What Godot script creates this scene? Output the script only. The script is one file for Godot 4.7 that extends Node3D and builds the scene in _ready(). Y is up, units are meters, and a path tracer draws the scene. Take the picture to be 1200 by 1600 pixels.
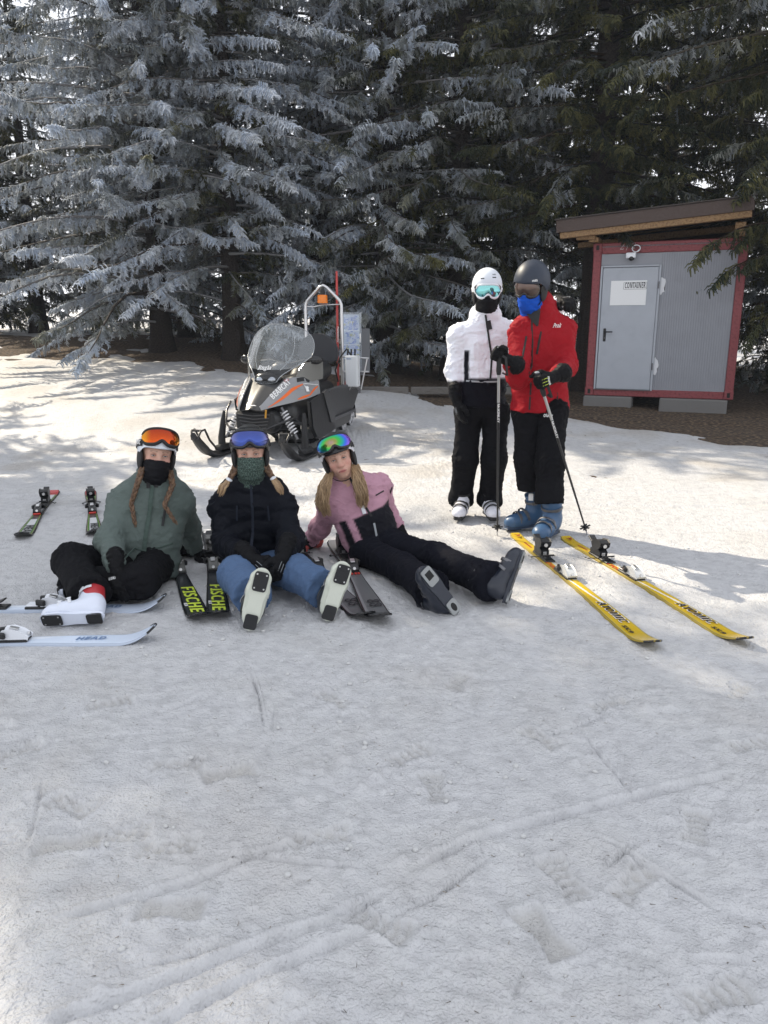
extends Node3D

var M := {}
var cloth_n: NoiseTexture2D
var plastic_n: NoiseTexture2D
var crease_n: NoiseTexture2D
var rng := RandomNumberGenerator.new()

func _ready() -> void:
	rng.seed = 77
	# ---- camera, sky, sun, exposure
	var cam := Camera3D.new()
	cam.name = "camera"
	cam.position = Vector3(0, 1.41, 0)
	cam.rotation_degrees = Vector3(-13.6, 0, 0)
	cam.fov = 67.3
	cam.near = 0.05
	cam.far = 400.0
	add_child(cam)
	cam.current = true
	var we := WorldEnvironment.new()
	we.name = "world_environment"
	var env := Environment.new()
	var sky := Sky.new()
	var sm := ProceduralSkyMaterial.new()
	sm.sky_top_color = Color(0.785, 0.80, 0.83)
	sm.sky_horizon_color = Color(0.955, 0.96, 0.97)
	sm.sky_curve = 0.16
	sm.ground_bottom_color = Color(0.55, 0.57, 0.6)
	sm.ground_horizon_color = Color(0.8, 0.84, 0.9)
	sm.sky_energy_multiplier = 1.0
	sm.sun_angle_max = 22.0
	sm.sun_curve = 0.12
	sky.sky_material = sm
	env.background_mode = Environment.BG_SKY
	env.sky = sky
	env.background_energy_multiplier = 1.38
	env.tonemap_mode = Environment.TONE_MAPPER_LINEAR
	env.tonemap_exposure = 1.4
	env.sdfgi_enabled = true
	env.ssao_enabled = true
	env.ssil_enabled = true
	env.fog_enabled = true
	env.fog_density = 0.0012
	env.fog_light_color = Color(0.86, 0.9, 0.96)
	we.environment = env
	add_child(we)
	var sun := DirectionalLight3D.new()
	sun.name = "sun"
	sun.light_color = Color(1.0, 0.95, 0.86)
	sun.light_energy = 1.6
	sun.light_angular_distance = 0.5
	sun.shadow_enabled = true
	add_child(sun)
	var to_sun := Vector3(-0.755 * cos(deg_to_rad(40)), sin(deg_to_rad(40)), -0.655 * cos(deg_to_rad(40)))
	sun.look_at_from_position(to_sun * 50.0, Vector3.ZERO, Vector3.UP)

	materials()
	terrain()
	forest()
	shed()
	yard()
	snowmobile()
	skis()
	people()
# ---------------------------------------------------------------- mesh builder
class MB:
	var v := PackedVector3Array()
	var n := PackedVector3Array()
	var uv := PackedVector2Array()
	var c := PackedColorArray()
	var idx := PackedInt32Array()
	var col := Color(1, 1, 1)

	func face(p: PackedVector3Array, out: Vector3) -> void:
		var nn := Vector3.ZERO
		for i in range(1, p.size() - 1):
			nn += (p[i] - p[0]).cross(p[i + 1] - p[0])
		if nn.length_squared() < 1e-20:
			return
		nn = nn.normalized()
		var rev := nn.dot(out) > 0.0
		if not rev:
			nn = -nn
		var b := v.size()
		for q in p:
			v.append(q)
			n.append(nn)
			uv.append(Vector2(q.x + q.z * 0.37, q.y))
			c.append(col)
		for i in range(1, p.size() - 1):
			if rev:
				idx.append_array(PackedInt32Array([b, b + i + 1, b + i]))
			else:
				idx.append_array(PackedInt32Array([b, b + i, b + i + 1]))

	func box(ce: Vector3, s: Vector3, bev := 0.0, bs := Basis()) -> void:
		var h := s * 0.5
		var b: float = min(bev, min(h.x, min(h.y, h.z)) * 0.95)
		if b <= 0.0:
			b = 0.0
		var sg := [-1.0, 1.0]
		for ax in 3:
			var a1 := (ax + 1) % 3
			var a2 := (ax + 2) % 3
			for s0 in sg:
				var pts := PackedVector3Array()
				for q in [[-1, -1], [1, -1], [1, 1], [-1, 1]]:
					var p := Vector3.ZERO
					p[ax] = s0 * h[ax]
					p[a1] = q[0] * (h[a1] - b)
					p[a2] = q[1] * (h[a2] - b)
					pts.append(ce + bs * p)
				var o := Vector3.ZERO
				o[ax] = s0
				face(pts, bs * o)
				if b > 0.0:
					for s1 in sg:   # edge chamfer between ax (s0) and a1 (s1)
						var e := PackedVector3Array()
						for t in sg:
							var p1 := Vector3.ZERO
							p1[ax] = s0 * h[ax]
							p1[a1] = s1 * (h[a1] - b)
							p1[a2] = t * (h[a2] - b)
							e.append(ce + bs * p1)
						for t in [1.0, -1.0]:
							var p2 := Vector3.ZERO
							p2[ax] = s0 * (h[ax] - b)
							p2[a1] = s1 * h[a1]
							p2[a2] = t * (h[a2] - b)
							e.append(ce + bs * p2)
						var o2 := Vector3.ZERO
						o2[ax] = s0
						o2[a1] = s1
						face(e, bs * o2)
		if b > 0.0:
			for sx in sg:
				for sy in sg:
					for sz in sg:
						face(PackedVector3Array([ce + bs * Vector3(sx * h.x, sy * (h.y - b), sz * (h.z - b)), ce + bs * Vector3(sx * (h.x - b), sy * h.y, sz * (h.z - b)), ce + bs * Vector3(sx * (h.x - b), sy * (h.y - b), sz * h.z)]), bs * Vector3(sx, sy, sz))

	# rings of equal length joined in order; smooth normals; caps closed with fans
	func loft(rings: Array, cap := true, ring_closed := true, flip := false, colors: Array = []) -> void:
		var m: int = rings[0].size()
		var k := rings.size()
		var b := v.size()
		var cols := m + 1 if ring_closed else m
		var nor := PackedVector3Array()
		nor.resize(k * cols)
		var ii := PackedInt32Array()
		for r in k:
			var acc := 0.0
			for s in cols:
				var q: Vector3 = rings[r][s % m]
				v.append(q)
				if s > 0:
					acc += q.distance_to(rings[r][s - 1])
				uv.append(Vector2(acc, float(r) / max(1, k - 1)))
				c.append(colors[r] if colors.size() > r else col)
		var vol := 0.0
		var cen := Vector3.ZERO
		for r in k:
			for s in m:
				cen += rings[r][s]
		cen /= float(k * m)
		for r in k - 1:
			for s in cols - 1:
				var i0 := r * cols + s
				var i1 := i0 + 1
				var i2 := i0 + cols
				var i3 := i2 + 1
				for t in [[i0, i1, i2], [i1, i3, i2]]:
					var p0 := v[b + t[0]]
					var p1 := v[b + t[1]]
					var p2 := v[b + t[2]]
					var cr := (p1 - p0).cross(p2 - p0)
					vol += cr.dot(p0 - cen)
					for q2 in t:
						nor[q2] += cr
					ii.append_array(PackedInt32Array(t))
		if ring_closed:
			for r in k:
				var sum := nor[r * cols] + nor[r * cols + cols - 1]
				nor[r * cols] = sum
				nor[r * cols + cols - 1] = sum
		var outward_ccw := vol > 0.0   # triangles as listed wind anticlockwise seen from outside
		if not ring_closed:
			outward_ccw = not flip
		var sgn := 1.0 if outward_ccw else -1.0
		for i in nor.size():
			var nn := nor[i] * sgn
			n.append(nn.normalized() if nn.length_squared() > 1e-24 else Vector3.UP)
		var t3 := 0
		while t3 < ii.size():
			if outward_ccw:
				idx.append_array(PackedInt32Array([b + ii[t3], b + ii[t3 + 2], b + ii[t3 + 1]]))
			else:
				idx.append_array(PackedInt32Array([b + ii[t3], b + ii[t3 + 1], b + ii[t3 + 2]]))
			t3 += 3
		if cap and ring_closed:
			for e in [0, k - 1]:
				var cc := Vector3.ZERO
				for q in rings[e]:
					cc += q
				cc /= float(m)
				var inner := Vector3.ZERO
				for q in rings[1 if e == 0 else k - 2]:
					inner += q
				inner /= float(m)
				var keep := col
				if colors.size() > e:
					col = colors[e]
				for s in m:
					var q0: Vector3 = rings[e][s]
					var q1: Vector3 = rings[e][(s + 1) % m]
					var nn2 := (q0 - cc).cross(q1 - cc)
					var o := cc - inner
					if o.length_squared() < 1e-14:
						o = nn2
					face(PackedVector3Array([cc, q0, q1]), nn2 if nn2.dot(o) > 0 else -nn2)
				col = keep

	# tube or swept profile along a path; rad: float or array; prof: optional 2D outline scaled by rad
	func tube(path: PackedVector3Array, rad, sides := 8, cap := true, prof: PackedVector2Array = PackedVector2Array(), up := Vector3.ZERO) -> void:
		var rings := []
		var k := path.size()
		var t0 := (path[1] - path[0]).normalized()
		var u := up if up != Vector3.ZERO else (Vector3.RIGHT if abs(t0.x) < 0.8 else Vector3.UP)
		u = (u - t0 * u.dot(t0)).normalized()
		for i in k:
			var t := (path[min(i + 1, k - 1)] - path[max(i - 1, 0)]).normalized()
			u = (u - t * u.dot(t)).normalized()
			var w := t.cross(u)
			var r: float = rad if typeof(rad) == TYPE_FLOAT else rad[i]
			var ring := PackedVector3Array()
			if prof.size() > 0:
				for q in prof:
					ring.append(path[i] + (u * q.x + w * q.y) * r)
			else:
				for s in sides:
					var a := TAU * s / sides
					ring.append(path[i] + (u * cos(a) + w * sin(a)) * r)
			rings.append(ring)
		loft(rings, cap)

	func bar(a: Vector3, b: Vector3, r0: float, r1 := -1.0, sides := 8) -> void:
		tube(PackedVector3Array([a, b]), [r0, r1 if r1 >= 0 else r0], sides)

	func ball(ce: Vector3, r: Vector3, bs := Basis(), nu := 14, nv := 9) -> void:
		var rings := []
		for j in nv + 1:
			var f := PI * (0.004 + 0.992 * j / nv)
			var ring := PackedVector3Array()
			for s in nu:
				var a := TAU * s / nu
				ring.append(ce + bs * (Vector3(sin(f) * cos(a), cos(f), sin(f) * sin(a)) * r))
			rings.append(ring)
		loft(rings, true)

	# outline in a plane (origin o, axes ax, ay), extruded by d along ax x ay
	func prism(poly: PackedVector2Array, o: Vector3, ax: Vector3, ay: Vector3, d: float, bev := 0.0) -> void:
		var az := ax.cross(ay).normalized()
		var tri := Geometry2D.triangulate_polygon(poly)
		var cen := Vector2.ZERO
		for q in poly:
			cen += q
		cen /= poly.size()
		var area := 0.0
		for i in poly.size():
			area += poly[i].cross(poly[(i + 1) % poly.size()])
		var ins := PackedVector2Array()
		for i in poly.size():
			if bev <= 0.0:
				ins.append(poly[i])
			else:
				var e0 := (poly[i] - poly[(i - 1 + poly.size()) % poly.size()]).normalized()
				var e1 := (poly[(i + 1) % poly.size()] - poly[i]).normalized()
				var nn := (e0.orthogonal() + e1.orthogonal())
				nn = nn.normalized() * (1.0 if area < 0 else -1.0)
				ins.append(poly[i] - nn * bev)
		for side in 2:
			var z := d if side == 1 else 0.0
			var t := 0
			while t < tri.size():
				var pts := PackedVector3Array()
				for k in 3:
					var q := ins[tri[t + k]]
					pts.append(o + ax * q.x + ay * q.y + az * z)
				face(pts, az if side == 1 else -az)
				t += 3
		var b: float = min(bev, abs(d) * 0.45) * sign(d)
		for i in poly.size():
			var j := (i + 1) % poly.size()
			var p0 := poly[i]
			var p1 := poly[j]
			var od := (p1 - p0).orthogonal() * (1.0 if area < 0 else -1.0)
			od = -od
			var o3 := (ax * od.x + ay * od.y)
			var P := func(q: Vector2, z: float) -> Vector3: return o + ax * q.x + ay * q.y + az * z
			face(PackedVector3Array([P.call(p0, b), P.call(p1, b), P.call(p1, d - b), P.call(p0, d - b)]), o3)
			if bev > 0.0:
				face(PackedVector3Array([P.call(ins[i], 0), P.call(ins[j], 0), P.call(p1, b), P.call(p0, b)]), o3 - az * sign(d))
				face(PackedVector3Array([P.call(ins[i], d), P.call(ins[j], d), P.call(p1, d - b), P.call(p0, d - b)]), o3 + az * sign(d))

	# rows of points with a thickness: a bent panel (front, back and rim)
	func sheet(rows: Array, th: float, front: Vector3) -> void:
		var k := rows.size()
		var m: int = rows[0].size()
		var nor := []
		for r in k:
			var line := PackedVector3Array()
			for s in m:
				var du: Vector3 = rows[r][min(s + 1, m - 1)] - rows[r][max(s - 1, 0)]
				var dv: Vector3 = rows[min(r + 1, k - 1)][s] - rows[max(r - 1, 0)][s]
				var nn := du.cross(dv).normalized()
				line.append(nn)
			nor.append(line)
		var mid: Vector3 = nor[k / 2][m / 2]
		var sg := 1.0 if mid.dot(front) > 0 else -1.0
		var back := []
		for r in k:
			var line2 := PackedVector3Array()
			for s in m:
				line2.append(rows[r][s] - nor[r][s] * sg * th)
			back.append(line2)
		loft(rows, false, false, sg < 0)
		loft(back, false, false, sg > 0)
		for r in k - 1:
			for s in [0, m - 1]:
				var o: Vector3 = rows[r][s] - rows[r][1 if s == 0 else m - 2]
				face(PackedVector3Array([rows[r][s], rows[r + 1][s], back[r + 1][s], back[r][s]]), o)
		for s in m - 1:
			for r in [0, k - 1]:
				var o2: Vector3 = rows[r][s] - rows[1 if r == 0 else k - 2][s]
				face(PackedVector3Array([rows[r][s], rows[r][s + 1], back[r][s + 1], back[r][s]]), o2)

	func xform(t: Transform3D, from := 0) -> void:
		for i in range(from, v.size()):
			v[i] = t * v[i]
			n[i] = (t.basis * n[i]).normalized()

	func mesh() -> ArrayMesh:
		var a := []
		a.resize(Mesh.ARRAY_MAX)
		a[Mesh.ARRAY_VERTEX] = v
		a[Mesh.ARRAY_NORMAL] = n
		a[Mesh.ARRAY_TEX_UV] = uv
		a[Mesh.ARRAY_COLOR] = c
		a[Mesh.ARRAY_INDEX] = idx
		var m := ArrayMesh.new()
		m.add_surface_from_arrays(Mesh.PRIMITIVE_TRIANGLES, a)
		return m


# ---------------------------------------------------------------- smooth bodies
# joined tapered capsules with a smooth minimum, meshed as surface nets
class Field:
	var A := PackedVector3Array()
	var D := PackedVector3Array()
	var I := PackedFloat32Array()
	var R := PackedFloat32Array()
	var S := PackedFloat32Array()
	var K := 0.03
	var cuts: Array[Plane] = []          # keeps what lies under each plane
	var holes := []                       # [centre, radius] taken away
	var cut_n := 999                      # only the first so many capsules are cut
	func cap(a: Vector3, b: Vector3, ra: float, rb: float) -> void:
		A.append(a)
		D.append(b - a)
		var l := (b - a).length_squared()
		I.append(1.0 / l if l > 1e-12 else 0.0)
		R.append(ra)
		S.append(rb - ra)
	func chain(pts: Array, rads: Array) -> void:
		for i in pts.size() - 1:
			cap(pts[i], pts[i + 1], rads[i], rads[i + 1])
	func one(i: int, p: Vector3) -> float:
		var pa := p - A[i]
		var h := clampf(pa.dot(D[i]) * I[i], 0.0, 1.0)
		return (pa - D[i] * h).length() - R[i] - S[i] * h
	func dist(p: Vector3, ids: PackedInt32Array) -> float:
		var d := 9.0
		var cut := cuts.is_empty()
		for i in ids:
			if not cut and i >= cut_n:
				cut = true
				for c in cuts:
					d = maxf(d, c.distance_to(p))
			var pa := p - A[i]
			var h := clampf(pa.dot(D[i]) * I[i], 0.0, 1.0)
			var e := (pa - D[i] * h).length() - R[i] - S[i] * h
			var m := K - absf(d - e)
			d = minf(d, e)
			if m > 0.0:
				d -= m * m * 0.25 / K
		if not cut:
			for c in cuts:
				d = maxf(d, c.distance_to(p))
		for q in holes:
			d = maxf(d, q[1] - p.distance_to(q[0]))
		return d

	func build(mb: MB, cell: float, wr = null, tint = null) -> void:
		var lo := Vector3(99, 99, 99)
		var hi := -lo
		var all := PackedInt32Array()
		for i in A.size():
			all.append(i)
			for e in 2:
				var p := A[i] + D[i] * e
				var r := R[i] + S[i] * e + 2.0 * cell
				lo = lo.min(p - Vector3(r, r, r))
				hi = hi.max(p + Vector3(r, r, r))
		var BS := 6
		var nb := Vector3i(((hi - lo) / (cell * BS)).ceil())
		var nx := nb.x * BS + 1
		var ny := nb.y * BS + 1
		var nz := nb.z * BS + 1
		var val := PackedFloat32Array()
		val.resize(nx * ny * nz)
		val.fill(9.0)
		var hd := cell * BS * 0.5 * 1.7321
		var active := PackedInt32Array()
		var di := PackedFloat32Array()
		di.resize(A.size())
		for bz in nb.z:
			for by in nb.y:
				for bx in nb.x:
					var ce := lo + Vector3(bx + 0.5, by + 0.5, bz + 0.5) * (cell * BS)
					var mn := 9.0
					for i in A.size():
						var o := one(i, ce)
						di[i] = o
						mn = minf(mn, o)
					if mn > hd + cell + K * 0.3 or mn < -hd - cell and cuts.is_empty() and holes.is_empty():
						continue
					var ids := PackedInt32Array()
					for i in A.size():
						if di[i] < mn + 2.0 * hd + K:
							ids.append(i)
					if not (cuts.is_empty() and holes.is_empty()):
						if absf(dist(ce, ids)) > hd + cell + K * 0.3:
							continue
					active.append_array(PackedInt32Array([bx, by, bz]))
					for k in BS + 1:
						for j in BS + 1:
							var at := (bx * BS) + nx * ((by * BS + j) + ny * (bz * BS + k))
							for q in BS + 1:
								if val[at + q] == 9.0:
									val[at + q] = dist(lo + Vector3(bx * BS + q, by * BS + j, bz * BS + k) * cell, ids)
		var vid := PackedInt32Array()
		vid.resize(nx * ny * nz)
		vid.fill(-1)
		var cells := PackedInt32Array()
		var pv := PackedVector3Array()
		var off := PackedInt32Array([0, 1, nx, nx + 1, nx * ny, nx * ny + 1, nx * ny + nx, nx * ny + nx + 1])
		var ed := PackedInt32Array([0, 1, 2, 3, 4, 5, 6, 7, 0, 2, 1, 3, 4, 6, 5, 7, 0, 4, 1, 5, 2, 6, 3, 7])
		var t := 0
		while t < active.size():
			for k in BS:
				for j in BS:
					for i in BS:
						var x := active[t] * BS + i
						var y := active[t + 1] * BS + j
						var z := active[t + 2] * BS + k
						var at := x + nx * (y + ny * z)
						var neg := 0
						var bad := false
						for q in 8:
							var w := val[at + off[q]]
							if w < 0.0:
								neg += 1
							elif w == 9.0:
								bad = true
						if neg == 0 or neg == 8 or bad:
							continue
						var sum := Vector3.ZERO
						var cnt := 0
						for e in 12:
							var q0 := ed[e * 2]
							var q1 := ed[e * 2 + 1]
							var w0 := val[at + off[q0]]
							var w1 := val[at + off[q1]]
							if (w0 < 0.0) != (w1 < 0.0):
								var f := w0 / (w0 - w1)
								sum += Vector3((q0 & 1), (q0 >> 1) & 1, q0 >> 2).lerp(Vector3((q1 & 1), (q1 >> 1) & 1, q1 >> 2), f)
								cnt += 1
						vid[at] = pv.size()
						cells.append_array(PackedInt32Array([x, y, z]))
						pv.append(lo + (Vector3(x, y, z) + sum / cnt) * cell)
			t += 3
		var tris := PackedInt32Array()
		var st := PackedInt32Array([1, nx, nx * ny])
		t = 0
		while t < cells.size():
			var at := cells[t] + nx * (cells[t + 1] + ny * cells[t + 2])
			for ax in 3:
				var a1 := (ax + 1) % 3
				var a2 := (ax + 2) % 3
				if cells[t + a1] == 0 or cells[t + a2] == 0:
					continue
				var w0 := val[at]
				var w1 := val[at + st[ax]]
				if (w0 < 0.0) == (w1 < 0.0) or w1 == 9.0:
					continue
				var v0 := vid[at]
				var v1 := vid[at - st[a1]]
				var v2 := vid[at - st[a1] - st[a2]]
				var v3 := vid[at - st[a2]]
				if v0 < 0 or v1 < 0 or v2 < 0 or v3 < 0:
					continue
				if w0 < 0.0:   # outside towards +axis: clockwise seen from there
					tris.append_array(PackedInt32Array([v0, v2, v1, v0, v3, v2]))
				else:
					tris.append_array(PackedInt32Array([v0, v1, v2, v0, v2, v3]))
			t += 3
		# one relaxation, then folds, then normals
		var nor := PackedVector3Array()
		for pass_ in 2:
			nor.resize(pv.size())
			nor.fill(Vector3.ZERO)
			t = 0
			while t < tris.size():
				var p0 := pv[tris[t]]
				var cr := (pv[tris[t + 2]] - p0).cross(pv[tris[t + 1]] - p0)
				nor[tris[t]] += cr
				nor[tris[t + 1]] += cr
				nor[tris[t + 2]] += cr
				t += 3
			for i in nor.size():
				nor[i] = nor[i].normalized()
			if pass_ == 0:
				if wr == null:
					break
				for i in pv.size():
					var best := 9.0
					var bi := 0
					for q in A.size():
						var o := one(q, pv[i])
						if o < best:
							best = o
							bi = q
					pv[i] += nor[i] * float(wr.call(pv[i], nor[i], bi, D[bi].normalized() if I[bi] > 0.0 else Vector3.UP, clampf((pv[i] - A[bi]).dot(D[bi]) * I[bi], 0.0, 1.0)))
		var b := mb.v.size()
		mb.v.append_array(pv)
		mb.n.append_array(nor)
		for i in pv.size():
			mb.uv.append(Vector2(pv[i].x, pv[i].y))
			mb.c.append(tint.call(pv[i], nor[i]) if tint != null else mb.col)
		for q in tris:
			mb.idx.append(b + q)


# ---------------------------------------------------------------- naming and tagging
var used := {}
func numbered(called: String) -> String:
	var k: int = used.get(called, -1) + 1
	used[called] = k
	return called if k == 0 else "%s_%03d" % [called, k]

func tag(o: Node, label: String, category := "", group := "", kind := "") -> Node:
	if label: o.set_meta("label", label)
	if category: o.set_meta("category", category)
	if group: o.set_meta("group", group)
	if kind: o.set_meta("kind", kind)
	return o

func thing(called: String, label: String, category: String, at := Vector3.ZERO, group := "") -> Node3D:
	var o := Node3D.new()
	o.name = numbered(called)
	add_child(o)
	o.position = at
	tag(o, label, category, group)
	return o

func part(called: String, what, m: Material, parent: Node = self) -> MeshInstance3D:
	var o := MeshInstance3D.new()
	o.name = numbered(called) if parent == self else called
	o.mesh = what.mesh() if what is MB else what
	o.material_override = m
	parent.add_child(o, true)
	return o

func lettering(text: String, height: float, m: Material, parent: Node, at: Vector3, right: Vector3, up: Vector3, bold := true, font := "Droid Sans", slant := 0.0, called := "lettering", width := 0.0) -> MeshInstance3D:
	var key := "%s|%s|%s|%s|%s" % [text, height, bold, font, width]
	var tm: TextMesh
	if text_cache.has(key):
		tm = text_cache[key]
	else:
		tm = TextMesh.new()
		var f := SystemFont.new()
		f.font_names = PackedStringArray([font])
		f.font_weight = 700 if bold else 400
		tm.font = f
		tm.text = text
		tm.font_size = 32
		tm.pixel_size = height / 23.0
		tm.depth = 0.0012
		tm.curve_step = 2.0
		text_cache[key] = tm
	var o := MeshInstance3D.new()
	o.name = called
	o.mesh = tm
	o.material_override = m
	var r := right.normalized()
	var nrm := r.cross(up).normalized()
	var u := nrm.cross(r)
	var sx := 1.0
	if width > 0.0:
		sx = width / maxf(0.001, tm.get_aabb().size.x)
	var bb := tm.get_aabb()
	o.transform = Transform3D(Basis(r * sx, u + r * slant, nrm), at + nrm * 0.0008 - r * bb.position.x * sx - u * bb.position.y)
	parent.add_child(o, true)
	return o
var text_cache := {}

# ---------------------------------------------------------------- materials
func lin(r: float, g: float, b: float) -> Color:
	return Color(r, g, b).linear_to_srgb()

func mat(col: Color, rough := 0.7, metal := 0.0) -> StandardMaterial3D:
	var m := StandardMaterial3D.new()
	m.albedo_color = col
	m.roughness = rough
	m.metallic = metal
	return m

func vmat(rough := 0.7, metal := 0.0) -> StandardMaterial3D:
	var m := mat(Color(1, 1, 1), rough, metal)
	m.vertex_color_use_as_albedo = true
	return m

func noise(freq: float, sd: int, oct := 4, kind := FastNoiseLite.TYPE_SIMPLEX_SMOOTH) -> FastNoiseLite:
	var f := FastNoiseLite.new()
	f.noise_type = kind
	f.frequency = freq
	f.seed = sd
	f.fractal_octaves = oct
	return f

func ntex(f: FastNoiseLite, size := 512, normal := false, bump := 4.0, ramp: Gradient = null) -> NoiseTexture2D:
	var t := NoiseTexture2D.new()
	t.width = size
	t.height = size
	t.seamless = true
	t.noise = f
	t.as_normal_map = normal
	t.bump_strength = bump
	if ramp: t.color_ramp = ramp
	return t

func grad(stops: Array) -> Gradient:
	var g := Gradient.new()
	var o := PackedFloat32Array()
	var c := PackedColorArray()
	for s in stops:
		o.append(s[0])
		c.append(s[1])
	g.offsets = o
	g.colors = c
	return g

# adds triplanar grain: normal map t repeated per metre
func grain(m: StandardMaterial3D, t: Texture2D, per_metre: float, strength := 1.0, world := false) -> StandardMaterial3D:
	m.normal_enabled = true
	m.normal_texture = t
	m.normal_scale = strength
	m.uv1_triplanar = true
	m.uv1_world_triplanar = world
	m.uv1_scale = Vector3.ONE * per_metre
	return m

# ---------------------------------------------------------------- shared materials
func materials() -> void:
	cloth_n = ntex(noise(0.05, 5, 3), 512, true, 6.0)
	var cf := noise(0.008, 7, 2)
	cf.fractal_type = FastNoiseLite.FRACTAL_RIDGED
	cf.fractal_gain = 0.3
	cf.domain_warp_enabled = true
	cf.domain_warp_amplitude = 22.0
	cf.domain_warp_frequency = 0.012
	crease_n = ntex(cf, 1024, true, 9.0)
	plastic_n = ntex(noise(0.02, 6, 3), 256, true, 2.0)
	M.black_plastic = grain(mat(lin(0.012, 0.012, 0.013), 0.42), plastic_n, 3.0, 0.3)
	M.matt_black = grain(mat(lin(0.014, 0.014, 0.015), 0.75), plastic_n, 5.0, 0.5)
	M.gloss_black = mat(lin(0.01, 0.01, 0.011), 0.2)
	M.rubber = grain(mat(lin(0.012, 0.012, 0.012), 0.85), plastic_n, 6.0, 0.6)
	M.steel = mat(lin(0.55, 0.55, 0.56), 0.28, 0.9)
	M.dark_steel = mat(lin(0.16, 0.16, 0.17), 0.4, 0.8)
	M.alu = mat(lin(0.6, 0.6, 0.6), 0.35, 0.9)
	M.white_plastic = grain(mat(lin(0.72, 0.74, 0.78), 0.38), plastic_n, 3.0, 0.2)
	M.white_print = mat(lin(0.75, 0.75, 0.75), 0.6)
	M.black_print = mat(lin(0.015, 0.015, 0.018), 0.6)
	M.grey_print = mat(lin(0.3, 0.32, 0.34), 0.6)
	M.red_print = mat(lin(0.45, 0.03, 0.02), 0.55)
	M.lime_print = mat(lin(0.55, 0.68, 0.06), 0.5)
	M.blue_print = mat(lin(0.16, 0.24, 0.4), 0.5)
	M.orange_print = mat(lin(0.75, 0.13, 0.015), 0.5)
	M.blue_grey_panel = mat(lin(0.3, 0.33, 0.38), 0.55)
	M.wood = grain(mat(lin(0.2, 0.12, 0.06), 0.8), ntex(noise(0.03, 14, 4), 256, true, 5.0), 3.0, 0.8)

# ---------------------------------------------------------------- ground
var n_big := noise(0.30, 11, 3)
var n_mid := noise(1.6, 12, 3)
var n_sml := noise(7.0, 13, 3)
var n_tin := noise(26.0, 14, 2)
var n_edge := noise(0.5, 15, 4)

func base_height(x: float, z: float) -> float:
	var far := maxf(0.0, -z - 8.6)
	var slope := lerpf(0.115, 0.035, smoothstep(-3.2, 2.2, x))
	var run := far * far / (far + 1.2)
	run = minf(run, 10.0) + maxf(0.0, run - 10.0) * 0.25
	return slope * run

func snow_edge(x: float) -> float:     # where the trodden snow gives way to the forest floor
	if x < 0.35:
		return lerpf(-16.6, -14.2, smoothstep(-7.5, 0.0, x))
	return lerpf(-13.7, -7.2, smoothstep(0.2, 7.6, x)) if x > 1.0 else lerpf(-14.2, -13.2, (x - 0.35) / 0.65)

func snow_depth(x: float, z: float) -> float:
	var e := z - snow_edge(x) + n_edge.get_noise_2d(x, z) * 1.3
	var d := clampf(e * 0.07, -0.12, 0.05)
	if z < -20.5:                      # lit clearing beyond the first trees
		d = maxf(d, clampf((-20.5 - z) * 0.06 + n_edge.get_noise_2d(x * 0.7, z) * 0.14 - 0.02, -0.12, 0.05))
	var patch := n_edge.get_noise_2d(x * 0.9 + 70.0, z * 1.6)
	if z < -13.0 and patch > 0.32 and x < 3.0:
		d = maxf(d, (patch - 0.34) * 0.25)
	return d

func spread(from: float, to: float, first: float, growth: float) -> PackedFloat32Array:
	var o := PackedFloat32Array()
	var p := from
	var s := first
	while p < to:
		o.append(p)
		p += s
		s *= 1.0 + growth
	o.append(to)
	return o

func ground_sheet(called: String, xs: PackedFloat32Array, zs: PackedFloat32Array, ys: PackedFloat32Array, m: Material, cols := PackedColorArray()) -> void:
	var nx := xs.size()
	var nz := zs.size()
	var mb := MB.new()
	mb.v.resize(nx * nz)
	mb.n.resize(nx * nz)
	mb.uv.resize(nx * nz)
	mb.c.resize(nx * nz)
	for j in nz:
		for i in nx:
			var q := j * nx + i
			mb.v[q] = Vector3(xs[i], ys[q], zs[j])
			var i0 := maxi(i - 1, 0)
			var i1 := mini(i + 1, nx - 1)
			var j0 := maxi(j - 1, 0)
			var j1 := mini(j + 1, nz - 1)
			mb.n[q] = Vector3(-(ys[j * nx + i1] - ys[j * nx + i0]) / (xs[i1] - xs[i0]), 1.0, -(ys[j1 * nx + i] - ys[j0 * nx + i]) / (zs[j1] - zs[j0])).normalized()
			mb.uv[q] = Vector2(xs[i], zs[j])
			mb.c[q] = cols[q] if cols.size() > 0 else Color(1, 1, 1)
	mb.idx.resize((nx - 1) * (nz - 1) * 6)
	var w := 0
	for j in nz - 1:
		for i in nx - 1:
			var q := j * nx + i      # zs run away from the camera (towards -z)
			mb.idx[w] = q
			mb.idx[w + 1] = q + nx
			mb.idx[w + 2] = q + 1
			mb.idx[w + 3] = q + 1
			mb.idx[w + 4] = q + nx
			mb.idx[w + 5] = q + nx + 1
			w += 6
	var o := part(called, mb, m)
	tag(o, "", "", "", "structure")

func near_index(a: PackedFloat32Array, v: float, falling: bool) -> int:
	var lo := 0
	var hi := a.size() - 1
	while hi - lo > 1:
		var mid := (lo + hi) / 2
		if (a[mid] < v) != falling:
			lo = mid
		else:
			hi = mid
	return lo

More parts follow.
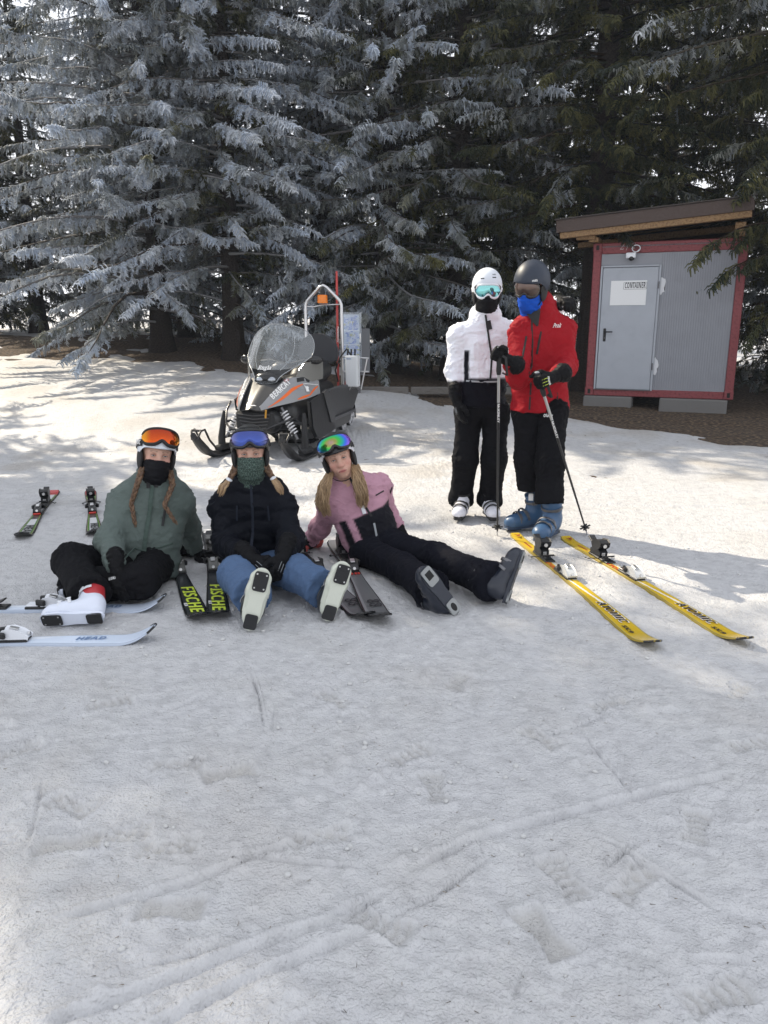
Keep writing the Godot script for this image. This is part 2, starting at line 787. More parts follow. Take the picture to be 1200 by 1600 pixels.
# presses a ski or edge track into the snow
func groove(xs: PackedFloat32Array, zs: PackedFloat32Array, ys: PackedFloat32Array, pts: Array, w: float, depth: float) -> void:
	var cur := Curve2D.new()
	for i in pts.size():
		var tng: Vector2 = (pts[mini(i + 1, pts.size() - 1)] - pts[maxi(i - 1, 0)]) * 0.25
		cur.add_point(pts[i], -tng, tng)
	var bp := cur.get_baked_points()
	var lo := Vector2(99, 99)
	var hi := -lo
	for p in bp:
		lo = lo.min(p)
		hi = hi.max(p)
	var nx := xs.size()
	for j in range(near_index(zs, hi.y + 3.0 * w, true), near_index(zs, lo.y - 3.0 * w, true) + 1):
		for i in range(near_index(xs, lo.x - 3.0 * w, false), near_index(xs, hi.x + 3.0 * w, false) + 1):
			var p := Vector2(xs[i], zs[j])
			var cp := cur.get_closest_point(p)
			var s := (p - cp)
			var d := s.length()
			if d > 3.0 * w:
				continue
			var side := 1.0 if s.y < 0.0 else -1.0
			var endf := smoothstep(0.0, 0.12, minf(p.distance_to(bp[0]), p.distance_to(bp[bp.size() - 1])))
			var amp := depth * endf * (0.75 + 0.5 * n_mid.get_noise_2d(p.x * 3.0, p.y * 3.0))
			var t := d / w
			ys[j * nx + i] += amp * (-1.5 * exp(-t * t * 2.0) + 0.35 * exp(-(t - 1.45) * (t - 1.45) * 4.0) * (1.6 if side > 0 else 0.3)) * (1.0 + 0.5 * n_sml.get_noise_2d(p.x * 2.0, p.y * 2.0))

# a boot print with a lattice or bar tread
func print_mark(xs: PackedFloat32Array, zs: PackedFloat32Array, ys: PackedFloat32Array, at: Vector2, ang: float, depth: float, kind: int, size := 0.15, tone := PackedColorArray()) -> void:
	var nx := xs.size()
	var mean := 0.0
	for k in 16:
		mean += ys[near_index(zs, at.y + 0.09 * sin(k * 1.7), true) * nx + near_index(xs, at.x + 0.09 * cos(k * 2.3), false)] / 16.0
	for j in range(near_index(zs, at.y + size * 1.3, true), near_index(zs, at.y - size * 1.3, true) + 1):
		for i in range(near_index(xs, at.x - size * 1.3, false), near_index(xs, at.x + size * 1.3, false) + 1):
			var p := (Vector2(xs[i], zs[j]) - at).rotated(ang)
			var half := size * (0.40 - 0.10 * cos((p.x / size + 0.15) * 3.2))
			var e := maxf(absf(p.x) / size, absf(p.y) / half)
			if e > 1.25:
				continue
			var inside := 1.0 - smoothstep(0.72, 1.06, e)
			var rim := exp(-pow((e - 1.1) / 0.09, 2.0)) * 0.4
			var tread := 0.0
			if kind == 0:
				tread = maxf(pow(absf(cos(p.x * 66.0 + p.y * 40.0)), 5.0), pow(absf(cos(p.x * 40.0 - p.y * 72.0)), 5.0))
			elif kind == 1:
				tread = 0.5 + 0.5 * cos(p.x * 210.0 + 14.0 * absf(p.y) * 6.0)
			var worn := 0.6 + 0.9 * n_mid.get_noise_2d(p.x * 4.0 + at.x * 9.0, p.y * 4.0)
			tone[j * nx + i] = tone[j * nx + i].lerp(Color(0.44, 0.42, 0.385), inside * 0.5 * (1.0 - 0.9 * tread))   # pressed, dirtier snow
			ys[j * nx + i] = lerpf(ys[j * nx + i], mean, inside * 0.7)
			ys[j * nx + i] += depth * (-inside * (1.0 - 0.95 * tread * clampf(worn + 0.2, 0, 1)) + rim)

func terrain() -> void:
	var xs := PackedFloat32Array()
	var right := spread(1.35, 70.0, 0.009, 0.03)
	for i in range(right.size() - 1, -1, -1):
		xs.append(-right[i])
	var mid := 300
	for i in range(1, mid):
		xs.append(-1.35 + 2.7 * i / mid)
	xs.append_array(right)
	var zs := PackedFloat32Array([45.0, 20.0, 9.0, 4.0, 2.0, 1.0, 0.3, -0.3, -0.7])
	var p := 0.95
	while p < 75.0:
		zs.append(-p)
		p += p * (0.0055 if p < 3.2 else (0.0085 if p < 9.0 else 0.02))
	var nx := xs.size()
	var nz := zs.size()
	var ys := PackedFloat32Array()
	ys.resize(nx * nz)
	var tone := PackedColorArray()
	tone.resize(nx * nz)
	for j in nz:
		var z := zs[j]
		var near := z > -7.0
		for i in nx:
			var x := xs[i]
			var calm := 1.0 - 0.65 * smoothstep(-2.7, -3.2, z) * smoothstep(-6.9, -6.2, z)   # trodden flat round the group
			var h := base_height(x, z) + n_big.get_noise_2d(x, z) * 0.015 * calm
			var m := n_mid.get_noise_2d(x, z)
			var crust := clampf(0.5 + n_edge.get_noise_2d(x * 0.8 - 40.0, z * 0.8) * 1.6, 0.15, 1.0)   # rough and trodden places, smooth places
			h += m * 0.010 * calm
			if absf(x) < 9.0 and z > -16.0:
				var s := n_sml.get_noise_2d(x, z * 1.25)
				h += ((absf(s) - 0.2) * 0.020 * crust + s * 0.004) * (0.45 + 0.55 * calm)
				if near:
					h += n_tin.get_noise_2d(x, z * 1.15) * 0.0034 * (0.3 + crust)
			h += snow_depth(x, z) if z < -6.0 else 0.05
			ys[j * nx + i] = h - 0.05
			var dirt := clampf(0.06 + 0.55 * n_edge.get_noise_2d(x * 1.3 + 9.0, z * 1.3 + 5.0) + 0.35 * m - 0.15 * crust, 0.0, 0.3) * (0.55 if z > -7.0 else 1.0)
			tone[j * nx + i] = Color(0.555, 0.556, 0.558).lerp(Color(0.40, 0.36, 0.31), dirt * (1.0 if near else 1.6))
	var V := func(a: float, b: float) -> Vector2: return Vector2(a, b)
	for g in [
			[[Vector2(0.07, -1.76), Vector2(0.25, -1.89), Vector2(0.37, -1.94)], 0.022, 0.02],
			[[Vector2(0.33, -1.93), Vector2(0.57, -2.02), Vector2(0.79, -2.10), Vector2(1.16, -2.22)], 0.024, 0.02],
			[[Vector2(-0.83, -1.57), Vector2(-0.66, -1.65), Vector2(-0.50, -1.72), Vector2(-0.32, -1.84), Vector2(-0.1, -1.95)], 0.02, 0.016],
			[[Vector2(-0.75, -1.27), Vector2(-0.43, -1.43), Vector2(-0.26, -1.53), Vector2(-0.05, -1.62)], 0.024, 0.016],
			[[Vector2(-0.55, -1.24), Vector2(-0.31, -1.40), Vector2(-0.19, -1.47), Vector2(0.02, -1.6)], 0.024, 0.017],
			[[Vector2(-0.17, -1.59), Vector2(-0.06, -1.64), Vector2(0.03, -1.71)], 0.018, 0.02],
			[[Vector2(0.26, -1.31), Vector2(0.29, -1.39), Vector2(0.33, -1.47)], 0.012, 0.012],
			[[Vector2(0.16, -1.67), Vector2(0.27, -1.72)], 0.012, 0.01],
			[[Vector2(-0.55, -2.02), Vector2(-0.2, -2.06)], 0.012, 0.008],
			[[Vector2(-0.86, -2.60), Vector2(-0.7, -2.8)], 0.02, 0.014],
			[[Vector2(0.2, -2.75), Vector2(0.35, -2.62), Vector2(0.6, -2.66)], 0.012, 0.01],
			[[Vector2(-1.6, -2.3), Vector2(-1.0, -2.45), Vector2(-0.6, -2.52)], 0.014, 0.009],
			[[Vector2(-1.7, -3.1), Vector2(-1.1, -3.05)], 0.014, 0.009],
			[[Vector2(0.1, -3.0), Vector2(0.5, -2.9)], 0.014, 0.008],
			[[Vector2(1.2, -6.1), Vector2(2.6, -6.0), Vector2(4.2, -6.4)], 0.05, 0.02],
			[[Vector2(1.4, -6.6), Vector2(3.0, -6.5), Vector2(5.0, -6.9)], 0.05, 0.02],
			[[Vector2(-5.0, -6.2), Vector2(-3.0, -6.4), Vector2(-1.4, -6.9)], 0.05, 0.02]]:
		groove(xs, zs, ys, g[0], g[1] * 0.68, g[2] * 0.95)
	for k in 26:
		var p0 := Vector2(rng.randf_range(-1.8, 1.8), -1.25 - 2.2 * rng.randf() * rng.randf() - rng.randf() * 0.5)
		var an := rng.randf_range(-0.15, 0.75) if k % 4 > 0 else rng.randf_range(1.2, 2.4)
		var ln2 := rng.randf_range(0.12, 0.6)
		var bend := rng.randf_range(-0.06, 0.06)
		groove(xs, zs, ys, [p0, p0 + Vector2(cos(an), -sin(an)) * ln2 * 0.5 + Vector2(bend, bend) * ln2, p0 + Vector2(cos(an), -sin(an)) * ln2], rng.randf_range(0.006, 0.010), rng.randf_range(0.010, 0.018))
	for q in [[-0.75, -1.91, 0.25, 0], [-0.60, -1.86, 0.1, 0], [-0.88, -1.87, 0.2, 2], [-0.18, -1.91, 0.3, 0], [0.16, -2.15, 1.7, 1], [-0.68, -2.27, 0.1, 0], [-0.50, -2.22, 0.4, 2], [-0.01, -1.58, -0.5, 1],
			[0.47, -1.74, 1.9, 1], [-0.53, -1.63, 0.0, 2], [0.72, -1.37, 0.3, 1], [0.38, -1.55, 2.0, 2], [0.65, -1.72, 0.8, 0], [1.26, -2.39, 0.2, 1], [0.86, -2.70, 0.5, 0], [0.09, -2.34, 0.6, 1],
			[-1.25, -2.35, 0.7, 0], [-1.05, -2.7, 0.4, 1], [0.3, -2.9, 1.2, 1], [1.4, -2.8, 0.9, 0], [-0.2, -2.75, 2.4, 0], [0.9, -1.95, 1.1, 1], [-0.95, -2.05, 2.7, 0], [0.55, -2.45, 2.2, 0]]:
		print_mark(xs, zs, ys, Vector2(q[0], q[1]), q[2], 0.016, q[3], 0.088, tone)
	# kicked-up clods
	for k in 240:
		var cx := rng.randf_range(-2.6, 3.2)
		var cz := -1.15 - 5.0 * rng.randf() * rng.randf() - rng.randf() * 0.8
		if k < 26:
			cx = -0.2 + rng.randfn(0.0, 0.1)
			cz = -2.2 + rng.randfn(0.0, 0.07)
		elif k < 36:
			cx = 0.98 + rng.randfn(0.0, 0.06)
			cz = -2.72 + rng.randfn(0.0, 0.06)
		var r := rng.randf_range(0.010, 0.030) * (1.0 if k < 60 else 0.9)
		var hgt := r * rng.randf_range(0.3, 0.8)
		for j in range(near_index(zs, cz + r * 2.0, true), near_index(zs, cz - r * 2.0, true) + 1):
			for i in range(near_index(xs, cx - r * 2.0, false), near_index(xs, cx + r * 2.0, false) + 1):
				var dd := Vector2(xs[i] - cx, (zs[j] - cz) * 1.2).length() / r
				ys[j * nx + i] += hgt * exp(-dd * dd * 1.6) * (1.0 + 0.6 * n_tin.get_noise_2d(xs[i] * 1.5, zs[j] * 1.5))
	gx = xs
	gz = zs
	gy = ys
	var snow := vmat(0.62)
	snow.albedo_texture = ntex(noise(0.012, 31, 5), 1024, false, 1.0, grad([[0.15, Color(0.91, 0.91, 0.915)], [0.5, Color(0.975, 0.975, 0.98)], [1.0, Color(1, 1, 1)]]))
	snow.uv1_triplanar = true
	snow.uv1_world_triplanar = true
	snow.uv1_scale = Vector3.ONE * 0.83
	snow.normal_enabled = true
	snow.normal_texture = ntex(noise(0.035, 32, 5), 1024, true, 9.0)
	snow.normal_scale = 0.6
	snow.heightmap_enabled = true
	snow.heightmap_texture = ntex(noise(0.11, 33, 3), 1024)
	snow.heightmap_scale = 0.45
	snow.subsurf_scatter_enabled = false
	ground_sheet("snow_ground", xs, zs, ys, snow, tone)
	var fx := PackedFloat32Array()
	for i in 121:
		fx.append(-30.0 + 0.5 * i)
	var fz := PackedFloat32Array()
	for j in 120:
		fz.append(-6.2 - 0.28 * j)
	var fy := PackedFloat32Array()
	for j in fz.size():
		for i in fx.size():
			fy.append(base_height(fx[i], fz[j]) - 0.035 + n_mid.get_noise_2d(fx[i] * 0.7, fz[j] * 0.7) * 0.05)
	var floor_m := mat(Color(1, 1, 1), 0.95)
	floor_m.albedo_texture = ntex(noise(0.02, 41, 6), 1024, false, 1.0, grad([[0.2, lin(0.032, 0.022, 0.014)], [0.5, lin(0.085, 0.056, 0.034)], [0.75, lin(0.17, 0.115, 0.07)], [0.95, lin(0.27, 0.20, 0.12)]]))
	grain(floor_m, ntex(noise(0.06, 42, 5), 1024, true, 14.0), 0.6, 1.4, true)
	ground_sheet("forest_floor", fx, fz, fy, floor_m)
	var lump := MB.new()
	lump.ball(Vector3.ZERO, Vector3(1, 0.75, 0.9), Basis(), 7, 5)
	for i in lump.v.size():
		lump.v[i] *= 1.0 + 0.35 * n_tin.get_noise_3dv(lump.v[i] * 0.06)
	var cm := MultiMesh.new()
	cm.transform_format = MultiMesh.TRANSFORM_3D
	cm.mesh = lump.mesh()
	cm.instance_count = 760
	for k in 760:
		var c: Vector2 = [Vector2(-1.3, -3.75), Vector2(-0.5, -3.7), Vector2(0.35, -3.8), Vector2(0.75, -5.55), Vector2(1.1, -5.1), Vector2(1.4, -4.2), Vector2(0.0, -2.4), Vector2(-0.25, -2.2)][k % 8]
		var x := c.x + rng.randfn(0.0, 0.42)
		var z := c.y + rng.randfn(0.0, 0.42)
		if k > 640:
			x = rng.randf_range(-2.2, 3.2)
			z = rng.randf_range(-6.8, -1.2)
		var r := 0.003 + 0.009 * pow(rng.randf(), 3.5)
		cm.set_instance_transform(k, Transform3D(Basis(Vector3(rng.randf(), rng.randf(), rng.randf()).normalized(), rng.randf() * TAU).scaled(Vector3(r, r * 0.8, r)), Vector3(x, ys[near_index(zs, z, true) * nx + near_index(xs, x, false)] + r * 0.3, z)))
	var cmi := MultiMeshInstance3D.new()
	cmi.name = "snow_crumbs"
	cmi.multimesh = cm
	cmi.material_override = mat(lin(0.52, 0.52, 0.515), 0.7)
	add_child(cmi)
	tag(cmi, "small loose crumbs of snow kicked up round the people and skis", "snow", "", "stuff")
	# needles, bark crumbs and twigs lying on the snow and the forest floor
	var lit := MB.new()
	for k in 2600:
		var x := rng.randf_range(-1.6, 1.9)
		var z := -1.1 - 4.2 * rng.randf() * rng.randf()
		if k > 330:
			x = rng.randf_range(-8.0, 8.0)
			z = rng.randf_range(-19.0, -8.0)
			if snow_depth(x, z) > 0.0 and k % 6 > 0:
				continue
		var len := rng.randf_range(0.006, 0.014) if k <= 330 else rng.randf_range(0.015, 0.06)
		var y := base_height(x, z) + 0.004
		if k <= 330:
			y = ys[near_index(zs, z, true) * nx + near_index(xs, x, false)] + 0.002
		else:
			y += 0.03
		var a := rng.randf() * TAU
		var d := Vector3(cos(a), rng.randf_range(-0.1, 0.25), sin(a)) * len
		lit.col = Color(0.05, 0.032, 0.016).lerp(Color(0.22, 0.15, 0.07), rng.randf())
		lit.bar(Vector3(x, y, z), Vector3(x, y, z) + d, 0.0009 if k <= 330 else len * 0.06, 0.0004, 3)
	tag(part("needle_litter", lit, vmat(0.9)), "fallen brown spruce needles and twigs scattered over snow and forest floor", "litter", "", "stuff")

# ---------------------------------------------------------------- trees
var sprays: Array[ArrayMesh] = []
var bark: StandardMaterial3D

# a spruce branchlet: a twig with short drooping fingers on both sides
func make_spray(sd: int, fingers: int, hang: float) -> ArrayMesh:
	var r := RandomNumberGenerator.new()
	r.seed = sd
	var mb := MB.new()
	mb.col = Color(0.8, 0.8, 0.8)
	var axis := PackedVector3Array()
	for i in 5:
		var t := i / 4.0
		axis.append(Vector3(0, -hang * 0.10 * t * t, 0.5 * t))
	mb.tube(axis, [0.012, 0.013, 0.013, 0.011, 0.005], 4)
	for k in fingers:
		var t := 0.05 + 0.92 * float(k) / fingers
		var p := Vector3(0, -hang * 0.10 * t * t, 0.5 * t)
		var side := 1.0 if k % 2 == 0 else -1.0
		if k % 4 == 3:
			side *= 0.2
		var l := (0.155 - 0.065 * t) * r.randf_range(0.55, 1.25)
		var d := Vector3(side * r.randf_range(0.25, 1.0), -hang * r.randf_range(0.0, 1.3) + 0.22, r.randf_range(0.1, 0.95)).normalized()
		var mid := p + d * l * 0.55 + Vector3(0, 0.012, 0)
		var tip := p + d * l + Vector3(0, -0.3 * hang * l, 0)
		var w := r.randf_range(0.0085, 0.017)
		var g := r.randf_range(0.68, 1.0)
		mb.col = Color(g, g, g)
		var rings := []
		for q in 3:
			var c: Vector3 = [p, mid, tip][q]
			var rr: float = [w * 0.5, w, w * 0.45][q]
			var ring := PackedVector3Array()
			var u := d.cross(Vector3.UP).normalized()
			var v := d.cross(u)
			for s in 4:
				var a := TAU * s / 4.0 + 0.4
				ring.append(c + (u * cos(a) + v * sin(a) * 0.75) * rr * r.randf_range(0.8, 1.25))
			rings.append(ring)
		mb.loft(rings, false)
	return mb.mesh()

func rime(r: RandomNumberGenerator, frost: float, clump: float) -> Color:
	var f := clampf(frost + clump * 0.85 + r.randf_range(-0.25, 0.25), 0.0, 1.0)
	var green := Color(0.026, 0.038, 0.017).lerp(Color(0.19, 0.18, 0.06), pow(r.randf(), 1.7))
	var white := Color(0.70, 0.79, 0.92).lerp(Color(0.93, 0.96, 1.0), r.randf())
	return green.lerp(white, smoothstep(0.0, 1.0, f))

# one spruce: trunk, dead limbs and boughs; the foliage is thousands of branchlets set along the boughs
func spruce(called: String, label: String, x: float, z: float, tall: float, reach: float, frost: float, sd: int, opt := {}) -> void:
	var r := RandomNumberGenerator.new()
	r.seed = sd
	var t := thing(called, label, "tree", Vector3(x, base_height(x, z) - 0.06, z), opt.get("group", "spruce trees at the edge of the forest"))
	var girth: float = opt.get("girth", 0.25)
	var clear: float = opt.get("clear", 1.0)
	var fine_to: float = opt.get("fine_to", 9.0)
	var dense: float = opt.get("dense", 1.0)
	var lean := Vector3(r.randf_range(-0.01, 0.01), 0, r.randf_range(-0.01, 0.01))
	var tb := MB.new()
	var rings := []
	var cols := []
	for i in 26:
		var f := i / 25.0
		var h := tall * f * f
		var rad := girth * (1.0 - f * f * 0.96) + girth * 0.55 * exp(-h * 2.6)
		var ring := PackedVector3Array()
		for s in 14:
			var a := TAU * s / 14.0
			var lump := 1.0 + 0.07 * sin(a * 5.0 + sd) * exp(-h * 0.8) + 0.05 * r.randf_range(-1, 1)
			ring.append(Vector3(cos(a) * rad * lump, h - 0.1, sin(a) * rad * lump) + lean * h)
		rings.append(ring)
	tb.loft(rings)
	part("trunk", tb, bark, t)
	var limb := MB.new()
	var xf: Array[Transform3D] = []
	var cl := PackedColorArray()
	var clump_n := noise(0.55, sd + 3, 2)
	var h := clear
	var boughs := []
	while h < tall - 0.4:
		var n := 6 + r.randi() % 3
		if h > fine_to:
			n = 5
		var a0 := r.randf() * TAU
		for b in n:
			boughs.append([h + r.randf_range(-0.2, 0.2), a0 + TAU * b / n + r.randf_range(-0.4, 0.4), -1.0])
		h += (0.36 if h < fine_to else 0.62) * r.randf_range(0.8, 1.2)
	boughs.append_array(opt.get("extra", []))
	for bough in boughs:
			h = bough[0]
			var a: float = bough[1]
			var f := h / tall
			var coarse := h > fine_to
			var l := (reach * pow(1.0 - f, 0.75) * r.randf_range(0.7, 1.1) + 0.25)
			if h < clear + 1.2:
				l *= r.randf_range(0.55, 1.0)
			if bough[2] > 0.0:
				l = bough[2]
			elif opt.has("limit"):
				l = minf(l, opt.limit.call(h, sin(a), cos(a)))
			var out := Vector3(sin(a), 0, cos(a))
			var droop := lerpf(0.42, 0.05, f) * r.randf_range(0.7, 1.3)
			var pitch := r.randf_range(-0.16, 0.14)
			var wob := r.randf_range(0.0, 0.03)
			var pts := PackedVector3Array()
			var rads := []
			var steps := 7
			for i in steps + 1:
				var q := float(i) / steps
				var dy := l * ((0.12 + pitch) * q - droop * q * q * 1.35 + droop * 0.55 * q * q * q) + wob * l * sin(q * 7.0 + a * 3.0)
				pts.append(Vector3(0, h, 0) + lean * h + out * (girth * 0.5 * (1.0 - f) + l * q) + Vector3(0, dy, 0) + out.cross(Vector3.UP) * l * 0.05 * sin(q * 4.0 + a))
				rads.append(lerpf(0.028 * (l / 3.0) + 0.006, 0.005, q))
			if not coarse:
				limb.col = Color(0.05, 0.04, 0.03).lerp(Color(0.45, 0.46, 0.48), frost * r.randf())
				limb.tube(pts, rads, 4, false)
			var step := (0.10 if not coarse else 0.5) / dense
			var s := l * r.randf_range(0.10, 0.24)
			while s < l:
				var q := s / l
				var fi := q * steps
				var i0 := mini(int(fi), steps - 1)
				var p := pts[i0].lerp(pts[i0 + 1], fi - i0)
				var dir := (pts[i0 + 1] - pts[i0]).normalized()
				var cl0 := clump_n.get_noise_3dv(p + Vector3(x, 0, z))
				for k in 3:
					var sd2: float = [-1.0, 1.0, 0.0][k]
					if k == 2 and r.randf() < 0.3:
						continue
					var sc := (1.0 - 0.45 * q) * r.randf_range(0.35, 0.88) * (1.0 if not coarse else 2.1)
					var side := dir.cross(Vector3.UP).normalized() * sd2
					var d := (side * r.randf_range(0.25, 1.0) + dir * r.randf_range(0.0, 0.8) + Vector3(0, -r.randf_range(-0.1, 1.5) * (1.0 if k < 2 else 1.6), 0) + Vector3(r.randf_range(-0.4, 0.4), 0, r.randf_range(-0.4, 0.4))).normalized()
					var y := (Vector3.UP + Vector3(r.randf_range(-0.7, 0.7), 0, r.randf_range(-0.7, 0.7)))
					var xx := y.cross(d).normalized()
					var bs := Basis(xx, d.cross(xx), d).scaled_local(Vector3(sc, sc, sc))
					xf.append(Transform3D(bs, p))
					cl.append(rime(r, frost + lerpf(-0.35, 0.2, smoothstep(0.1, 0.7, q)), cl0))
				if q > 0.86:   # bough tip
					var xx2 := Vector3.UP.cross(dir).normalized()
					xf.append(Transform3D(Basis(xx2, dir.cross(xx2), dir), p))
					cl.append(rime(r, frost + 0.12, cl0))
				s += step * r.randf_range(0.75, 1.25)
	# dead twiggy limbs under the crown
	limb.col = Color(0.06, 0.045, 0.035)
	for k in opt.get("dead", 14):
		var a := r.randf() * TAU
		var h0 := r.randf_range(0.5, clear + 1.6)
		var l := r.randf_range(0.5, 1.9)
		var out := Vector3(sin(a), 0, cos(a))
		var p0 := Vector3(0, h0, 0) + out * girth * 0.7
		var p1 := p0 + out * l * 0.5 + Vector3(0, -0.10 * l, 0)
		var p2 := p0 + out * l + Vector3(0, -0.34 * l, 0)
		limb.tube(PackedVector3Array([p0, p1, p2]), [0.016, 0.011, 0.004], 4, false)
		for e in 6:
			var q0 := p1.lerp(p2, e / 6.0)
			limb.bar(q0, q0 + (out * 0.5 + out.cross(Vector3.UP) * (1.0 if e % 2 == 0 else -1.0) + Vector3(0, -0.55, 0)) * r.randf_range(0.12, 0.4), 0.005, 0.002, 3)
	if limb.v.size() > 0: tag(part("limbs", limb, M.limb, t), "", "", "", "stuff")
	for i in 2:
		var mm := MultiMesh.new()
		mm.transform_format = MultiMesh.TRANSFORM_3D
		mm.use_colors = true
		mm.mesh = sprays[(sd + i) % sprays.size()]
		mm.instance_count = (xf.size() + 1 - i) / 2
		for k in mm.instance_count:
			mm.set_instance_transform(k, xf[k * 2 + i])
			mm.set_instance_color(k, cl[k * 2 + i])
		var mi := MultiMeshInstance3D.new()
		mi.name = "crown"
		mi.multimesh = mm
		mi.material_override = M.foliage
		t.add_child(mi, true)
		tag(mi, "", "", "", "stuff")

func forest() -> void:
	for k in 4:
		sprays.append(make_spray(100 + k, 23, [0.5, 0.8, 1.1, 0.65][k]))
	bark = mat(lin(0.05, 0.038, 0.03), 0.95)
	bark.albedo_texture = ntex(noise(0.03, 51, 5), 512, false, 1.0, grad([[0.2, Color(0.45, 0.42, 0.4)], [0.6, Color(0.9, 0.88, 0.86)], [1.0, Color(1, 1, 1)]]))
	grain(bark, ntex(noise(0.045, 52, 5), 512, true, 16.0), 1.6, 1.6)
	M.foliage = vmat(0.75)
	M.foliage.backlight_enabled = true
	M.foliage.backlight = Color(0.9, 0.9, 0.9)
	M.limb = vmat(0.9)
	spruce("spruce_tree", "large rime-white spruce, the leftmost of the front row of trees", -4.9, -17.4, 21, 3.9, 0.66, 1, {"girth": 0.22, "clear": 0.9})
	spruce("spruce_tree", "slim dark-trunked spruce standing between the two thick trunks left of the snowmobile", -5.0, -20.2, 20, 3.0, 0.52, 2, {"girth": 0.22, "clear": 1.6})
	spruce("spruce_tree", "rime-covered spruce with the thick flared trunk just left of the snowmobile's windshield", -3.15, -16.5, 21, 3.1, 0.52, 3, {"girth": 0.21, "clear": 1.9})
	spruce("spruce_tree", "frosted spruce behind the snowmobile's steel roll bar", -1.5, -18.6, 20, 3.2, 0.52, 4, {"clear": 0.7})
	spruce("spruce_tree", "grey rimed spruce right of the snowmobile, behind the standing map board", 0.05, -17.2, 20, 3.1, 0.46, 5, {"clear": 0.6})
	spruce("spruce_tree", "dark half-frosted spruce behind the skier in the white jacket", 1.5, -16.9, 21, 3.0, 0.16, 6, {"clear": 1.0})
	spruce("spruce_tree", "dark green spruce behind the head of the skier in red", 2.7, -18.6, 22, 3.1, -0.08, 7, {"clear": 0.9})
	spruce("spruce_tree", "olive-green spruce with a thick black trunk beside the left post of the container", 4.05, -15.4, 20, 3.0, -0.22, 8, {"girth": 0.28, "clear": 3.4, "dead": 6})
	spruce("spruce_tree", "grey-green spruce seen over the container roof", 6.4, -18.8, 21, 3.4, 0.02, 9, {"clear": 1.2})
	spruce("spruce_tree", "near spruce right of the container, its long olive boughs tipped with white rime", 6.9, -12.6, 21, 3.6, -0.13, 10, {"girth": 0.3, "clear": 2.0, "dead": 4, "limit": func(hh: float, sx: float, sz: float) -> float: return 1.5 if hh < 5.0 and sx < 0.1 else 9.0, "extra": [[3.0, -1.12, 2.5], [3.3, -0.95, 2.2], [2.5, -1.2, 1.9], [5.6, -1.2, 3.9], [6.3, -1.0, 3.8], [6.9, -1.35, 3.8], [5.1, -0.7, 3.2]]})
	# beyond: a second and third row, and the trees left of the picture whose shade lies over the group
	var row := [[-9.6, -22.0, 0.35, 10.0], [-6.9, -25.5, 0.45, 19.0], [-1.6, -26.5, 0.4, 19.0], [3.6, -24.5, 0.1, 19.0], [9.5, -22.0, 0.1, 19.0], [9.8, -16.5, 0.0, 20.0], [1.0, -36.0, 0.3, 20.0], [10.0, -34.0, 0.2, 18.0], [-10.9, -22.0, 0.3, 5.0], [-7.9, -21.8, 0.3, 4.2], [-6.4, -23.2, 0.35, 5.5], [8.3, -16.8, 0.0, 5.5], [7.9, -14.6, -0.1, 4.0], [-3.9, -23.5, 0.3, 4.5], [0.9, -21.5, 0.2, 4.5], [-12.3, -24.5, 0.35, 9.5], [-8.2, -25.0, 0.35, 9.5]]
	var where := ["behind the large rime-white spruce, at the picture's left edge", "between the leftmost trunks, in the second row", "in the second row behind the snowmobile", "in the second row behind the skiers", "in the second row at the right edge", "right of the container, mostly outside the picture", "at the centre of the third row", "farthest right in the third row", "no taller than a man's reach at the far left edge", "low and bushy, seen under the leftmost boughs", "low and bushy between the two leftmost trunks", "low, just past the container's right rear corner", "lowest of the trees, hard by the right edge", "low, behind the thick flared trunk", "low, behind the gap left of the skier in white", "mid-sized, outermost behind the left edge", "mid-sized, just right of the left edge in the second row"]
	for i in row.size():
		spruce("background_spruce", "dim hazy spruce " + where[i], row[i][0], row[i][1], row[i][3], 2.8 if row[i][3] > 9.0 else 1.5, row[i][2], 40 + i, {"fine_to": 8.0, "dense": 0.85 if row[i][0] < -8.0 else 0.5, "clear": (1.0 + 0.3 * (i % 3)) if row[i][3] > 9.0 else 0.15, "girth": 0.22 if row[i][3] > 9.0 else 0.06, "dead": 5 if row[i][3] > 9.0 else 0, "group": "spruces deeper in the forest"})
	var side := [[-9.8, -11.7], [-12.0, -13.9], [-14.6, -14.7], [-9.1, -10.4], [-17.2, -16.6]]
	var sw := ["second from the camera", "third from the camera", "fourth from the camera", "closest to the camera", "farthest from the camera"]
	for i in side.size():
		spruce("shading_spruce", "tall spruce outside the picture on the left, " + sw[i], side[i][0], side[i][1], 20.0, 2.9, 0.4, 70 + i, {"fine_to": 1.0, "dense": [1.3, 1.25, 1.0, 1.2, 1.0][i], "clear": 1.2, "dead": 0, "group": "spruces left of the clearing"})

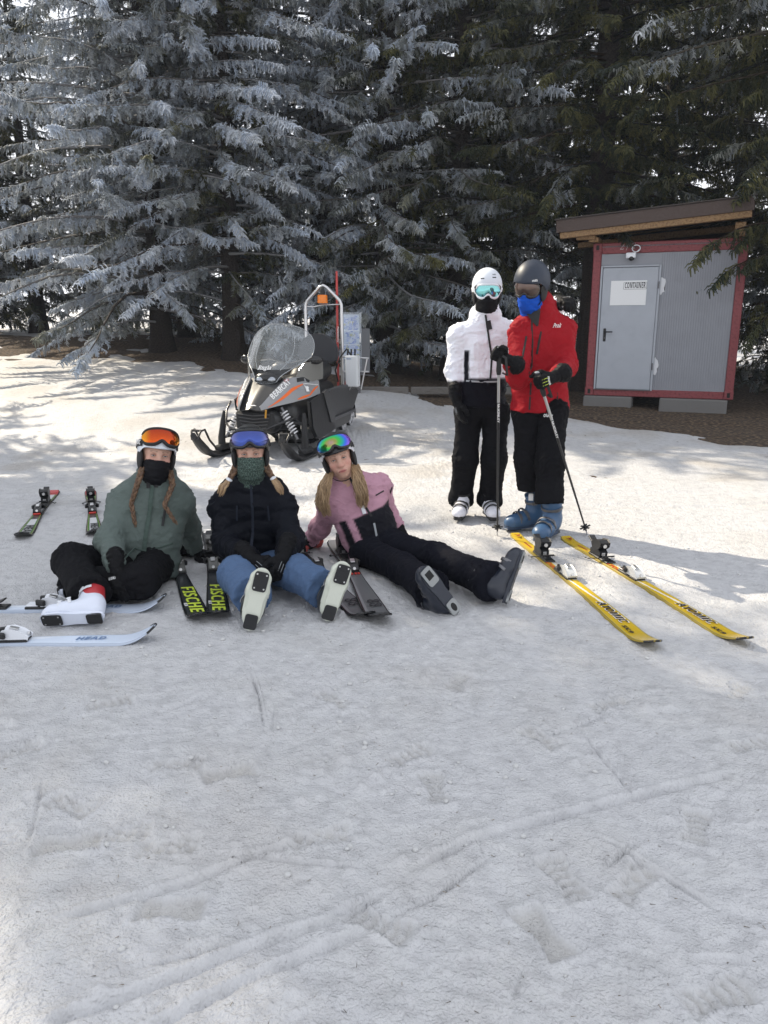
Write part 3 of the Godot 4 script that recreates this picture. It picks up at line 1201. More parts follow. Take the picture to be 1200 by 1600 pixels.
# ---------------------------------------------------------------- container with its roof
func shed() -> void:
	var t := thing("container_shed", "grey steel container with red frame, white door and brown lean-to roof at the right", "container", Vector3(3.42, 0.265, -13.2))
	t.rotation_degrees.y = -23.5
	var W := 2.3
	var H := 2.45
	var D := 2.9
	var red := grain(mat(lin(0.23, 0.048, 0.055), 0.6), plastic_n, 2.0, 0.5)
	red.albedo_texture = ntex(noise(0.02, 61, 5), 512, false, 1.0, grad([[0.0, Color(0.7, 0.62, 0.62)], [0.4, Color(0.95, 0.93, 0.93)], [1.0, Color(1, 1, 1)]]))
	var panel := mat(lin(0.25, 0.26, 0.29), 0.55)
	panel.albedo_texture = ntex(noise(0.006, 62, 5), 512, false, 1.0, grad([[0.0, Color(0.95, 0.95, 0.95)], [0.5, Color(0.985, 0.985, 0.985)], [1.0, Color(1, 1, 1)]]))
	grain(panel, plastic_n, 0.8, 0.25)
	var door_m := mat(lin(0.36, 0.385, 0.43), 0.5)
	door_m.albedo_texture = ntex(noise(0.008, 63, 5), 512, false, 1.0, grad([[0.0, Color(0.94, 0.94, 0.945)], [0.45, Color(0.98, 0.98, 0.98)], [1.0, Color(1, 1, 1)]]))
	grain(door_m, plastic_n, 0.7, 0.3)
	var dark := mat(lin(0.01, 0.01, 0.01), 0.8)
	# frame
	for x in [0.065, W - 0.065]:
		for z in [-0.065, -D + 0.065]:
			var b := MB.new()
			b.box(Vector3(x, H / 2, z), Vector3(0.13, H, 0.13), 0.012)
			var post := part("corner_post", b, red, t)
			for y in [0.07, H - 0.07]:
				var c := MB.new()
				c.box(Vector3(x, y, z), Vector3(0.146, 0.14, 0.146), 0.014)
				part("corner_casting", c, red, post)
				if z > -1.0:
					var s := MB.new()
					s.box(Vector3(x, y, z + 0.0735), Vector3(0.045, 0.075, 0.004), 0.0018)
					part("casting_slot", s, dark, post)
	for y in [[0.06, 0.12], [H - 0.085, 0.17]]:
		for z in [-0.07, -D + 0.07]:
			var b := MB.new()
			b.box(Vector3(W / 2, y[0], z), Vector3(W - 0.27, y[1], 0.12), 0.01)
			part("frame_rail", b, red, t)
		for x in [0.07, W - 0.07]:
			var b2 := MB.new()
			b2.box(Vector3(x, y[0], -D / 2), Vector3(0.12, y[1], D - 0.27), 0.01)
			part("frame_rail", b2, red, t)
	# wall sheets with shallow ribs
	var ribs := func(a: Vector3, b: Vector3, out: Vector3) -> MB:
		var mb := MB.new()
		var n := 30
		var dirv := (b - a) / n
		dirv.y = 0.0
		for i in n:
			var p0 := a + dirv * i
			var w0 := dirv.length()
			var d2 := dirv.normalized()
			for seg in [[0.0, 0.78, 0.0, 0.0], [0.78, 0.89, 0.0, -0.0035], [0.89, 1.0, -0.0035, 0.0]]:
				var q0: Vector3 = p0 + d2 * w0 * seg[0] + out * seg[2]
				var q1: Vector3 = p0 + d2 * w0 * seg[1] + out * seg[3]
				mb.face(PackedVector3Array([q0, q1, q1 + Vector3(0, b.y - a.y, 0), q0 + Vector3(0, b.y - a.y, 0)]), out)
		return mb
	part("wall_panel", ribs.call(Vector3(1.075, 0.12, -0.03), Vector3(W - 0.13, H - 0.17, -0.03), Vector3(0, 0, 1)), panel, t)
	var over := MB.new()
	over.box(Vector3(0.603, 2.19, -0.045), Vector3(0.942, 0.18, 0.03), 0.003)
	part("wall_panel", over, panel, t)
	for k in [[Vector3(0.03, 0.12, -0.13), Vector3(0.03, H - 0.17, -D + 0.13), Vector3(-1, 0, 0)], [Vector3(W - 0.03, 0.12, -0.13), Vector3(W - 0.03, H - 0.17, -D + 0.13), Vector3(1, 0, 0)], [Vector3(0.13, 0.12, -D + 0.03), Vector3(W - 0.13, H - 0.17, -D + 0.03), Vector3(0, 0, -1)]]:
		part("wall_panel", ribs.call(k[0], k[1], k[2]), panel, t)
	var inner := MB.new()
	inner.box(Vector3(W / 2, 0.08, -D / 2), Vector3(W - 0.16, 0.06, D - 0.16))
	part("floor", inner, M.wood, t)
	var top := MB.new()
	top.box(Vector3(W / 2, H - 0.06, -D / 2), Vector3(W - 0.02, 0.02, D - 0.02))
	part("ceiling", top, panel, t)
	# door
	var d := MB.new()
	d.box(Vector3(0.605, 1.09, -0.028), Vector3(0.862, 1.94, 0.05), 0.006)
	var door := part("door", d, door_m, t)
	var fr := MB.new()
	fr.box(Vector3(0.151, 1.1, -0.02), Vector3(0.03, 1.99, 0.044), 0.004)
	fr.box(Vector3(1.057, 1.1, -0.02), Vector3(0.034, 1.99, 0.05), 0.004)
	fr.box(Vector3(0.604, 2.082, -0.022), Vector3(0.87, 0.03, 0.05), 0.004)
	part("door_frame", fr, door_m, t)
	var sill := MB.new()
	sill.box(Vector3(0.604, 0.112, 0.0), Vector3(0.9, 0.016, 0.04), 0.003)
	part("door_sill", sill, M.dark_steel, t)
	for y in [0.5, 1.78]:
		var hb := MB.new()
		hb.bar(Vector3(1.052, y - 0.055, 0.014), Vector3(1.052, y + 0.055, 0.014), 0.011)
		part("hinge", hb, M.dark_steel, door)
		var ov := MB.new()      # bare white primer sprayed around the hinge
		var ring := PackedVector3Array()
		for s in 18:
			var a := TAU * s / 18.0
			ring.append(Vector3(1.094 + cos(a) * 0.055 * rng.randf_range(0.6, 1.25), y + sin(a) * 0.14 * rng.randf_range(0.7, 1.2), -0.0265))
		ov.face(ring, Vector3(0, 0, 1))
		part("primer_patch", ov, mat(lin(0.6, 0.61, 0.64), 0.7), t)
	var hd := MB.new()
	hd.box(Vector3(0.26, 1.0, 0.004), Vector3(0.042, 0.21, 0.012), 0.004)
	var plate := part("handle_plate", hd, M.matt_black, door)
	var lev := MB.new()
	lev.tube(PackedVector3Array([Vector3(0.262, 1.05, 0.005), Vector3(0.262, 1.05, 0.045), Vector3(0.275, 1.05, 0.055), Vector3(0.39, 1.048, 0.055)]), 0.010, 8)
	part("handle", lev, M.matt_black, door)
	var key := MB.new()
	key.bar(Vector3(0.26, 0.95, 0.006), Vector3(0.26, 0.95, 0.016), 0.009)
	part("lock_cylinder", key, M.dark_steel, door)
	# sign on the door
	var sg := MB.new()
	sg.box(Vector3(0.592, 1.665, 0.0005), Vector3(0.56, 0.385, 0.005), 0.001)
	var sign := part("door_sign", sg, mat(lin(0.72, 0.73, 0.74), 0.45), door)
	lettering("CONTAINER", 0.088, M.black_print, sign, Vector3(0.532, 1.738, 0.003), Vector3.RIGHT, Vector3.UP, true, "Droid Sans", 0.0, "lettering", 0.32)
	var outl := MB.new()
	for e in [[Vector3(0.692, 1.828, 0), Vector3(0.355, 0.004, 0.001)], [Vector3(0.692, 1.722, 0), Vector3(0.355, 0.004, 0.001)], [Vector3(0.513, 1.775, 0), Vector3(0.004, 0.104, 0.001)], [Vector3(0.868, 1.775, 0), Vector3(0.004, 0.104, 0.001)]]:
		outl.box(e[0] + Vector3(0, 0, 0.0037), e[1])
	part("sign_border", outl, M.black_print, sign)
	lettering("2 / 5", 0.09, mat(lin(0.5, 0.45, 0.45), 0.9), t, Vector3(0.42, H - 0.125, -0.0095), Vector3.RIGHT, Vector3.UP, false, "Droid Serif", 0.15, "chalk_mark")
	# lean-to roof
	var brown := grain(mat(lin(0.055, 0.034, 0.027), 0.6), M.wood.normal_texture, 2.0, 0.5)
	var sl := 0.068
	var bs := Basis(Vector3(0, 0, 1), atan(sl))
	var R := func(x: float, y: float, z: float) -> Vector3: return Vector3(x, 2.79 + sl * (x + 0.55) + y, z)
	var fa := MB.new()
	fa.box(R.call(0.88, -0.095, 0.34), Vector3(2.88, 0.19, 0.024), 0.004, bs)
	part("fascia_board", fa, brown, t)
	var fb := MB.new()
	fb.box(R.call(0.88, -0.095, -D - 0.3), Vector3(2.88, 0.19, 0.024), 0.004, bs)
	part("fascia_board", fb, brown, t)
	for x in [-0.545, 2.305]:
		var fs := MB.new()
		fs.box(R.call(x, -0.095, -D / 2 + 0.02), Vector3(0.024, 0.19, D + 0.6), 0.004, bs)
		part("fascia_board", fs, brown, t)
	var rf := MB.new()
	rf.box(R.call(0.88, 0.012, -D / 2 + 0.02), Vector3(2.94, 0.02, D + 0.72), 0.006, bs)
	part("roof", rf, grain(mat(lin(0.06, 0.05, 0.045), 0.85), cloth_n, 3.0, 0.6), t)
	var pine := grain(mat(lin(0.30, 0.19, 0.095), 0.75), M.wood.normal_texture, 2.5, 0.8)
	pine.albedo_texture = ntex(noise(0.02, 64, 4), 512, false, 1.0, grad([[0.0, Color(0.62, 0.55, 0.5)], [0.5, Color(0.9, 0.88, 0.85)], [1.0, Color(1, 1, 1)]]))
	for z in [0.27, -1.4, -D - 0.2]:
		var bm := MB.new()
		bm.box(R.call(0.90, -0.235, z), Vector3(2.80, 0.095, 0.11), 0.006, bs)
		part("roof_beam", bm, pine, t)
	for k in 7:
		var bo := MB.new()
		bo.box(R.call(0.88, -0.008 - 0.012, 0.1 - k * 0.5), Vector3(2.8, 0.018, 0.12), 0.003, bs)
		part("roof_batten", bo, pine, t)
	for x in [[0.02, 0.075], [2.16, 0.20]]:
		for z in [0.02, -D + 0.1]:
			var bl := MB.new()
			bl.box(Vector3(x[0], H + 0.002 + x[1] / 2, z), Vector3(0.15, x[1], 0.36), 0.006)
			part("bearing_block", bl, pine, t)
	var bl2 := MB.new()
	bl2.box(R.call(-0.1, -0.30, 0.18), Vector3(0.3, 0.06, 0.12), 0.006)
	part("bearing_block", bl2, pine, t)
	# the concrete blocks it stands on
	var conc := grain(mat(lin(0.17, 0.165, 0.16), 0.95), cloth_n, 2.0, 1.2)
	for q in [[0.38, 0.78], [1.72, 1.02], [0.4, 0.8], [1.7, 0.9]].size():
		var xx: float = [0.38, 1.72, 0.4, 1.7][q]
		var ww: float = [0.78, 1.02, 0.8, 0.9][q]
		var zz: float = -0.08 if q < 2 else -D + 0.2
		var s := thing("concrete_block", ["concrete block under the container's left front corner", "wide concrete block under the container's right front corner", "concrete block under the container's left rear corner", "concrete block under the container's right rear corner"][q], "block", t.transform * Vector3(xx, -0.265, zz), "concrete blocks under the container")
		s.rotation = t.rotation
		var cb := MB.new()
		cb.box(Vector3(0, 0.13, 0), Vector3(ww, 0.262, 0.34), 0.015)
		part("block", cb, conc, s)
	# security camera under the top rail
	var cam := thing("security_camera", "white security camera with a coiled cable on the container's red top rail", "security camera", t.transform * Vector3(0.6, 2.27, 0.02))
	cam.rotation = t.rotation
	var cbx := MB.new()
	cbx.box(Vector3(0, -0.03, 0.035), Vector3(0.15, 0.085, 0.075), 0.01)
	part("housing", cbx, M.white_plastic, cam)
	var dome := MB.new()
	dome.ball(Vector3(0.01, -0.075, 0.045), Vector3(0.045, 0.04, 0.04))
	part("lens_dome", dome, M.gloss_black, cam)
	var coil := MB.new()
	var cp := PackedVector3Array()
	for s in 40:
		var a := TAU * s / 16.0
		cp.append(Vector3(0.07 + cos(a) * 0.062, 0.075 + sin(a) * 0.052, 0.004 + s * 0.0006))
	coil.tube(cp, 0.008, 6)
	coil.tube(PackedVector3Array([cp[0], Vector3(0.09, 0.03, 0.02), Vector3(0.03, 0.0, 0.03)]), 0.008, 6)
	part("cable", coil, M.white_plastic, cam)

# ---------------------------------------------------------------- things between the snowmobile and the trees
func yard() -> void:
	var b := thing("timber_edging", "long weathered timber lying along the edge of the snow behind the skiers", "timber", Vector3(0.45, base_height(0.45, -13.9), -13.9))
	b.rotation_degrees.y = -2.0
	for k in 2:
		var mb := MB.new()
		mb.box(Vector3(-0.95 + k * 1.92, 0.05, 0.0), Vector3(1.88, 0.13, 0.16), 0.012)
		part("beam", mb, grain(mat(lin(0.13, 0.12, 0.11), 0.9), M.wood.normal_texture, 2.0, 1.2), b)
	# ski-map board
	var t := thing("map_board", "narrow standing board of blue printed piste maps behind the snowmobile", "board", Vector3(-0.56, base_height(-0.56, -13.4) - 0.02, -13.4))
	var img := Image.create(96, 320, false, Image.FORMAT_RGB8)
	var r := RandomNumberGenerator.new()
	r.seed = 5
	img.fill(Color(0.66, 0.71, 0.78))
	for k in 150:
		var c := Color(0.22, 0.33, 0.66).lerp(Color(0.78, 0.8, 0.84), r.randf())
		if k % 9 == 0:
			c = Color(0.62, 0.62, 0.4)
		img.fill_rect(Rect2i(r.randi_range(2, 80), r.randi_range(6, 215), r.randi_range(5, 18), r.randi_range(4, 20)), c)
	img.fill_rect(Rect2i(0, 78, 96, 5), Color(0.8, 0.82, 0.86))
	img.fill_rect(Rect2i(0, 150, 96, 4), Color(0.8, 0.82, 0.86))
	img.fill_rect(Rect2i(0, 225, 96, 95), Color(0.45, 0.46, 0.47))
	var pm := mat(Color(1, 1, 1), 0.35)
	pm.albedo_texture = ImageTexture.create_from_image(img)
	var q := MB.new()
	q.box(Vector3(0, 0.80, 0), Vector3(0.285, 1.05, 0.02), 0.004)
	for i in q.v.size():
		q.uv[i] = Vector2((q.v[i].x + 0.1425) / 0.285, (1.325 - q.v[i].y) / 1.05)
	part("printed_panel", q, pm, t)
	var glass := mat(Color(0.8, 0.85, 0.9, 0.14), 0.08)
	glass.transparency = BaseMaterial3D.TRANSPARENCY_ALPHA
	var g := MB.new()
	g.box(Vector3(0.02, 0.86, 0.045), Vector3(0.32, 1.0, 0.008), 0.002)
	part("cover_pane", g, glass, t)
	var sd := MB.new()
	sd.box(Vector3(0.24, 0.72, -0.1), Vector3(0.17, 0.75, 0.02), 0.004, Basis(Vector3.UP, 0.5))
	part("side_panel", sd, mat(lin(0.12, 0.125, 0.135), 0.5), t)
	for x in [-0.09, 0.12]:
		var p := MB.new()
		p.box(Vector3(x, 0.33, -0.03), Vector3(0.07, 0.7, 0.035), 0.006)
		part("post", p, M.dark_steel, t)

# ---------------------------------------------------------------- snowmobile (own axes: z forward, x to its left, y up)
func snowmobile() -> void:
	var t := thing("snowmobile", "grey, black and orange snowmobile with tall windscreen and steel roll bar behind the seated women", "snowmobile", Vector3(-1.34, 0.0, -8.45))
	t.rotation_degrees.y = -16.0
	var black: Material = M.black_plastic
	var grey := grain(mat(lin(0.25, 0.255, 0.265), 0.32), plastic_n, 2.0, 0.15)
	var dgrey := grain(mat(lin(0.055, 0.055, 0.057), 0.4), plastic_n, 2.0, 0.2)
	# black main body
	var f := Field.new()
	f.K = 0.07
	f.cap(Vector3(-0.13, 0.40, 0.06), Vector3(0.13, 0.40, 0.06), 0.13, 0.13)
	f.cap(Vector3(-0.16, 0.46, -0.25), Vector3(0.16, 0.46, -0.25), 0.19, 0.19)
	f.cap(Vector3(-0.20, 0.48, -0.6), Vector3(0.20, 0.48, -0.6), 0.20, 0.20)
	f.cap(Vector3(-0.06, 0.72, -0.35), Vector3(0.06, 0.72, -0.35), 0.13, 0.13)
	f.cap(Vector3(-0.08, 0.66, -0.7), Vector3(0.08, 0.66, -0.7), 0.15, 0.15)
	f.cap(Vector3(-0.12, 0.5, -0.9), Vector3(0.12, 0.5, -1.3), 0.14, 0.12)
	for s in [-1.0, 1.0]:
		f.cap(Vector3(s * 0.29, 0.47, -0.42), Vector3(s * 0.31, 0.43, -0.85), 0.12, 0.10)
		f.cap(Vector3(s * 0.31, 0.43, -0.85), Vector3(s * 0.22, 0.50, -1.7), 0.10, 0.09)
	var mb := MB.new()
	f.build(mb, 0.02)
	part("body", mb, black, t)
	# seat
	var sf := Field.new()
	sf.K = 0.05
	for s in [-0.07, 0.07]:
		sf.cap(Vector3(s, 0.74, -0.78), Vector3(s, 0.72, -1.3), 0.10, 0.115)
		sf.cap(Vector3(s, 0.80, -1.28), Vector3(s, 0.86, -1.72), 0.115, 0.125)
		sf.cap(Vector3(s, 0.60, -0.9), Vector3(s, 0.6, -1.8), 0.12, 0.13)
	var sm := MB.new()
	sf.build(sm, 0.018)
	var seat := part("seat", sm, grain(mat(lin(0.014, 0.014, 0.015), 0.5), cloth_n, 4.0, 0.4), t)
	var br := MB.new()
	var arch := PackedVector2Array([Vector2(0.23, 0.98)])
	for k in 13:
		var a := PI * k / 12.0
		arch.append(Vector2(cos(a) * 0.25, 1.06 + sin(a) * 0.24))
	arch.append(Vector2(-0.23, 0.98))
	br.prism(arch, Vector3(0, 0, -1.74), Vector3(1, 0, 0), Vector3(0, 1, 0), -0.09, 0.018)
	part("backrest", br, grain(mat(lin(0.014, 0.015, 0.02), 0.5), cloth_n, 4.0, 0.4), t)
	# belly: grille with slats, nose plate
	var gr := MB.new()
	gr.box(Vector3(0, 0.42, 0.17), Vector3(0.44, 0.20, 0.06), 0.02)
	var grille := part("grille", gr, M.matt_black, t)
	for k in 5:
		var sl := MB.new()
		sl.tube(PackedVector3Array([Vector3(-0.19 + k * 0.012, 0.49 - k * 0.036, 0.205), Vector3(0, 0.475 - k * 0.036, 0.225), Vector3(0.19 - k * 0.012, 0.49 - k * 0.036, 0.205)]), 0.007, 5)
		part("slat", sl, dgrey, grille)
	# centre hood
	var rows := []
	for j in 9:
		var v := j / 8.0
		var line := PackedVector3Array()
		for i in 11:
			var u := -1.0 + i / 5.0
			var w := lerpf(0.165, 0.215, v)
			line.append(Vector3(u * w, lerpf(0.545, 0.86, pow(v, 0.9)) - 0.018 * u * u + 0.012 * smoothstep(0.3, 0.0, absf(u)), lerpf(0.285, -0.24, v) - 0.05 * u * u * (1.0 - v)))
		rows.append(line)
	var ch := MB.new()
	ch.sheet(rows, 0.012, Vector3(0, 1, 0.5))
	var hood := part("hood", ch, grain(mat(lin(0.022, 0.022, 0.023), 0.38), plastic_n, 2.0, 0.2), t)
	var em := MB.new()
	em.prism(PackedVector2Array([Vector2(-0.05, -0.01), Vector2(-0.02, 0.008), Vector2(0.03, 0.012), Vector2(0.055, 0.0), Vector2(0.02, 0.002)]), Vector3(0.01, 0.585, 0.265), Vector3(1, 0, 0), Vector3(0, 0.55, -0.83).normalized(), 0.004)
	part("emblem", em, M.white_print, hood)
	# grey side panels with their stripes and lettering
	for s in [1.0, -1.0]:
		var top := [Vector3(0.12, 0.585, 0.30), Vector3(0.165, 0.72, 0.06), Vector3(0.215, 0.85, -0.20), Vector3(0.33, 0.86, -0.42), Vector3(0.43, 0.80, -0.64)]
		var bot := [Vector3(0.135, 0.545, 0.29), Vector3(0.24, 0.575, 0.12), Vector3(0.345, 0.60, -0.10), Vector3(0.42, 0.625, -0.34), Vector3(0.455, 0.655, -0.62)]
		var P := func(u: float, v: float, out: float) -> Vector3:
			var x := clampf(u, 0.0, 1.0) * 4.0
			var i := mini(int(x), 3)
			var a: Vector3 = top[i].lerp(top[i + 1], x - i)
			var b: Vector3 = bot[i].lerp(bot[i + 1], x - i)
			var p := b.lerp(a, v) + Vector3(0.6, 0.5, 0.35).normalized() * (0.03 * sin(PI * v) * sin(PI * minf(u * 1.1, 1.0)) + out)
			return Vector3(p.x * s, p.y, p.z)
		var pr := []
		for j in 9:
			var line := PackedVector3Array()
			for i in 25:
				line.append(P.call(i / 24.0, j / 8.0, 0.0))
			pr.append(line)
		var pm := MB.new()
		pm.sheet(pr, 0.012, Vector3(s * 0.6, 0.5, 0.35))
		var panel := part("side_panel", pm, grey, t)
		for q in [[0.10, 0.70, 0.10, 0.62, 0.035, 0.15, M.orange_print], [0.56, 0.80, 0.06, 0.12, 0.03, 0.09, M.orange_print], [0.79, 0.97, 0.12, 0.55, 0.08, 0.12, M.orange_print], [0.70, 0.98, 0.62, 0.66, 0.025, 0.03, M.white_print]]:
			var lo := []
			var hi := []
			var st := []
			for j in 2:
				var line := PackedVector3Array()
				for i in 13:
					var k := i / 12.0
					var u: float = lerpf(q[0], q[1], k)
					var v: float = lerpf(q[2], q[3], k) + (j - 0.5) * lerpf(q[4], q[5], sin(PI * k))
					line.append(P.call(u, clampf(v, 0.01, 0.99), 0.003))
				st.append(line)
			var sb := MB.new()
			sb.sheet(st, 0.0015, Vector3(s * 0.6, 0.5, 0.35))
			part("stripe", sb, q[6], panel)
		var u0: Vector3 = P.call(0.12, 0.38, 0.004)
		var u1: Vector3 = P.call(0.60, 0.86, 0.004)
		var wv: Vector3 = P.call(0.35, 0.9, 0.0) - P.call(0.35, 0.2, 0.0)
		if s > 0:
			lettering("BEARCAT", 0.062, M.white_print, panel, u0 + (u1 - u0) * 0.16 + Vector3(0.012, 0.010, 0.01), u1 - u0, wv, true, "Droid Sans", 0.1, "lettering", 0.36)
			var p3: Vector3 = P.call(0.60, 0.40, 0.006)
			lettering("3000", 0.034, M.grey_print, panel, p3, P.call(0.8, 0.5, 0.0) - P.call(0.55, 0.45, 0.0), wv, true, "Droid Sans", 0.1, "model_mark", 0.09)
			var lt: Vector3 = P.call(0.45, 0.9, 0.006)
			lettering("7000", 0.028, M.red_print, panel, lt, P.call(0.6, 0.9, 0.0) - P.call(0.45, 0.9, 0.0), wv, false, "Droid Sans", 0.1, "model_mark", 0.07)
			var cat := MB.new()
			cat.prism(PackedVector2Array([Vector2(-0.03, -0.035), Vector2(0.025, -0.035), Vector2(0.028, 0.0), Vector2(0.045, 0.02), Vector2(0.02, 0.035), Vector2(-0.005, 0.03), Vector2(-0.03, 0.05), Vector2(-0.02, 0.01)]), P.call(0.74, 0.38, 0.007), (P.call(0.8, 0.4, 0.0) - P.call(0.7, 0.4, 0.0)).normalized(), wv.normalized(), 0.002)
			part("emblem", cat, M.white_print, panel)
		else:
			lettering("BEARCAT", 0.062, M.white_print, panel, u1 - (u1 - u0) * 0.12 + Vector3(-0.012, 0.010, 0.01), u0 - u1, wv, true, "Droid Sans", 0.1, "lettering", 0.36)
		var hole := MB.new()
		hole.sheet([PackedVector3Array([P.call(0.62, 0.74, 0.003), P.call(0.72, 0.76, 0.003), P.call(0.82, 0.72, 0.003)]), PackedVector3Array([P.call(0.64, 0.94, 0.003), P.call(0.74, 0.96, 0.003), P.call(0.85, 0.93, 0.003)])], 0.001, Vector3(s * 0.6, 0.5, 0.35))
		part("air_intake", hole, M.matt_black, panel)
		# lower body side, foot well and tunnel side
		var yz := func(pts: PackedVector2Array, x: float, th: float, bev: float) -> MB:
			var q := MB.new()
			q.prism(pts, Vector3(s * x, 0, 0), Vector3(0, 0, 1), Vector3(0, 1, 0), -th * s, bev)
			return q
		part("lower_cowl", yz.call(PackedVector2Array([Vector2(-0.36, 0.30), Vector2(-0.30, 0.585), Vector2(-0.58, 0.64), Vector2(-0.80, 0.60), Vector2(-1.06, 0.22), Vector2(-0.74, 0.13), Vector2(-0.50, 0.17)]), 0.42, 0.05, 0.02), black, t)
		part("foot_guard", yz.call(PackedVector2Array([Vector2(-0.66, 0.66), Vector2(-0.78, 0.69), Vector2(-1.05, 0.45), Vector2(-1.02, 0.28), Vector2(-0.90, 0.30)]), 0.455, 0.03, 0.01), dgrey, t)
		part("rear_side", yz.call(PackedVector2Array([Vector2(-1.0, 0.48), Vector2(-1.15, 0.64), Vector2(-1.75, 0.66), Vector2(-2.25, 0.56), Vector2(-2.0, 0.36), Vector2(-1.82, 0.20), Vector2(-1.0, 0.16)]), 0.34, 0.05, 0.02), dgrey, t)
		part("running_board", yz.call(PackedVector2Array([Vector2(-0.75, 0.27), Vector2(-0.75, 0.30), Vector2(-2.0, 0.34), Vector2(-2.0, 0.31)]), 0.37, 0.06, 0.006), M.dark_steel, t)
		# front suspension
		var sp := MB.new()
		sp.tube(PackedVector3Array([Vector3(s * 0.50, 0.06, 0.0), Vector3(s * 0.50, 0.20, 0.0), Vector3(s * 0.485, 0.38, -0.03), Vector3(s * 0.475, 0.49, -0.05)]), [0.045, 0.042, 0.034, 0.02], 8)
		part("spindle", sp, M.matt_black, t)
		for q in [[Vector3(0.47, 0.20, -0.01), Vector3(0.20, 0.27, 0.10)], [Vector3(0.47, 0.20, -0.01), Vector3(0.20, 0.26, -0.22)], [Vector3(0.46, 0.37, -0.03), Vector3(0.20, 0.42, 0.04)], [Vector3(0.46, 0.37, -0.03), Vector3(0.20, 0.42, -0.26)]]:
			var ab := MB.new()
			ab.bar(Vector3(q[0].x * s, q[0].y, q[0].z), Vector3(q[1].x * s, q[1].y, q[1].z), 0.016)
			part("suspension_arm", ab, M.matt_black, t)
		var d0 := Vector3(s * 0.425, 0.21, 0.02)
		var d1 := Vector3(s * 0.235, 0.55, 0.0)
		var sh := MB.new()
		sh.bar(d0, d1, 0.018)
		var shock := part("shock_absorber", sh, M.dark_steel, t)
		var coil := PackedVector3Array()
		var ax := (d1 - d0).normalized()
		var ux := ax.cross(Vector3.FORWARD).normalized()
		var uy := ax.cross(ux)
		for k in 97:
			var a := TAU * k / 12.0
			coil.append(d0.lerp(d1, 0.16 + 0.72 * k / 96.0) + (ux * cos(a) + uy * sin(a)) * 0.037)
		var cm := MB.new()
		cm.tube(coil, 0.0085, 6)
		part("coil_spring", cm, mat(lin(0.66, 0.66, 0.68), 0.35), shock)
		# ski with its loop
		var sr := []
		for k in 25:
			var z := lerpf(-0.55, 0.62, k / 24.0)
			var y := 0.018 + 0.26 * pow(maxf(0.0, (z - 0.12) / 0.5), 2.0)
			var w := 0.078 * (1.0 - 0.55 * pow(maxf(0.0, (z - 0.25) / 0.37), 2.0)) * (1.0 if z > -0.5 else 0.7)
			var x: float = s * 0.5
			sr.append(PackedVector3Array([Vector3(x - w, y + 0.012, z), Vector3(x - w * 0.8, y - 0.006, z), Vector3(x - 0.015, y - 0.006, z), Vector3(x, y - 0.022, z), Vector3(x + 0.015, y - 0.006, z), Vector3(x + w * 0.8, y - 0.006, z), Vector3(x + w, y + 0.012, z), Vector3(x + w * 0.9, y + 0.03, z), Vector3(x + w * 0.5, y + 0.018, z), Vector3(x + 0.02, y + 0.05, z), Vector3(x - 0.02, y + 0.05, z), Vector3(x - w * 0.5, y + 0.018, z), Vector3(x - w * 0.9, y + 0.03, z)]))
		var skm := MB.new()
		skm.loft(sr)
		var sk := part("front_ski", skm, black, t)
		for e in [-1.0, 1.0]:
			var lp := MB.new()
			lp.tube(PackedVector3Array([Vector3(s * 0.5 + e * 0.03, 0.25, 0.60), Vector3(s * 0.5 + e * 0.055, 0.335, 0.555), Vector3(s * 0.5 + e * 0.06, 0.345, 0.48), Vector3(s * 0.5 + e * 0.055, 0.22, 0.38), Vector3(s * 0.5 + e * 0.05, 0.10, 0.22)]), 0.012, 6)
			part("ski_loop_rail", lp, black, sk)
		var lb := MB.new()
		lb.bar(Vector3(s * 0.5 - 0.055, 0.34, 0.55), Vector3(s * 0.5 + 0.055, 0.34, 0.55), 0.013)
		part("ski_loop", lb, black, sk)
		var sad := MB.new()
		sad.box(Vector3(s * 0.5, 0.085, -0.02), Vector3(0.09, 0.07, 0.26), 0.02)
		part("ski_saddle", sad, M.matt_black, sk)
		# mirrors, side wind deflectors
		var mi := MB.new()
		mi.ball(Vector3(s * 0.44, 1.035, -0.55), Vector3(0.075, 0.048, 0.03), Basis(Vector3.UP, s * 0.4))
		mi.bar(Vector3(s * 0.34, 0.98, -0.50), Vector3(s * 0.42, 1.02, -0.54), 0.015)
		part("mirror", mi, M.gloss_black, t)
		var df := MB.new()
		df.sheet([PackedVector3Array([Vector3(s * 0.27, 0.82, -0.30), Vector3(s * 0.40, 0.80, -0.52), Vector3(s * 0.46, 0.82, -0.70)]), PackedVector3Array([Vector3(s * 0.30, 0.93, -0.36), Vector3(s * 0.41, 0.93, -0.54), Vector3(s * 0.465, 0.96, -0.70)]), PackedVector3Array([Vector3(s * 0.34, 1.0, -0.42), Vector3(s * 0.42, 1.02, -0.56), Vector3(s * 0.465, 1.04, -0.68)])], 0.006, Vector3(s, 0, 0.6))
		part("wind_deflector", df, mat(lin(0.16, 0.16, 0.15), 0.15), t)
		var hg := MB.new()
		hg.tube(PackedVector3Array([Vector3(s * 0.05, 0.98, -0.72), Vector3(s * 0.22, 1.02, -0.76), Vector3(s * 0.36, 1.0, -0.82)]), [0.014, 0.014, 0.02], 8)
		part("handlebar", hg, M.matt_black, t)
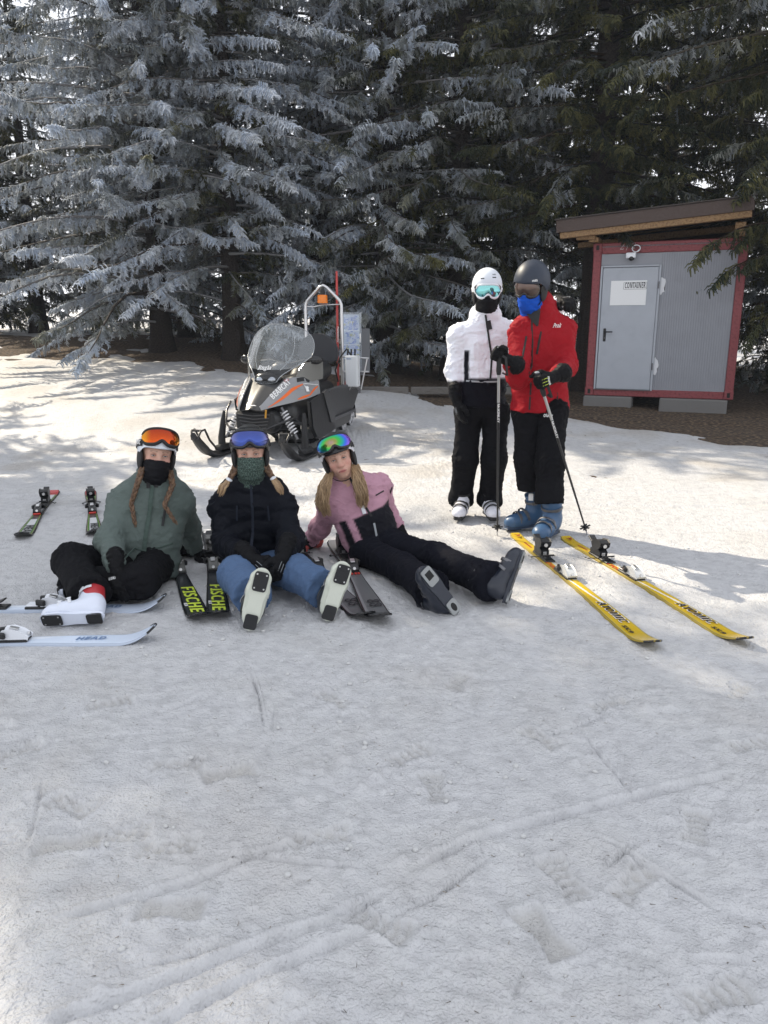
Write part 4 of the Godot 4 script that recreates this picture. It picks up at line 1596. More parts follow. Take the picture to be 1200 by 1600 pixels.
		# track wheels
		for q in [[-2.30, 0.20, 0.135], [-1.98, 0.125, 0.085], [-1.55, 0.115, 0.08], [-1.1, 0.115, 0.08]]:
			var wm := MB.new()
			var wr := []
			for k in 20:
				var a := TAU * k / 20.0
				wr.append(Vector2(cos(a), sin(a)))
			var rg := []
			for e in [[0.0, 0.93], [0.008, 1.0], [0.03, 1.0], [0.038, 0.93]]:
				var ring := PackedVector3Array()
				for c in wr:
					ring.append(Vector3(s * (0.225 + e[0]), q[1] + c.y * q[2] * e[1], q[0] + c.x * q[2] * e[1]))
				rg.append(ring)
			wm.loft(rg)
			var wh := part("wheel", wm, M.rubber, t)
			var rm := MB.new()
			for k in 5:
				var a := TAU * k / 5.0 + 0.3
				rm.bar(Vector3(s * 0.268, q[1], q[0]), Vector3(s * 0.268, q[1] + sin(a) * q[2] * 0.78, q[0] + cos(a) * q[2] * 0.78), 0.014)
			var rr := PackedVector3Array()
			for k in 25:
				var a := TAU * k / 24.0
				rr.append(Vector3(s * 0.266, q[1] + sin(a) * q[2] * 0.80, q[0] + cos(a) * q[2] * 0.80))
			rm.tube(rr, 0.013, 6)
			part("rim", rm, mat(lin(0.55, 0.55, 0.57), 0.35, 0.3), wh)
	# track
	var loop := PackedVector3Array()
	for k in 14:
		var a := -PI / 2 - PI * k / 13.0
		loop.append(Vector3(0, 0.20 + sin(a) * 0.19, -2.30 + cos(a) * 0.19))
	for k in 8:
		loop.append(Vector3(0, 0.39 - 0.0 * k, -2.2 + k * 0.2))
	for k in 8:
		var a := PI / 2 - PI * 0.75 * k / 7.0
		loop.append(Vector3(0, 0.27 + sin(a) * 0.13, -0.72 + cos(a) * 0.13))
	for k in 10:
		loop.append(Vector3(0, 0.02, -0.95 - k * 0.14))
	var tr := MB.new()
	tr.tube(loop, 1.0, 4, true, PackedVector2Array([Vector2(-0.205, -0.014), Vector2(0.205, -0.014), Vector2(0.205, 0.014), Vector2(-0.205, 0.014)]), Vector3.RIGHT)
	var track := part("track", tr, M.rubber, t)
	for k in loop.size():
		var p := loop[k]
		var q := loop[(k + 1) % loop.size()]
		var d := (q - p).normalized()
		if d.length() < 0.5: continue
		var n := d.cross(Vector3.RIGHT)
		var lug := MB.new()
		lug.box((p + q) * 0.5 + n * (0.03 if n.dot((p + q) * 0.5 - Vector3(0, 0.2, -1.5)) > 0 else -0.03), Vector3(0.40, 0.03, 0.03), 0.006, Basis(Vector3.RIGHT, n, Vector3.RIGHT.cross(n)))
		part("track_lug", lug, M.rubber, track)
	var tn := MB.new()
	tn.box(Vector3(0, 0.475, -1.65), Vector3(0.50, 0.10, 1.5), 0.03)
	part("tunnel", tn, M.matt_black, t)
	var fl := MB.new()
	fl.sheet([PackedVector3Array([Vector3(-0.24, 0.50, -2.40), Vector3(0, 0.5, -2.41), Vector3(0.24, 0.50, -2.40)]), PackedVector3Array([Vector3(-0.25, 0.32, -2.53), Vector3(0, 0.32, -2.54), Vector3(0.25, 0.32, -2.53)]), PackedVector3Array([Vector3(-0.25, 0.16, -2.56), Vector3(0, 0.16, -2.57), Vector3(0.25, 0.16, -2.56)])], 0.012, Vector3(0, 0, -1))
	part("snow_flap", fl, M.rubber, t)
	for s in [-1.0, 1.0]:
		var tl := MB.new()
		tl.box(Vector3(s * 0.22, 0.60, -2.26), Vector3(0.07, 0.20, 0.06), 0.02, Basis(Vector3.RIGHT, -0.5))
		part("tail_light", tl, mat(lin(0.22, 0.02, 0.02), 0.3), t)
	# bumper
	var bp := MB.new()
	bp.tube(PackedVector3Array([Vector3(-0.36, 0.60, 0.02), Vector3(-0.34, 0.52, 0.16), Vector3(-0.28, 0.40, 0.30), Vector3(-0.20, 0.345, 0.36), Vector3(0.0, 0.335, 0.39), Vector3(0.20, 0.345, 0.36), Vector3(0.30, 0.40, 0.26), Vector3(0.40, 0.44, 0.08)]), 0.013, 8)
	part("bumper", bp, M.gloss_black, t)
	var hk := MB.new()
	hk.box(Vector3(0.155, 0.50, 0.235), Vector3(0.02, 0.09, 0.012), 0.004, Basis(Vector3.FORWARD, 0.1))
	part("tow_strap", hk, mat(lin(0.45, 0.22, 0.02), 0.7), t)
	# head lamp under the windscreen
	var hl := MB.new()
	hl.ball(Vector3(0, 0.835, -0.20), Vector3(0.17, 0.075, 0.09), Basis(Vector3.RIGHT, -0.5), 20, 12)
	part("headlamp_housing", hl, M.gloss_black, t)
	for s in [-1.0, 1.0]:
		var hr := MB.new()
		hr.ball(Vector3(s * 0.07, 0.835, -0.135), Vector3(0.05, 0.036, 0.03), Basis(Vector3.RIGHT, -0.4))
		part("headlight", hr, mat(lin(0.35, 0.37, 0.4), 0.08, 0.9), t)
	# windscreen
	var wrow := []
	for j in 15:
		var v := j / 14.0
		var line := PackedVector3Array()
		for i in 19:
			var u := -1.0 + i / 9.0
			var w := lerpf(0.13, 0.40, smoothstep(0.0, 0.48, v))
			if v > 0.48:
				var e := (v - 0.48) / 0.52
				w = 0.40 * sqrt(maxf(0.02, 1.0 - pow(e, 2.6) * 0.93))
			var x := u * w
			line.append(Vector3(x, 0.79 + 0.64 * v + 0.02 * u * u * (1.0 - v), -0.10 - 0.46 * v - 1.5 * x * x))
		wrow.append(line)
	var ws := MB.new()
	ws.sheet(wrow, 0.004, Vector3(0, 0.3, 1))
	var glass := mat(Color(0.80, 0.84, 0.86, 0.06), 0.04)
	glass.transparency = BaseMaterial3D.TRANSPARENCY_ALPHA
	var wsp := part("windscreen", ws, glass, t)
	var edge := PackedVector3Array()
	for j in 15: edge.append(wrow[j][0])
	for i in range(1, 19): edge.append(wrow[14][i])
	for j in range(13, -1, -1): edge.append(wrow[j][18])
	var eb := MB.new()
	eb.tube(edge, 0.0045, 5)
	part("windscreen_edge", eb, mat(lin(0.30, 0.32, 0.34), 0.2), wsp)
	for i in [4, 14]:
		var rb := PackedVector3Array()
		for j in range(3, 13): rb.append(wrow[j][i] + Vector3(0, 0, 0.004))
		var rbm := MB.new()
		rbm.tube(rb, 0.002, 5)
		part("windscreen_crease", rbm, mat(lin(0.5, 0.53, 0.55), 0.2), wsp)
	var low := []
	for j in 4:
		var line := PackedVector3Array()
		for i in 19: line.append(wrow[j][i].lerp(wrow[j + 1][i], 0.2) + Vector3(0, 0, 0.002))
		low.append(line)
	var lm := MB.new()
	lm.sheet(low, 0.002, Vector3(0, 0.3, 1))
	var smoke := mat(Color(0.03, 0.035, 0.04, 0.72), 0.06)
	smoke.transparency = BaseMaterial3D.TRANSPARENCY_ALPHA
	part("smoked_band", lm, smoke, wsp)
	lettering("Rugla", 0.05, M.white_print, wsp, Vector3(-0.11, 0.925, -0.172), Vector3(1, 0, -0.1), Vector3(0, 0.8, -0.55), true, "Droid Serif", 0.2, "lettering", 0.15)
	# instrument pod behind the screen
	var ip := MB.new()
	ip.ball(Vector3(0, 0.93, -0.52), Vector3(0.11, 0.09, 0.07), Basis(Vector3.RIGHT, -0.6))
	part("instrument_pod", ip, dgrey, t)
	# roll bar with beacon
	var rb2 := MB.new()
	rb2.tube(PackedVector3Array([Vector3(-0.25, 0.55, -2.0), Vector3(-0.25, 1.0, -2.0), Vector3(-0.25, 1.62, -2.0), Vector3(-0.247, 1.68, -2.0), Vector3(-0.225, 1.73, -2.0), Vector3(-0.05, 1.895, -2.0), Vector3(0.0, 1.92, -2.0), Vector3(0.05, 1.895, -2.0), Vector3(0.225, 1.73, -2.0), Vector3(0.247, 1.68, -2.0), Vector3(0.25, 1.62, -2.0), Vector3(0.25, 1.0, -2.0), Vector3(0.25, 0.55, -2.0)]), 0.021, 12)
	part("roll_bar", rb2, M.steel, t)
	var cw := MB.new()
	cw.tube(PackedVector3Array([Vector3(-0.25, 1.66, -2.0), Vector3(-0.12, 1.655, -1.99), Vector3(0, 1.675, -1.98), Vector3(0.25, 1.68, -2.0)]), 0.008, 6)
	part("cross_wire", cw, M.steel, t)
	var bc := MB.new()
	bc.tube(PackedVector3Array([Vector3(0.0, 1.695, -1.97), Vector3(0.0, 1.70, -1.97), Vector3(0, 1.795, -1.97), Vector3(0, 1.80, -1.97)]), [0.060, 0.068, 0.064, 0.055], 16)
	part("beacon", bc, mat(lin(0.72, 0.19, 0.01), 0.25), t)
	var bb := MB.new()
	bb.tube(PackedVector3Array([Vector3(0, 1.80, -1.97), Vector3(0, 1.86, -1.975), Vector3(0, 1.89, -1.985)]), [0.035, 0.032, 0.02], 10)
	part("beacon_base", bb, M.matt_black, t)
	# white box and rack tubes
	var wb := MB.new()
	wb.box(Vector3(0.44, 0.84, -1.86), Vector3(0.165, 0.40, 0.12), 0.012)
	var wbx := part("white_box", wb, mat(lin(0.56, 0.58, 0.60), 0.45), t)
	lettering("Ascom", 0.022, M.blue_print, wbx, Vector3(0.375, 0.99, -1.7985), Vector3.RIGHT, Vector3.UP, true, "Droid Sans", 0.0, "lettering", 0.06)
	for q in [[Vector3(0.27, 1.02, -1.95), Vector3(0.62, 1.0, -1.98)], [Vector3(0.27, 0.83, -1.95), Vector3(0.62, 0.83, -1.98)], [Vector3(0.52, 0.6, -1.95), Vector3(0.60, 1.0, -1.98)], [Vector3(0.25, 0.62, -2.0), Vector3(0.52, 0.62, -1.95)], [Vector3(0.30, 0.46, -1.9), Vector3(0.42, 0.66, -1.86)]]:
		var rk := MB.new()
		rk.bar(q[0], q[1], 0.011)
		part("rack_tube", rk, M.steel, t)
	var cb := MB.new()
	cb.tube(PackedVector3Array([Vector3(0.24, 0.7, -1.85), Vector3(0.20, 0.85, -1.86), Vector3(0.26, 1.02, -1.9), Vector3(0.34, 1.12, -1.92), Vector3(0.42, 1.04, -1.86)]), 0.011, 6)
	part("cable", cb, M.rubber, t)
	for x in [0.37, 0.42, 0.47]:
		var an := MB.new()
		an.bar(Vector3(x, 1.04, -1.86), Vector3(x, 1.12, -1.87), 0.012)
		part("plug", an, M.matt_black, t)
	# red marker pole strapped upright behind the roll bar
	var mp := thing("marker_pole", "thin red marker pole standing upright behind the snowmobile's roll bar", "marker pole", t.transform * Vector3(0.16, 0.62, -2.08))
	mp.rotation = t.rotation
	var mpb := MB.new()
	mpb.tube(PackedVector3Array([Vector3(0, 0, 0), Vector3(0, 1.2, 0), Vector3(0, 1.47, 0), Vector3(0, 1.48, 0)]), [0.016, 0.016, 0.015, 0.008], 10)
	part("rod", mpb, mat(lin(0.42, 0.045, 0.04), 0.5), mp)
	lettering("Pistenbully", 0.022, M.white_print, mp, Vector3(-0.004, 0.78, 0.0165), Vector3(0, -1, 0), Vector3(1, 0, 0), true, "Droid Sans", 0.0, "lettering", 0.2)

# ---------------------------------------------------------------- skis and poles
var gx: PackedFloat32Array
var gz: PackedFloat32Array
var gy: PackedFloat32Array

func snow_y(x: float, z: float) -> float:
	return gy[near_index(gz, z, true) * gx.size() + near_index(gx, x, false)]

func ski_w(u: float, waist: float, shovel: float, tail: float) -> float:
	var w := waist + (shovel - waist) * smoothstep(0.5, 0.9, u) + (tail - waist) * smoothstep(0.45, 0.03, u)
	if u > 0.93:
		var e := (u - 0.93) / 0.07
		w *= sqrt(maxf(0.0, 1.0 - e * e * 0.93))
	if u < 0.015:
		w *= 0.8 + 0.2 * u / 0.015
	return w

func ski_y(u: float, rise: float) -> float:
	return rise * pow(maxf(0.0, (u - 0.885) / 0.115), 2.0) + 0.016 * pow(maxf(0.0, (0.06 - u) / 0.06), 2.0)

func ski_t(u: float) -> float:
	return 0.0075 + 0.0125 * sin(PI * clampf(u * 1.04 - 0.02, 0.0, 1.0))

# o: length, waist, shovel, tail, rise, deck (callable u, s -> linear colour), base colour, toe/heel colours, zt, zh
func ski(label: String, group: String, tail_at: Vector2, tip_at: Vector2, o: Dictionary) -> Node3D:
	var dir := tip_at - tail_at
	var L := dir.length()
	var c := (tail_at + tip_at) * 0.5
	var y := 0.0
	var ys := []
	for k in 41:
		var q := tail_at.lerp(tip_at, k / 40.0)
		for e in [-0.035, 0.0, 0.035]:
			ys.append(snow_y(q.x + e * dir.y / L, q.y - e * dir.x / L))
	ys.sort()
	y = ys[int(ys.size() * 0.75)] - 0.004 + o.get("lift", 0.0)
	var t := thing("ski", label, "ski", Vector3(c.x, y, c.y), group)
	t.rotation.y = atan2(dir.x, dir.y)
	t.rotate_object_local(Vector3.RIGHT, o.get("pitch", 0.0))
	var n := 70
	var rings := []
	var rows := []
	var us := []
	for i in n + 1:
		var u := float(i) / n
		u = u + 0.10 * sin(TAU * u) / TAU if false else u
		us.append(u)
		var w := ski_w(u, o.waist, o.shovel, o.tail) * 0.5
		var b := ski_y(u, o.rise)
		var th := ski_t(u)
		var z := (u - 0.5) * L
		rings.append(PackedVector3Array([Vector3(-w, b, z), Vector3(w, b, z), Vector3(w, b + 0.0022, z), Vector3(w * 0.975, b + th * 0.6, z), Vector3(w * 0.9, b + th, z), Vector3(-w * 0.9, b + th, z), Vector3(-w * 0.975, b + th * 0.6, z), Vector3(-w, b + 0.0022, z)]))
	var body := MB.new()
	body.loft(rings)
	part("ski_base", body, o.get("side", M.gloss_black), t)
	var deck := MB.new()
	var na := 24
	for i in n:
		for k in na:
			var pts := PackedVector3Array()
			for q in [[0, 0], [1, 0], [1, 1], [0, 1]]:
				var u: float = us[i + q[0]]
				var w := ski_w(u, o.waist, o.shovel, o.tail) * 0.5 * 0.905
				var s: float = -1.0 + 2.0 * (k + q[1]) / na
				pts.append(Vector3(w * s, ski_y(u, o.rise) + ski_t(u) + 0.0007 - 0.0012 * pow(absf(s), 6.0), (u - 0.5) * L))
			deck.col = o.deck.call((i + 0.5) / n, -1.0 + 2.0 * (k + 0.5) / na)
			deck.face(pts, Vector3.UP)
	var dm := vmat(o.get("gloss", 0.28))
	part("topsheet", deck, dm, t)
	if o.get("tip_guard", true):
		var tg := MB.new()
		var path := PackedVector3Array()
		for k in 9:
			var a := (k / 8.0 - 0.5) * 2.0
			var uu := 1.0 - 0.022 * a * a
			path.append(Vector3(ski_w(minf(uu, 0.999), o.waist, o.shovel, o.tail) * 0.5 * sin(a * PI * 0.5) if absf(a) < 1.0 else ski_w(uu, o.waist, o.shovel, o.tail) * 0.5 * a, ski_y(uu, o.rise) + 0.004, (uu - 0.5) * L))
		tg.tube(path, 0.006, 6)
		part("tip_guard", tg, o.get("guard", M.gloss_black), t)
	if o.get("bindings", true):
		var top := func(z: float) -> float: return ski_y(z / L + 0.5, o.rise) + ski_t(z / L + 0.5)
		var zt: float = o.zt
		var zh: float = o.zh
		var bt := Node3D.new()
		bt.name = "toe_binding"
		t.add_child(bt, true)
		bt.position = Vector3(0, top.call(zt), zt)
		var toe_m: Material = o.get("toe", M.black_plastic)
		var heel_m: Material = o.get("heel", M.black_plastic)
		var p := MB.new()
		p.box(Vector3(0, 0.006, -0.02), Vector3(0.066, 0.014, 0.20), 0.004)
		part("base_plate", p, M.black_plastic, bt)
		var pb := MB.new()
		pb.prism(PackedVector2Array([Vector2(-0.035, 0.012), Vector2(0.078, 0.012), Vector2(0.082, 0.022), Vector2(0.05, 0.044), Vector2(0.012, 0.058), Vector2(-0.022, 0.055), Vector2(-0.035, 0.042)]), Vector3(0.029, 0, 0), Vector3(0, 0, 1), Vector3(0, 1, 0), 0.058, 0.006)
		part("toe_housing", pb, toe_m, bt)
		for s in [-1.0, 1.0]:
			var pw := MB.new()
			pw.box(Vector3(s * 0.036, 0.037, -0.035), Vector3(0.018, 0.03, 0.055), 0.005, Basis(Vector3.UP, s * 0.35))
			part("toe_wing", pw, M.black_plastic, bt)
		var pl := MB.new()
		pl.box(Vector3(0, 0.060, 0.018), Vector3(0.026, 0.006, 0.04), 0.002, Basis(Vector3.RIGHT, 0.25))
		part("setting_window", pl, M.alu, bt)
		var ps := MB.new()
		ps.bar(Vector3(0, 0.03, 0.078), Vector3(0, 0.032, 0.088), 0.009)
		part("setting_screw", ps, M.alu, bt)
		var pa := MB.new()
		pa.box(Vector3(0, 0.017, -0.085), Vector3(0.055, 0.01, 0.06), 0.003)
		part("sole_rest", pa, o.get("afd", M.dark_steel), bt)
		var bh := Node3D.new()
		bh.name = "heel_binding"
		t.add_child(bh, true)
		bh.position = Vector3(0, top.call(zh), zh)
		var hp := MB.new()
		hp.box(Vector3(0, 0.006, 0.03), Vector3(0.062, 0.014, 0.24), 0.004)
		part("track", hp, M.black_plastic, bh)
		var hb := MB.new()
		hb.prism(PackedVector2Array([Vector2(-0.07, 0.013), Vector2(0.04, 0.013), Vector2(0.045, 0.04), Vector2(0.02, 0.058), Vector2(-0.03, 0.062), Vector2(-0.072, 0.04)]), Vector3(0.026, 0, 0), Vector3(0, 0, 1), Vector3(0, 1, 0), 0.052, 0.006)
		part("heel_housing", hb, heel_m, bh)
		var hc := MB.new()
		hc.prism(PackedVector2Array([Vector2(0.012, 0.055), Vector2(0.05, 0.082), Vector2(0.058, 0.105), Vector2(0.03, 0.118), Vector2(-0.03, 0.108), Vector2(-0.05, 0.085), Vector2(-0.035, 0.06)]), Vector3(0.033, 0, 0), Vector3(0, 0, 1), Vector3(0, 1, 0), 0.066, 0.007)
		part("heel_cup", hc, heel_m, bh)
		var hl := MB.new()
		hl.box(Vector3(0, 0.088, -0.085), Vector3(0.044, 0.012, 0.085), 0.004, Basis(Vector3.RIGHT, 0.5))
		part("heel_lever", hl, M.black_plastic, bh)
		var hs := MB.new()
		hs.box(Vector3(0, 0.030, 0.0465), Vector3(0.022, 0.02, 0.004), 0.001)
		part("setting_window", hs, M.alu, bh)
		var hw := MB.new()
		hw.bar(Vector3(0, 0.085, 0.055), Vector3(0, 0.085, 0.0615), 0.012)
		part("setting_screw", hw, M.alu, bh)
		var pd := MB.new()
		pd.box(Vector3(0, 0.036, 0.11), Vector3(0.058, 0.008, 0.05), 0.003, Basis(Vector3.RIGHT, -0.35))
		part("brake_pedal", pd, M.black_plastic, bh)
		for s in [-1.0, 1.0]:
			var br := MB.new()
			br.tube(PackedVector3Array([Vector3(s * 0.028, 0.028, 0.10), Vector3(s * 0.058, 0.018, 0.07), Vector3(s * 0.062, -0.002, 0.0), Vector3(s * 0.066, -0.022, -0.05)]), 0.0032, 6)
			br.box(Vector3(s * 0.068, -0.024, -0.065), Vector3(0.013, 0.016, 0.05), 0.004, Basis(Vector3.RIGHT, -0.4))
			part("brake_arm", br, M.black_plastic, bh)
	return t

func deck_y(z: float, L: float) -> float:
	return ski_t(z / L + 0.5) + 0.0015

func skis() -> void:
	# ---- yellow pair at the right
	var yellow := func(u: float, s: float) -> Color:
		var c := Color(0.60, 0.41, 0.030)
		if absf(s) > 0.9: c = Color(0.02, 0.02, 0.02)
		elif absf(s) > 0.80: c = Color(0.50, 0.42, 0.12)
		var m := (u - 0.53) * 5.0
		if s < -0.25 + m and u < 0.70 and u > 0.5 and s > -0.62 + m: c = Color(0.75, 0.74, 0.68)
		if u > 0.3 and u < 0.52 and s > 0.2: c = Color(0.58, 0.57, 0.52)
		if u > 0.18 and u < 0.28 and s > 0.05: c = Color(0.66, 0.64, 0.55)
		if u > 0.10 and u < 0.17 and absf(s) < 0.2: c = Color(0.35, 0.06, 0.02)
		return c
	var white_toe := grain(mat(lin(0.62, 0.62, 0.60), 0.4), plastic_n, 6.0, 0.3)
	for k in 2:
		var tail_at: Vector2 = [Vector2(0.905, -5.13), Vector2(1.235, -5.05)][k]
		var tip_at: Vector2 = [Vector2(1.21, -3.17), Vector2(1.64, -3.21)][k]
		var L := tail_at.distance_to(tip_at)
		var t := ski(["yellow ski with its tail just in front of both blue boots", "yellow ski lying farther right, its tail behind the blue boots"][k], "pair of yellow skis", tail_at, tip_at, {"waist": 0.068, "shovel": 0.108, "tail": 0.088, "rise": 0.055, "deck": yellow, "zt": -0.06, "zh": -0.46, "toe": white_toe, "side": mat(lin(0.30, 0.22, 0.03), 0.4), "gloss": 0.22})
		var yw := func(z: float) -> float: return deck_y(z, L)
		lettering("ATOMIC", 0.046, M.white_print, t, Vector3(-0.019, yw.call(0.30), 0.385), Vector3(0, 0, 1), Vector3(1, 0, 0), true, "Droid Sans", 0.2, "lettering", 0.29)
		lettering("ATOMIC", 0.038, M.black_print, t, Vector3(-0.0155, yw.call(0.30) + 0.0008, 0.39), Vector3(0, 0, 1), Vector3(1, 0, 0), true, "Droid Sans", 0.2, "lettering", 0.28)
		lettering("SX:9", 0.022, M.black_print, t, Vector3(-0.028, yw.call(0.55), 0.70), Vector3(0, 0, 1), Vector3(1, 0, 0), true, "Droid Sans", 0.2, "model_mark", 0.09)
		lettering("ATOMIC", 0.024, M.red_print, t, Vector3(-0.031, yw.call(-0.2), -0.34), Vector3(0, 0, 1), Vector3(1, 0, 0), true, "Droid Sans", 0.2, "lettering", 0.25)
		var lg := MB.new()
		lg.prism(PackedVector2Array([Vector2(-0.02, -0.025), Vector2(0.0, -0.01), Vector2(0.02, -0.025), Vector2(0.0, 0.03)]), Vector3(0, yw.call(-0.8) + 0.012, -L * 0.5 + 0.07), Vector3(-1, 0, 0), Vector3(0, 0, 1), 0.002)
		part("emblem", lg, mat(lin(0.3, 0.05, 0.02), 0.5), t)
	# ---- dark skis with lime letters between the two women on the left
	var fis := func(u: float, s: float) -> Color:
		var c := Color(0.035, 0.037, 0.04)
		if s > 0.55: c = Color(0.013, 0.014, 0.016)
		if s < -0.82: c = Color(0.02, 0.02, 0.022)
		if u > 0.945 and s < -0.1: c = Color(0.45, 0.12, 0.16)
		if u > 0.955 and s > -0.1: c = Color(0.5, 0.5, 0.52)
		if u < 0.055: c = Color(0.30, 0.31, 0.33)
		if u < 0.06 and s > 0.7: c = Color(0.5, 0.6, 0.06)
		return c
	var smoke := grain(mat(lin(0.16, 0.16, 0.15), 0.35), plastic_n, 6.0, 0.3)
	for k in 2:
		var tail_at: Vector2 = [Vector2(-1.50, -5.06), Vector2(-1.262, -5.33)][k]
		var tip_at: Vector2 = [Vector2(-0.885, -3.50), Vector2(-0.80, -3.52)][k]
		var L := tail_at.distance_to(tip_at)
		var t := ski(["charcoal ski with lime lettering, half under the woman in the green jacket", "charcoal ski with lime lettering beside the woman in blue trousers"][k], "pair of charcoal skis with lime lettering", tail_at, tip_at, {"waist": 0.072, "shovel": 0.118, "tail": 0.1, "rise": 0.06, "deck": fis, "zt": L * 0.5 - 0.86, "zh": L * 0.5 - 1.2, "toe": smoke, "heel": smoke})
		lettering("FISCHE", 0.066, M.lime_print, t, Vector3(-0.030, deck_y(L * 0.5 - 0.5, L), L * 0.5 - 0.545), Vector3(0, -0.004, 1), Vector3(1, 0, 0), true, "Droid Sans", 0.22, "lettering", 0.40)
		lettering("RC4", 0.018, M.white_print, t, Vector3(-0.046, deck_y(L * 0.5 - 0.3, L), L * 0.5 - 0.3), Vector3(0, 0, 1), Vector3(1, 0, 0), true, "Droid Sans", 0.2, "model_mark")
		lettering("RC", 0.07, M.white_print, t, Vector3(-0.034, deck_y(-L * 0.5 + 0.12, L) + 0.002, -L * 0.5 + 0.07), Vector3(0, 0, 1), Vector3(1, 0, 0), true, "Droid Sans", 0.2, "lettering", 0.1)
	# ---- grey pair under the reclining girl
	var grey := func(u: float, s: float) -> Color:
		var c := Color(0.115, 0.118, 0.125)
		if absf(s) > 0.88: c = Color(0.02, 0.02, 0.022)
		elif s < -0.7: c = Color(0.2, 0.2, 0.21)
		if u < 0.1: c = Color(0.24, 0.24, 0.25)
		return c
	for k in 2:
		var tail_at: Vector2 = [Vector2(-0.66, -4.98), Vector2(-0.33, -4.93)][k]
		var tip_at: Vector2 = [Vector2(-0.078, -3.53), Vector2(-0.005, -3.45)][k]
		var L := tail_at.distance_to(tip_at)
		var t := ski(["grey ski lying beneath the other grey ski, beside the white boot sole", "grey ski lying on top of its twin, under the girl in the pink jacket"][k], "pair of grey skis", tail_at, tip_at, {"waist": 0.084, "shovel": 0.128, "tail": 0.11, "rise": 0.05, "deck": grey, "zt": -0.09, "zh": -0.43, "lift": 0.014 * k, "pitch": -0.012 * k, "gloss": 0.35})
		lettering("88", 0.062, M.black_print, t, Vector3(-0.02, deck_y(0.3, L), L * 0.5 - 0.31), Vector3(0, 0, 1), Vector3(1, 0, 0), false, "Droid Sans Mono", 0.0, "model_mark", 0.10)
		for s in [-0.018, 0.004, 0.022]:
			var rd := MB.new()
			rd.box(Vector3(s, deck_y(0.0, L) + 0.004, 0.01), Vector3(0.014, 0.008, 0.02), 0.002)
			part("red_mark", rd, M.red_print, t)
	# ---- white-green pair standing off at the left
	var head := func(u: float, s: float) -> Color:
		var c := Color(0.60, 0.61, 0.62)
		if absf(s) > 0.86: c = Color(0.25, 0.2, 0.12)
		elif absf(s) > 0.66: c = Color(0.09, 0.24, 0.03)
		elif absf(s) > 0.58: c = Color(0.03, 0.03, 0.03)
		if u < 0.09: c = Color(0.42, 0.05, 0.05)
		if u > 0.93 and s > 0.2: c = Color(0.45, 0.05, 0.05)
		if u > 0.968: c = Color(0.015, 0.015, 0.015)
		if u > 0.3 and u < 0.66 and absf(s) < 0.6: c = Color(0.05, 0.05, 0.05)
		return c
	for k in 2:
		var tail_at: Vector2 = [Vector2(-2.87, -6.55), Vector2(-2.56, -6.56)][k]
		var tip_at: Vector2 = [Vector2(-2.45, -5.0), Vector2(-1.98, -5.08)][k]
		var L := tail_at.distance_to(tip_at)
		var t := ski(["white and green race ski, the one farthest to the left", "white and green race ski lying just behind the arm of the green jacket"][k], "pair of white and green skis", tail_at, tip_at, {"waist": 0.068, "shovel": 0.115, "tail": 0.098, "rise": 0.055, "deck": head, "zt": 0.03, "zh": -0.31, "toe": M.gloss_black})
		lettering("HEAD", 0.055, M.black_print, t, Vector3(-0.022, deck_y(0.3, L), L * 0.5 - 0.36), Vector3(0, 0, 1), Vector3(1, 0, 0), true, "Droid Sans", 0.0, "lettering", 0.26)
		var nt := MB.new()
		nt.bar(Vector3(-0.025, deck_y(0.1, L) + 0.006, 0.125), Vector3(0.025, deck_y(0.1, L) + 0.006, 0.125), 0.008)
		part("red_mark", nt, M.red_print, t)
	# ---- pale blue-white pair at the lower left
	var pale := func(u: float, s: float) -> Color:
		var c := Color(0.62, 0.70, 0.82)
		var v := s + sin(u * 14.0) * 0.7
		if v > 0.5 and u < 0.8: c = Color(0.72, 0.77, 0.85)
		if u > 0.75 and u < 0.8 + s * 0.05: c = Color(0.52, 0.61, 0.74)
		if absf(s) > 0.93: c = Color(0.4, 0.45, 0.52)
		return c
	for k in 2:
		var tail_at: Vector2 = [Vector2(-2.60, -3.66), Vector2(-2.53, -3.22)][k]
		var tip_at: Vector2 = [Vector2(-1.115, -3.72), Vector2(-1.05, -3.32)][k]
		var L := tail_at.distance_to(tip_at)
		var t := ski(["pale blue-white ski behind the red and white boot, the farther of the pair", "pale blue-white ski in front of the red and white boot, nearest the camera"][k], "pair of pale skis", tail_at, tip_at, {"waist": 0.070, "shovel": 0.116, "tail": 0.1, "rise": 0.075, "deck": pale, "zt": 0.16 if k == 0 else 0.09, "zh": -0.2 if k == 0 else -0.27, "toe": M.white_plastic, "heel": M.white_plastic, "afd": M.white_plastic, "side": mat(lin(0.42, 0.48, 0.58), 0.4)})
		lettering("HEAD", 0.030, M.blue_print, t, Vector3(-0.012, deck_y(0.33, L), L * 0.5 - 0.36), Vector3(0, 0, 1), Vector3(1, 0, 0), true, "Droid Sans", 0.2, "lettering", 0.13)
	# ---- poles
	pole("ski pole held upright between the two standing skiers", Vector3(0.781, 0.0, -5.115), Vector3(0.712, 1.265, -4.865))
	pole("ski pole slanting outwards from the lower hand of the skier in red", Vector3(1.412, 0.0, -5.149), Vector3(0.955, 1.115, -4.845))

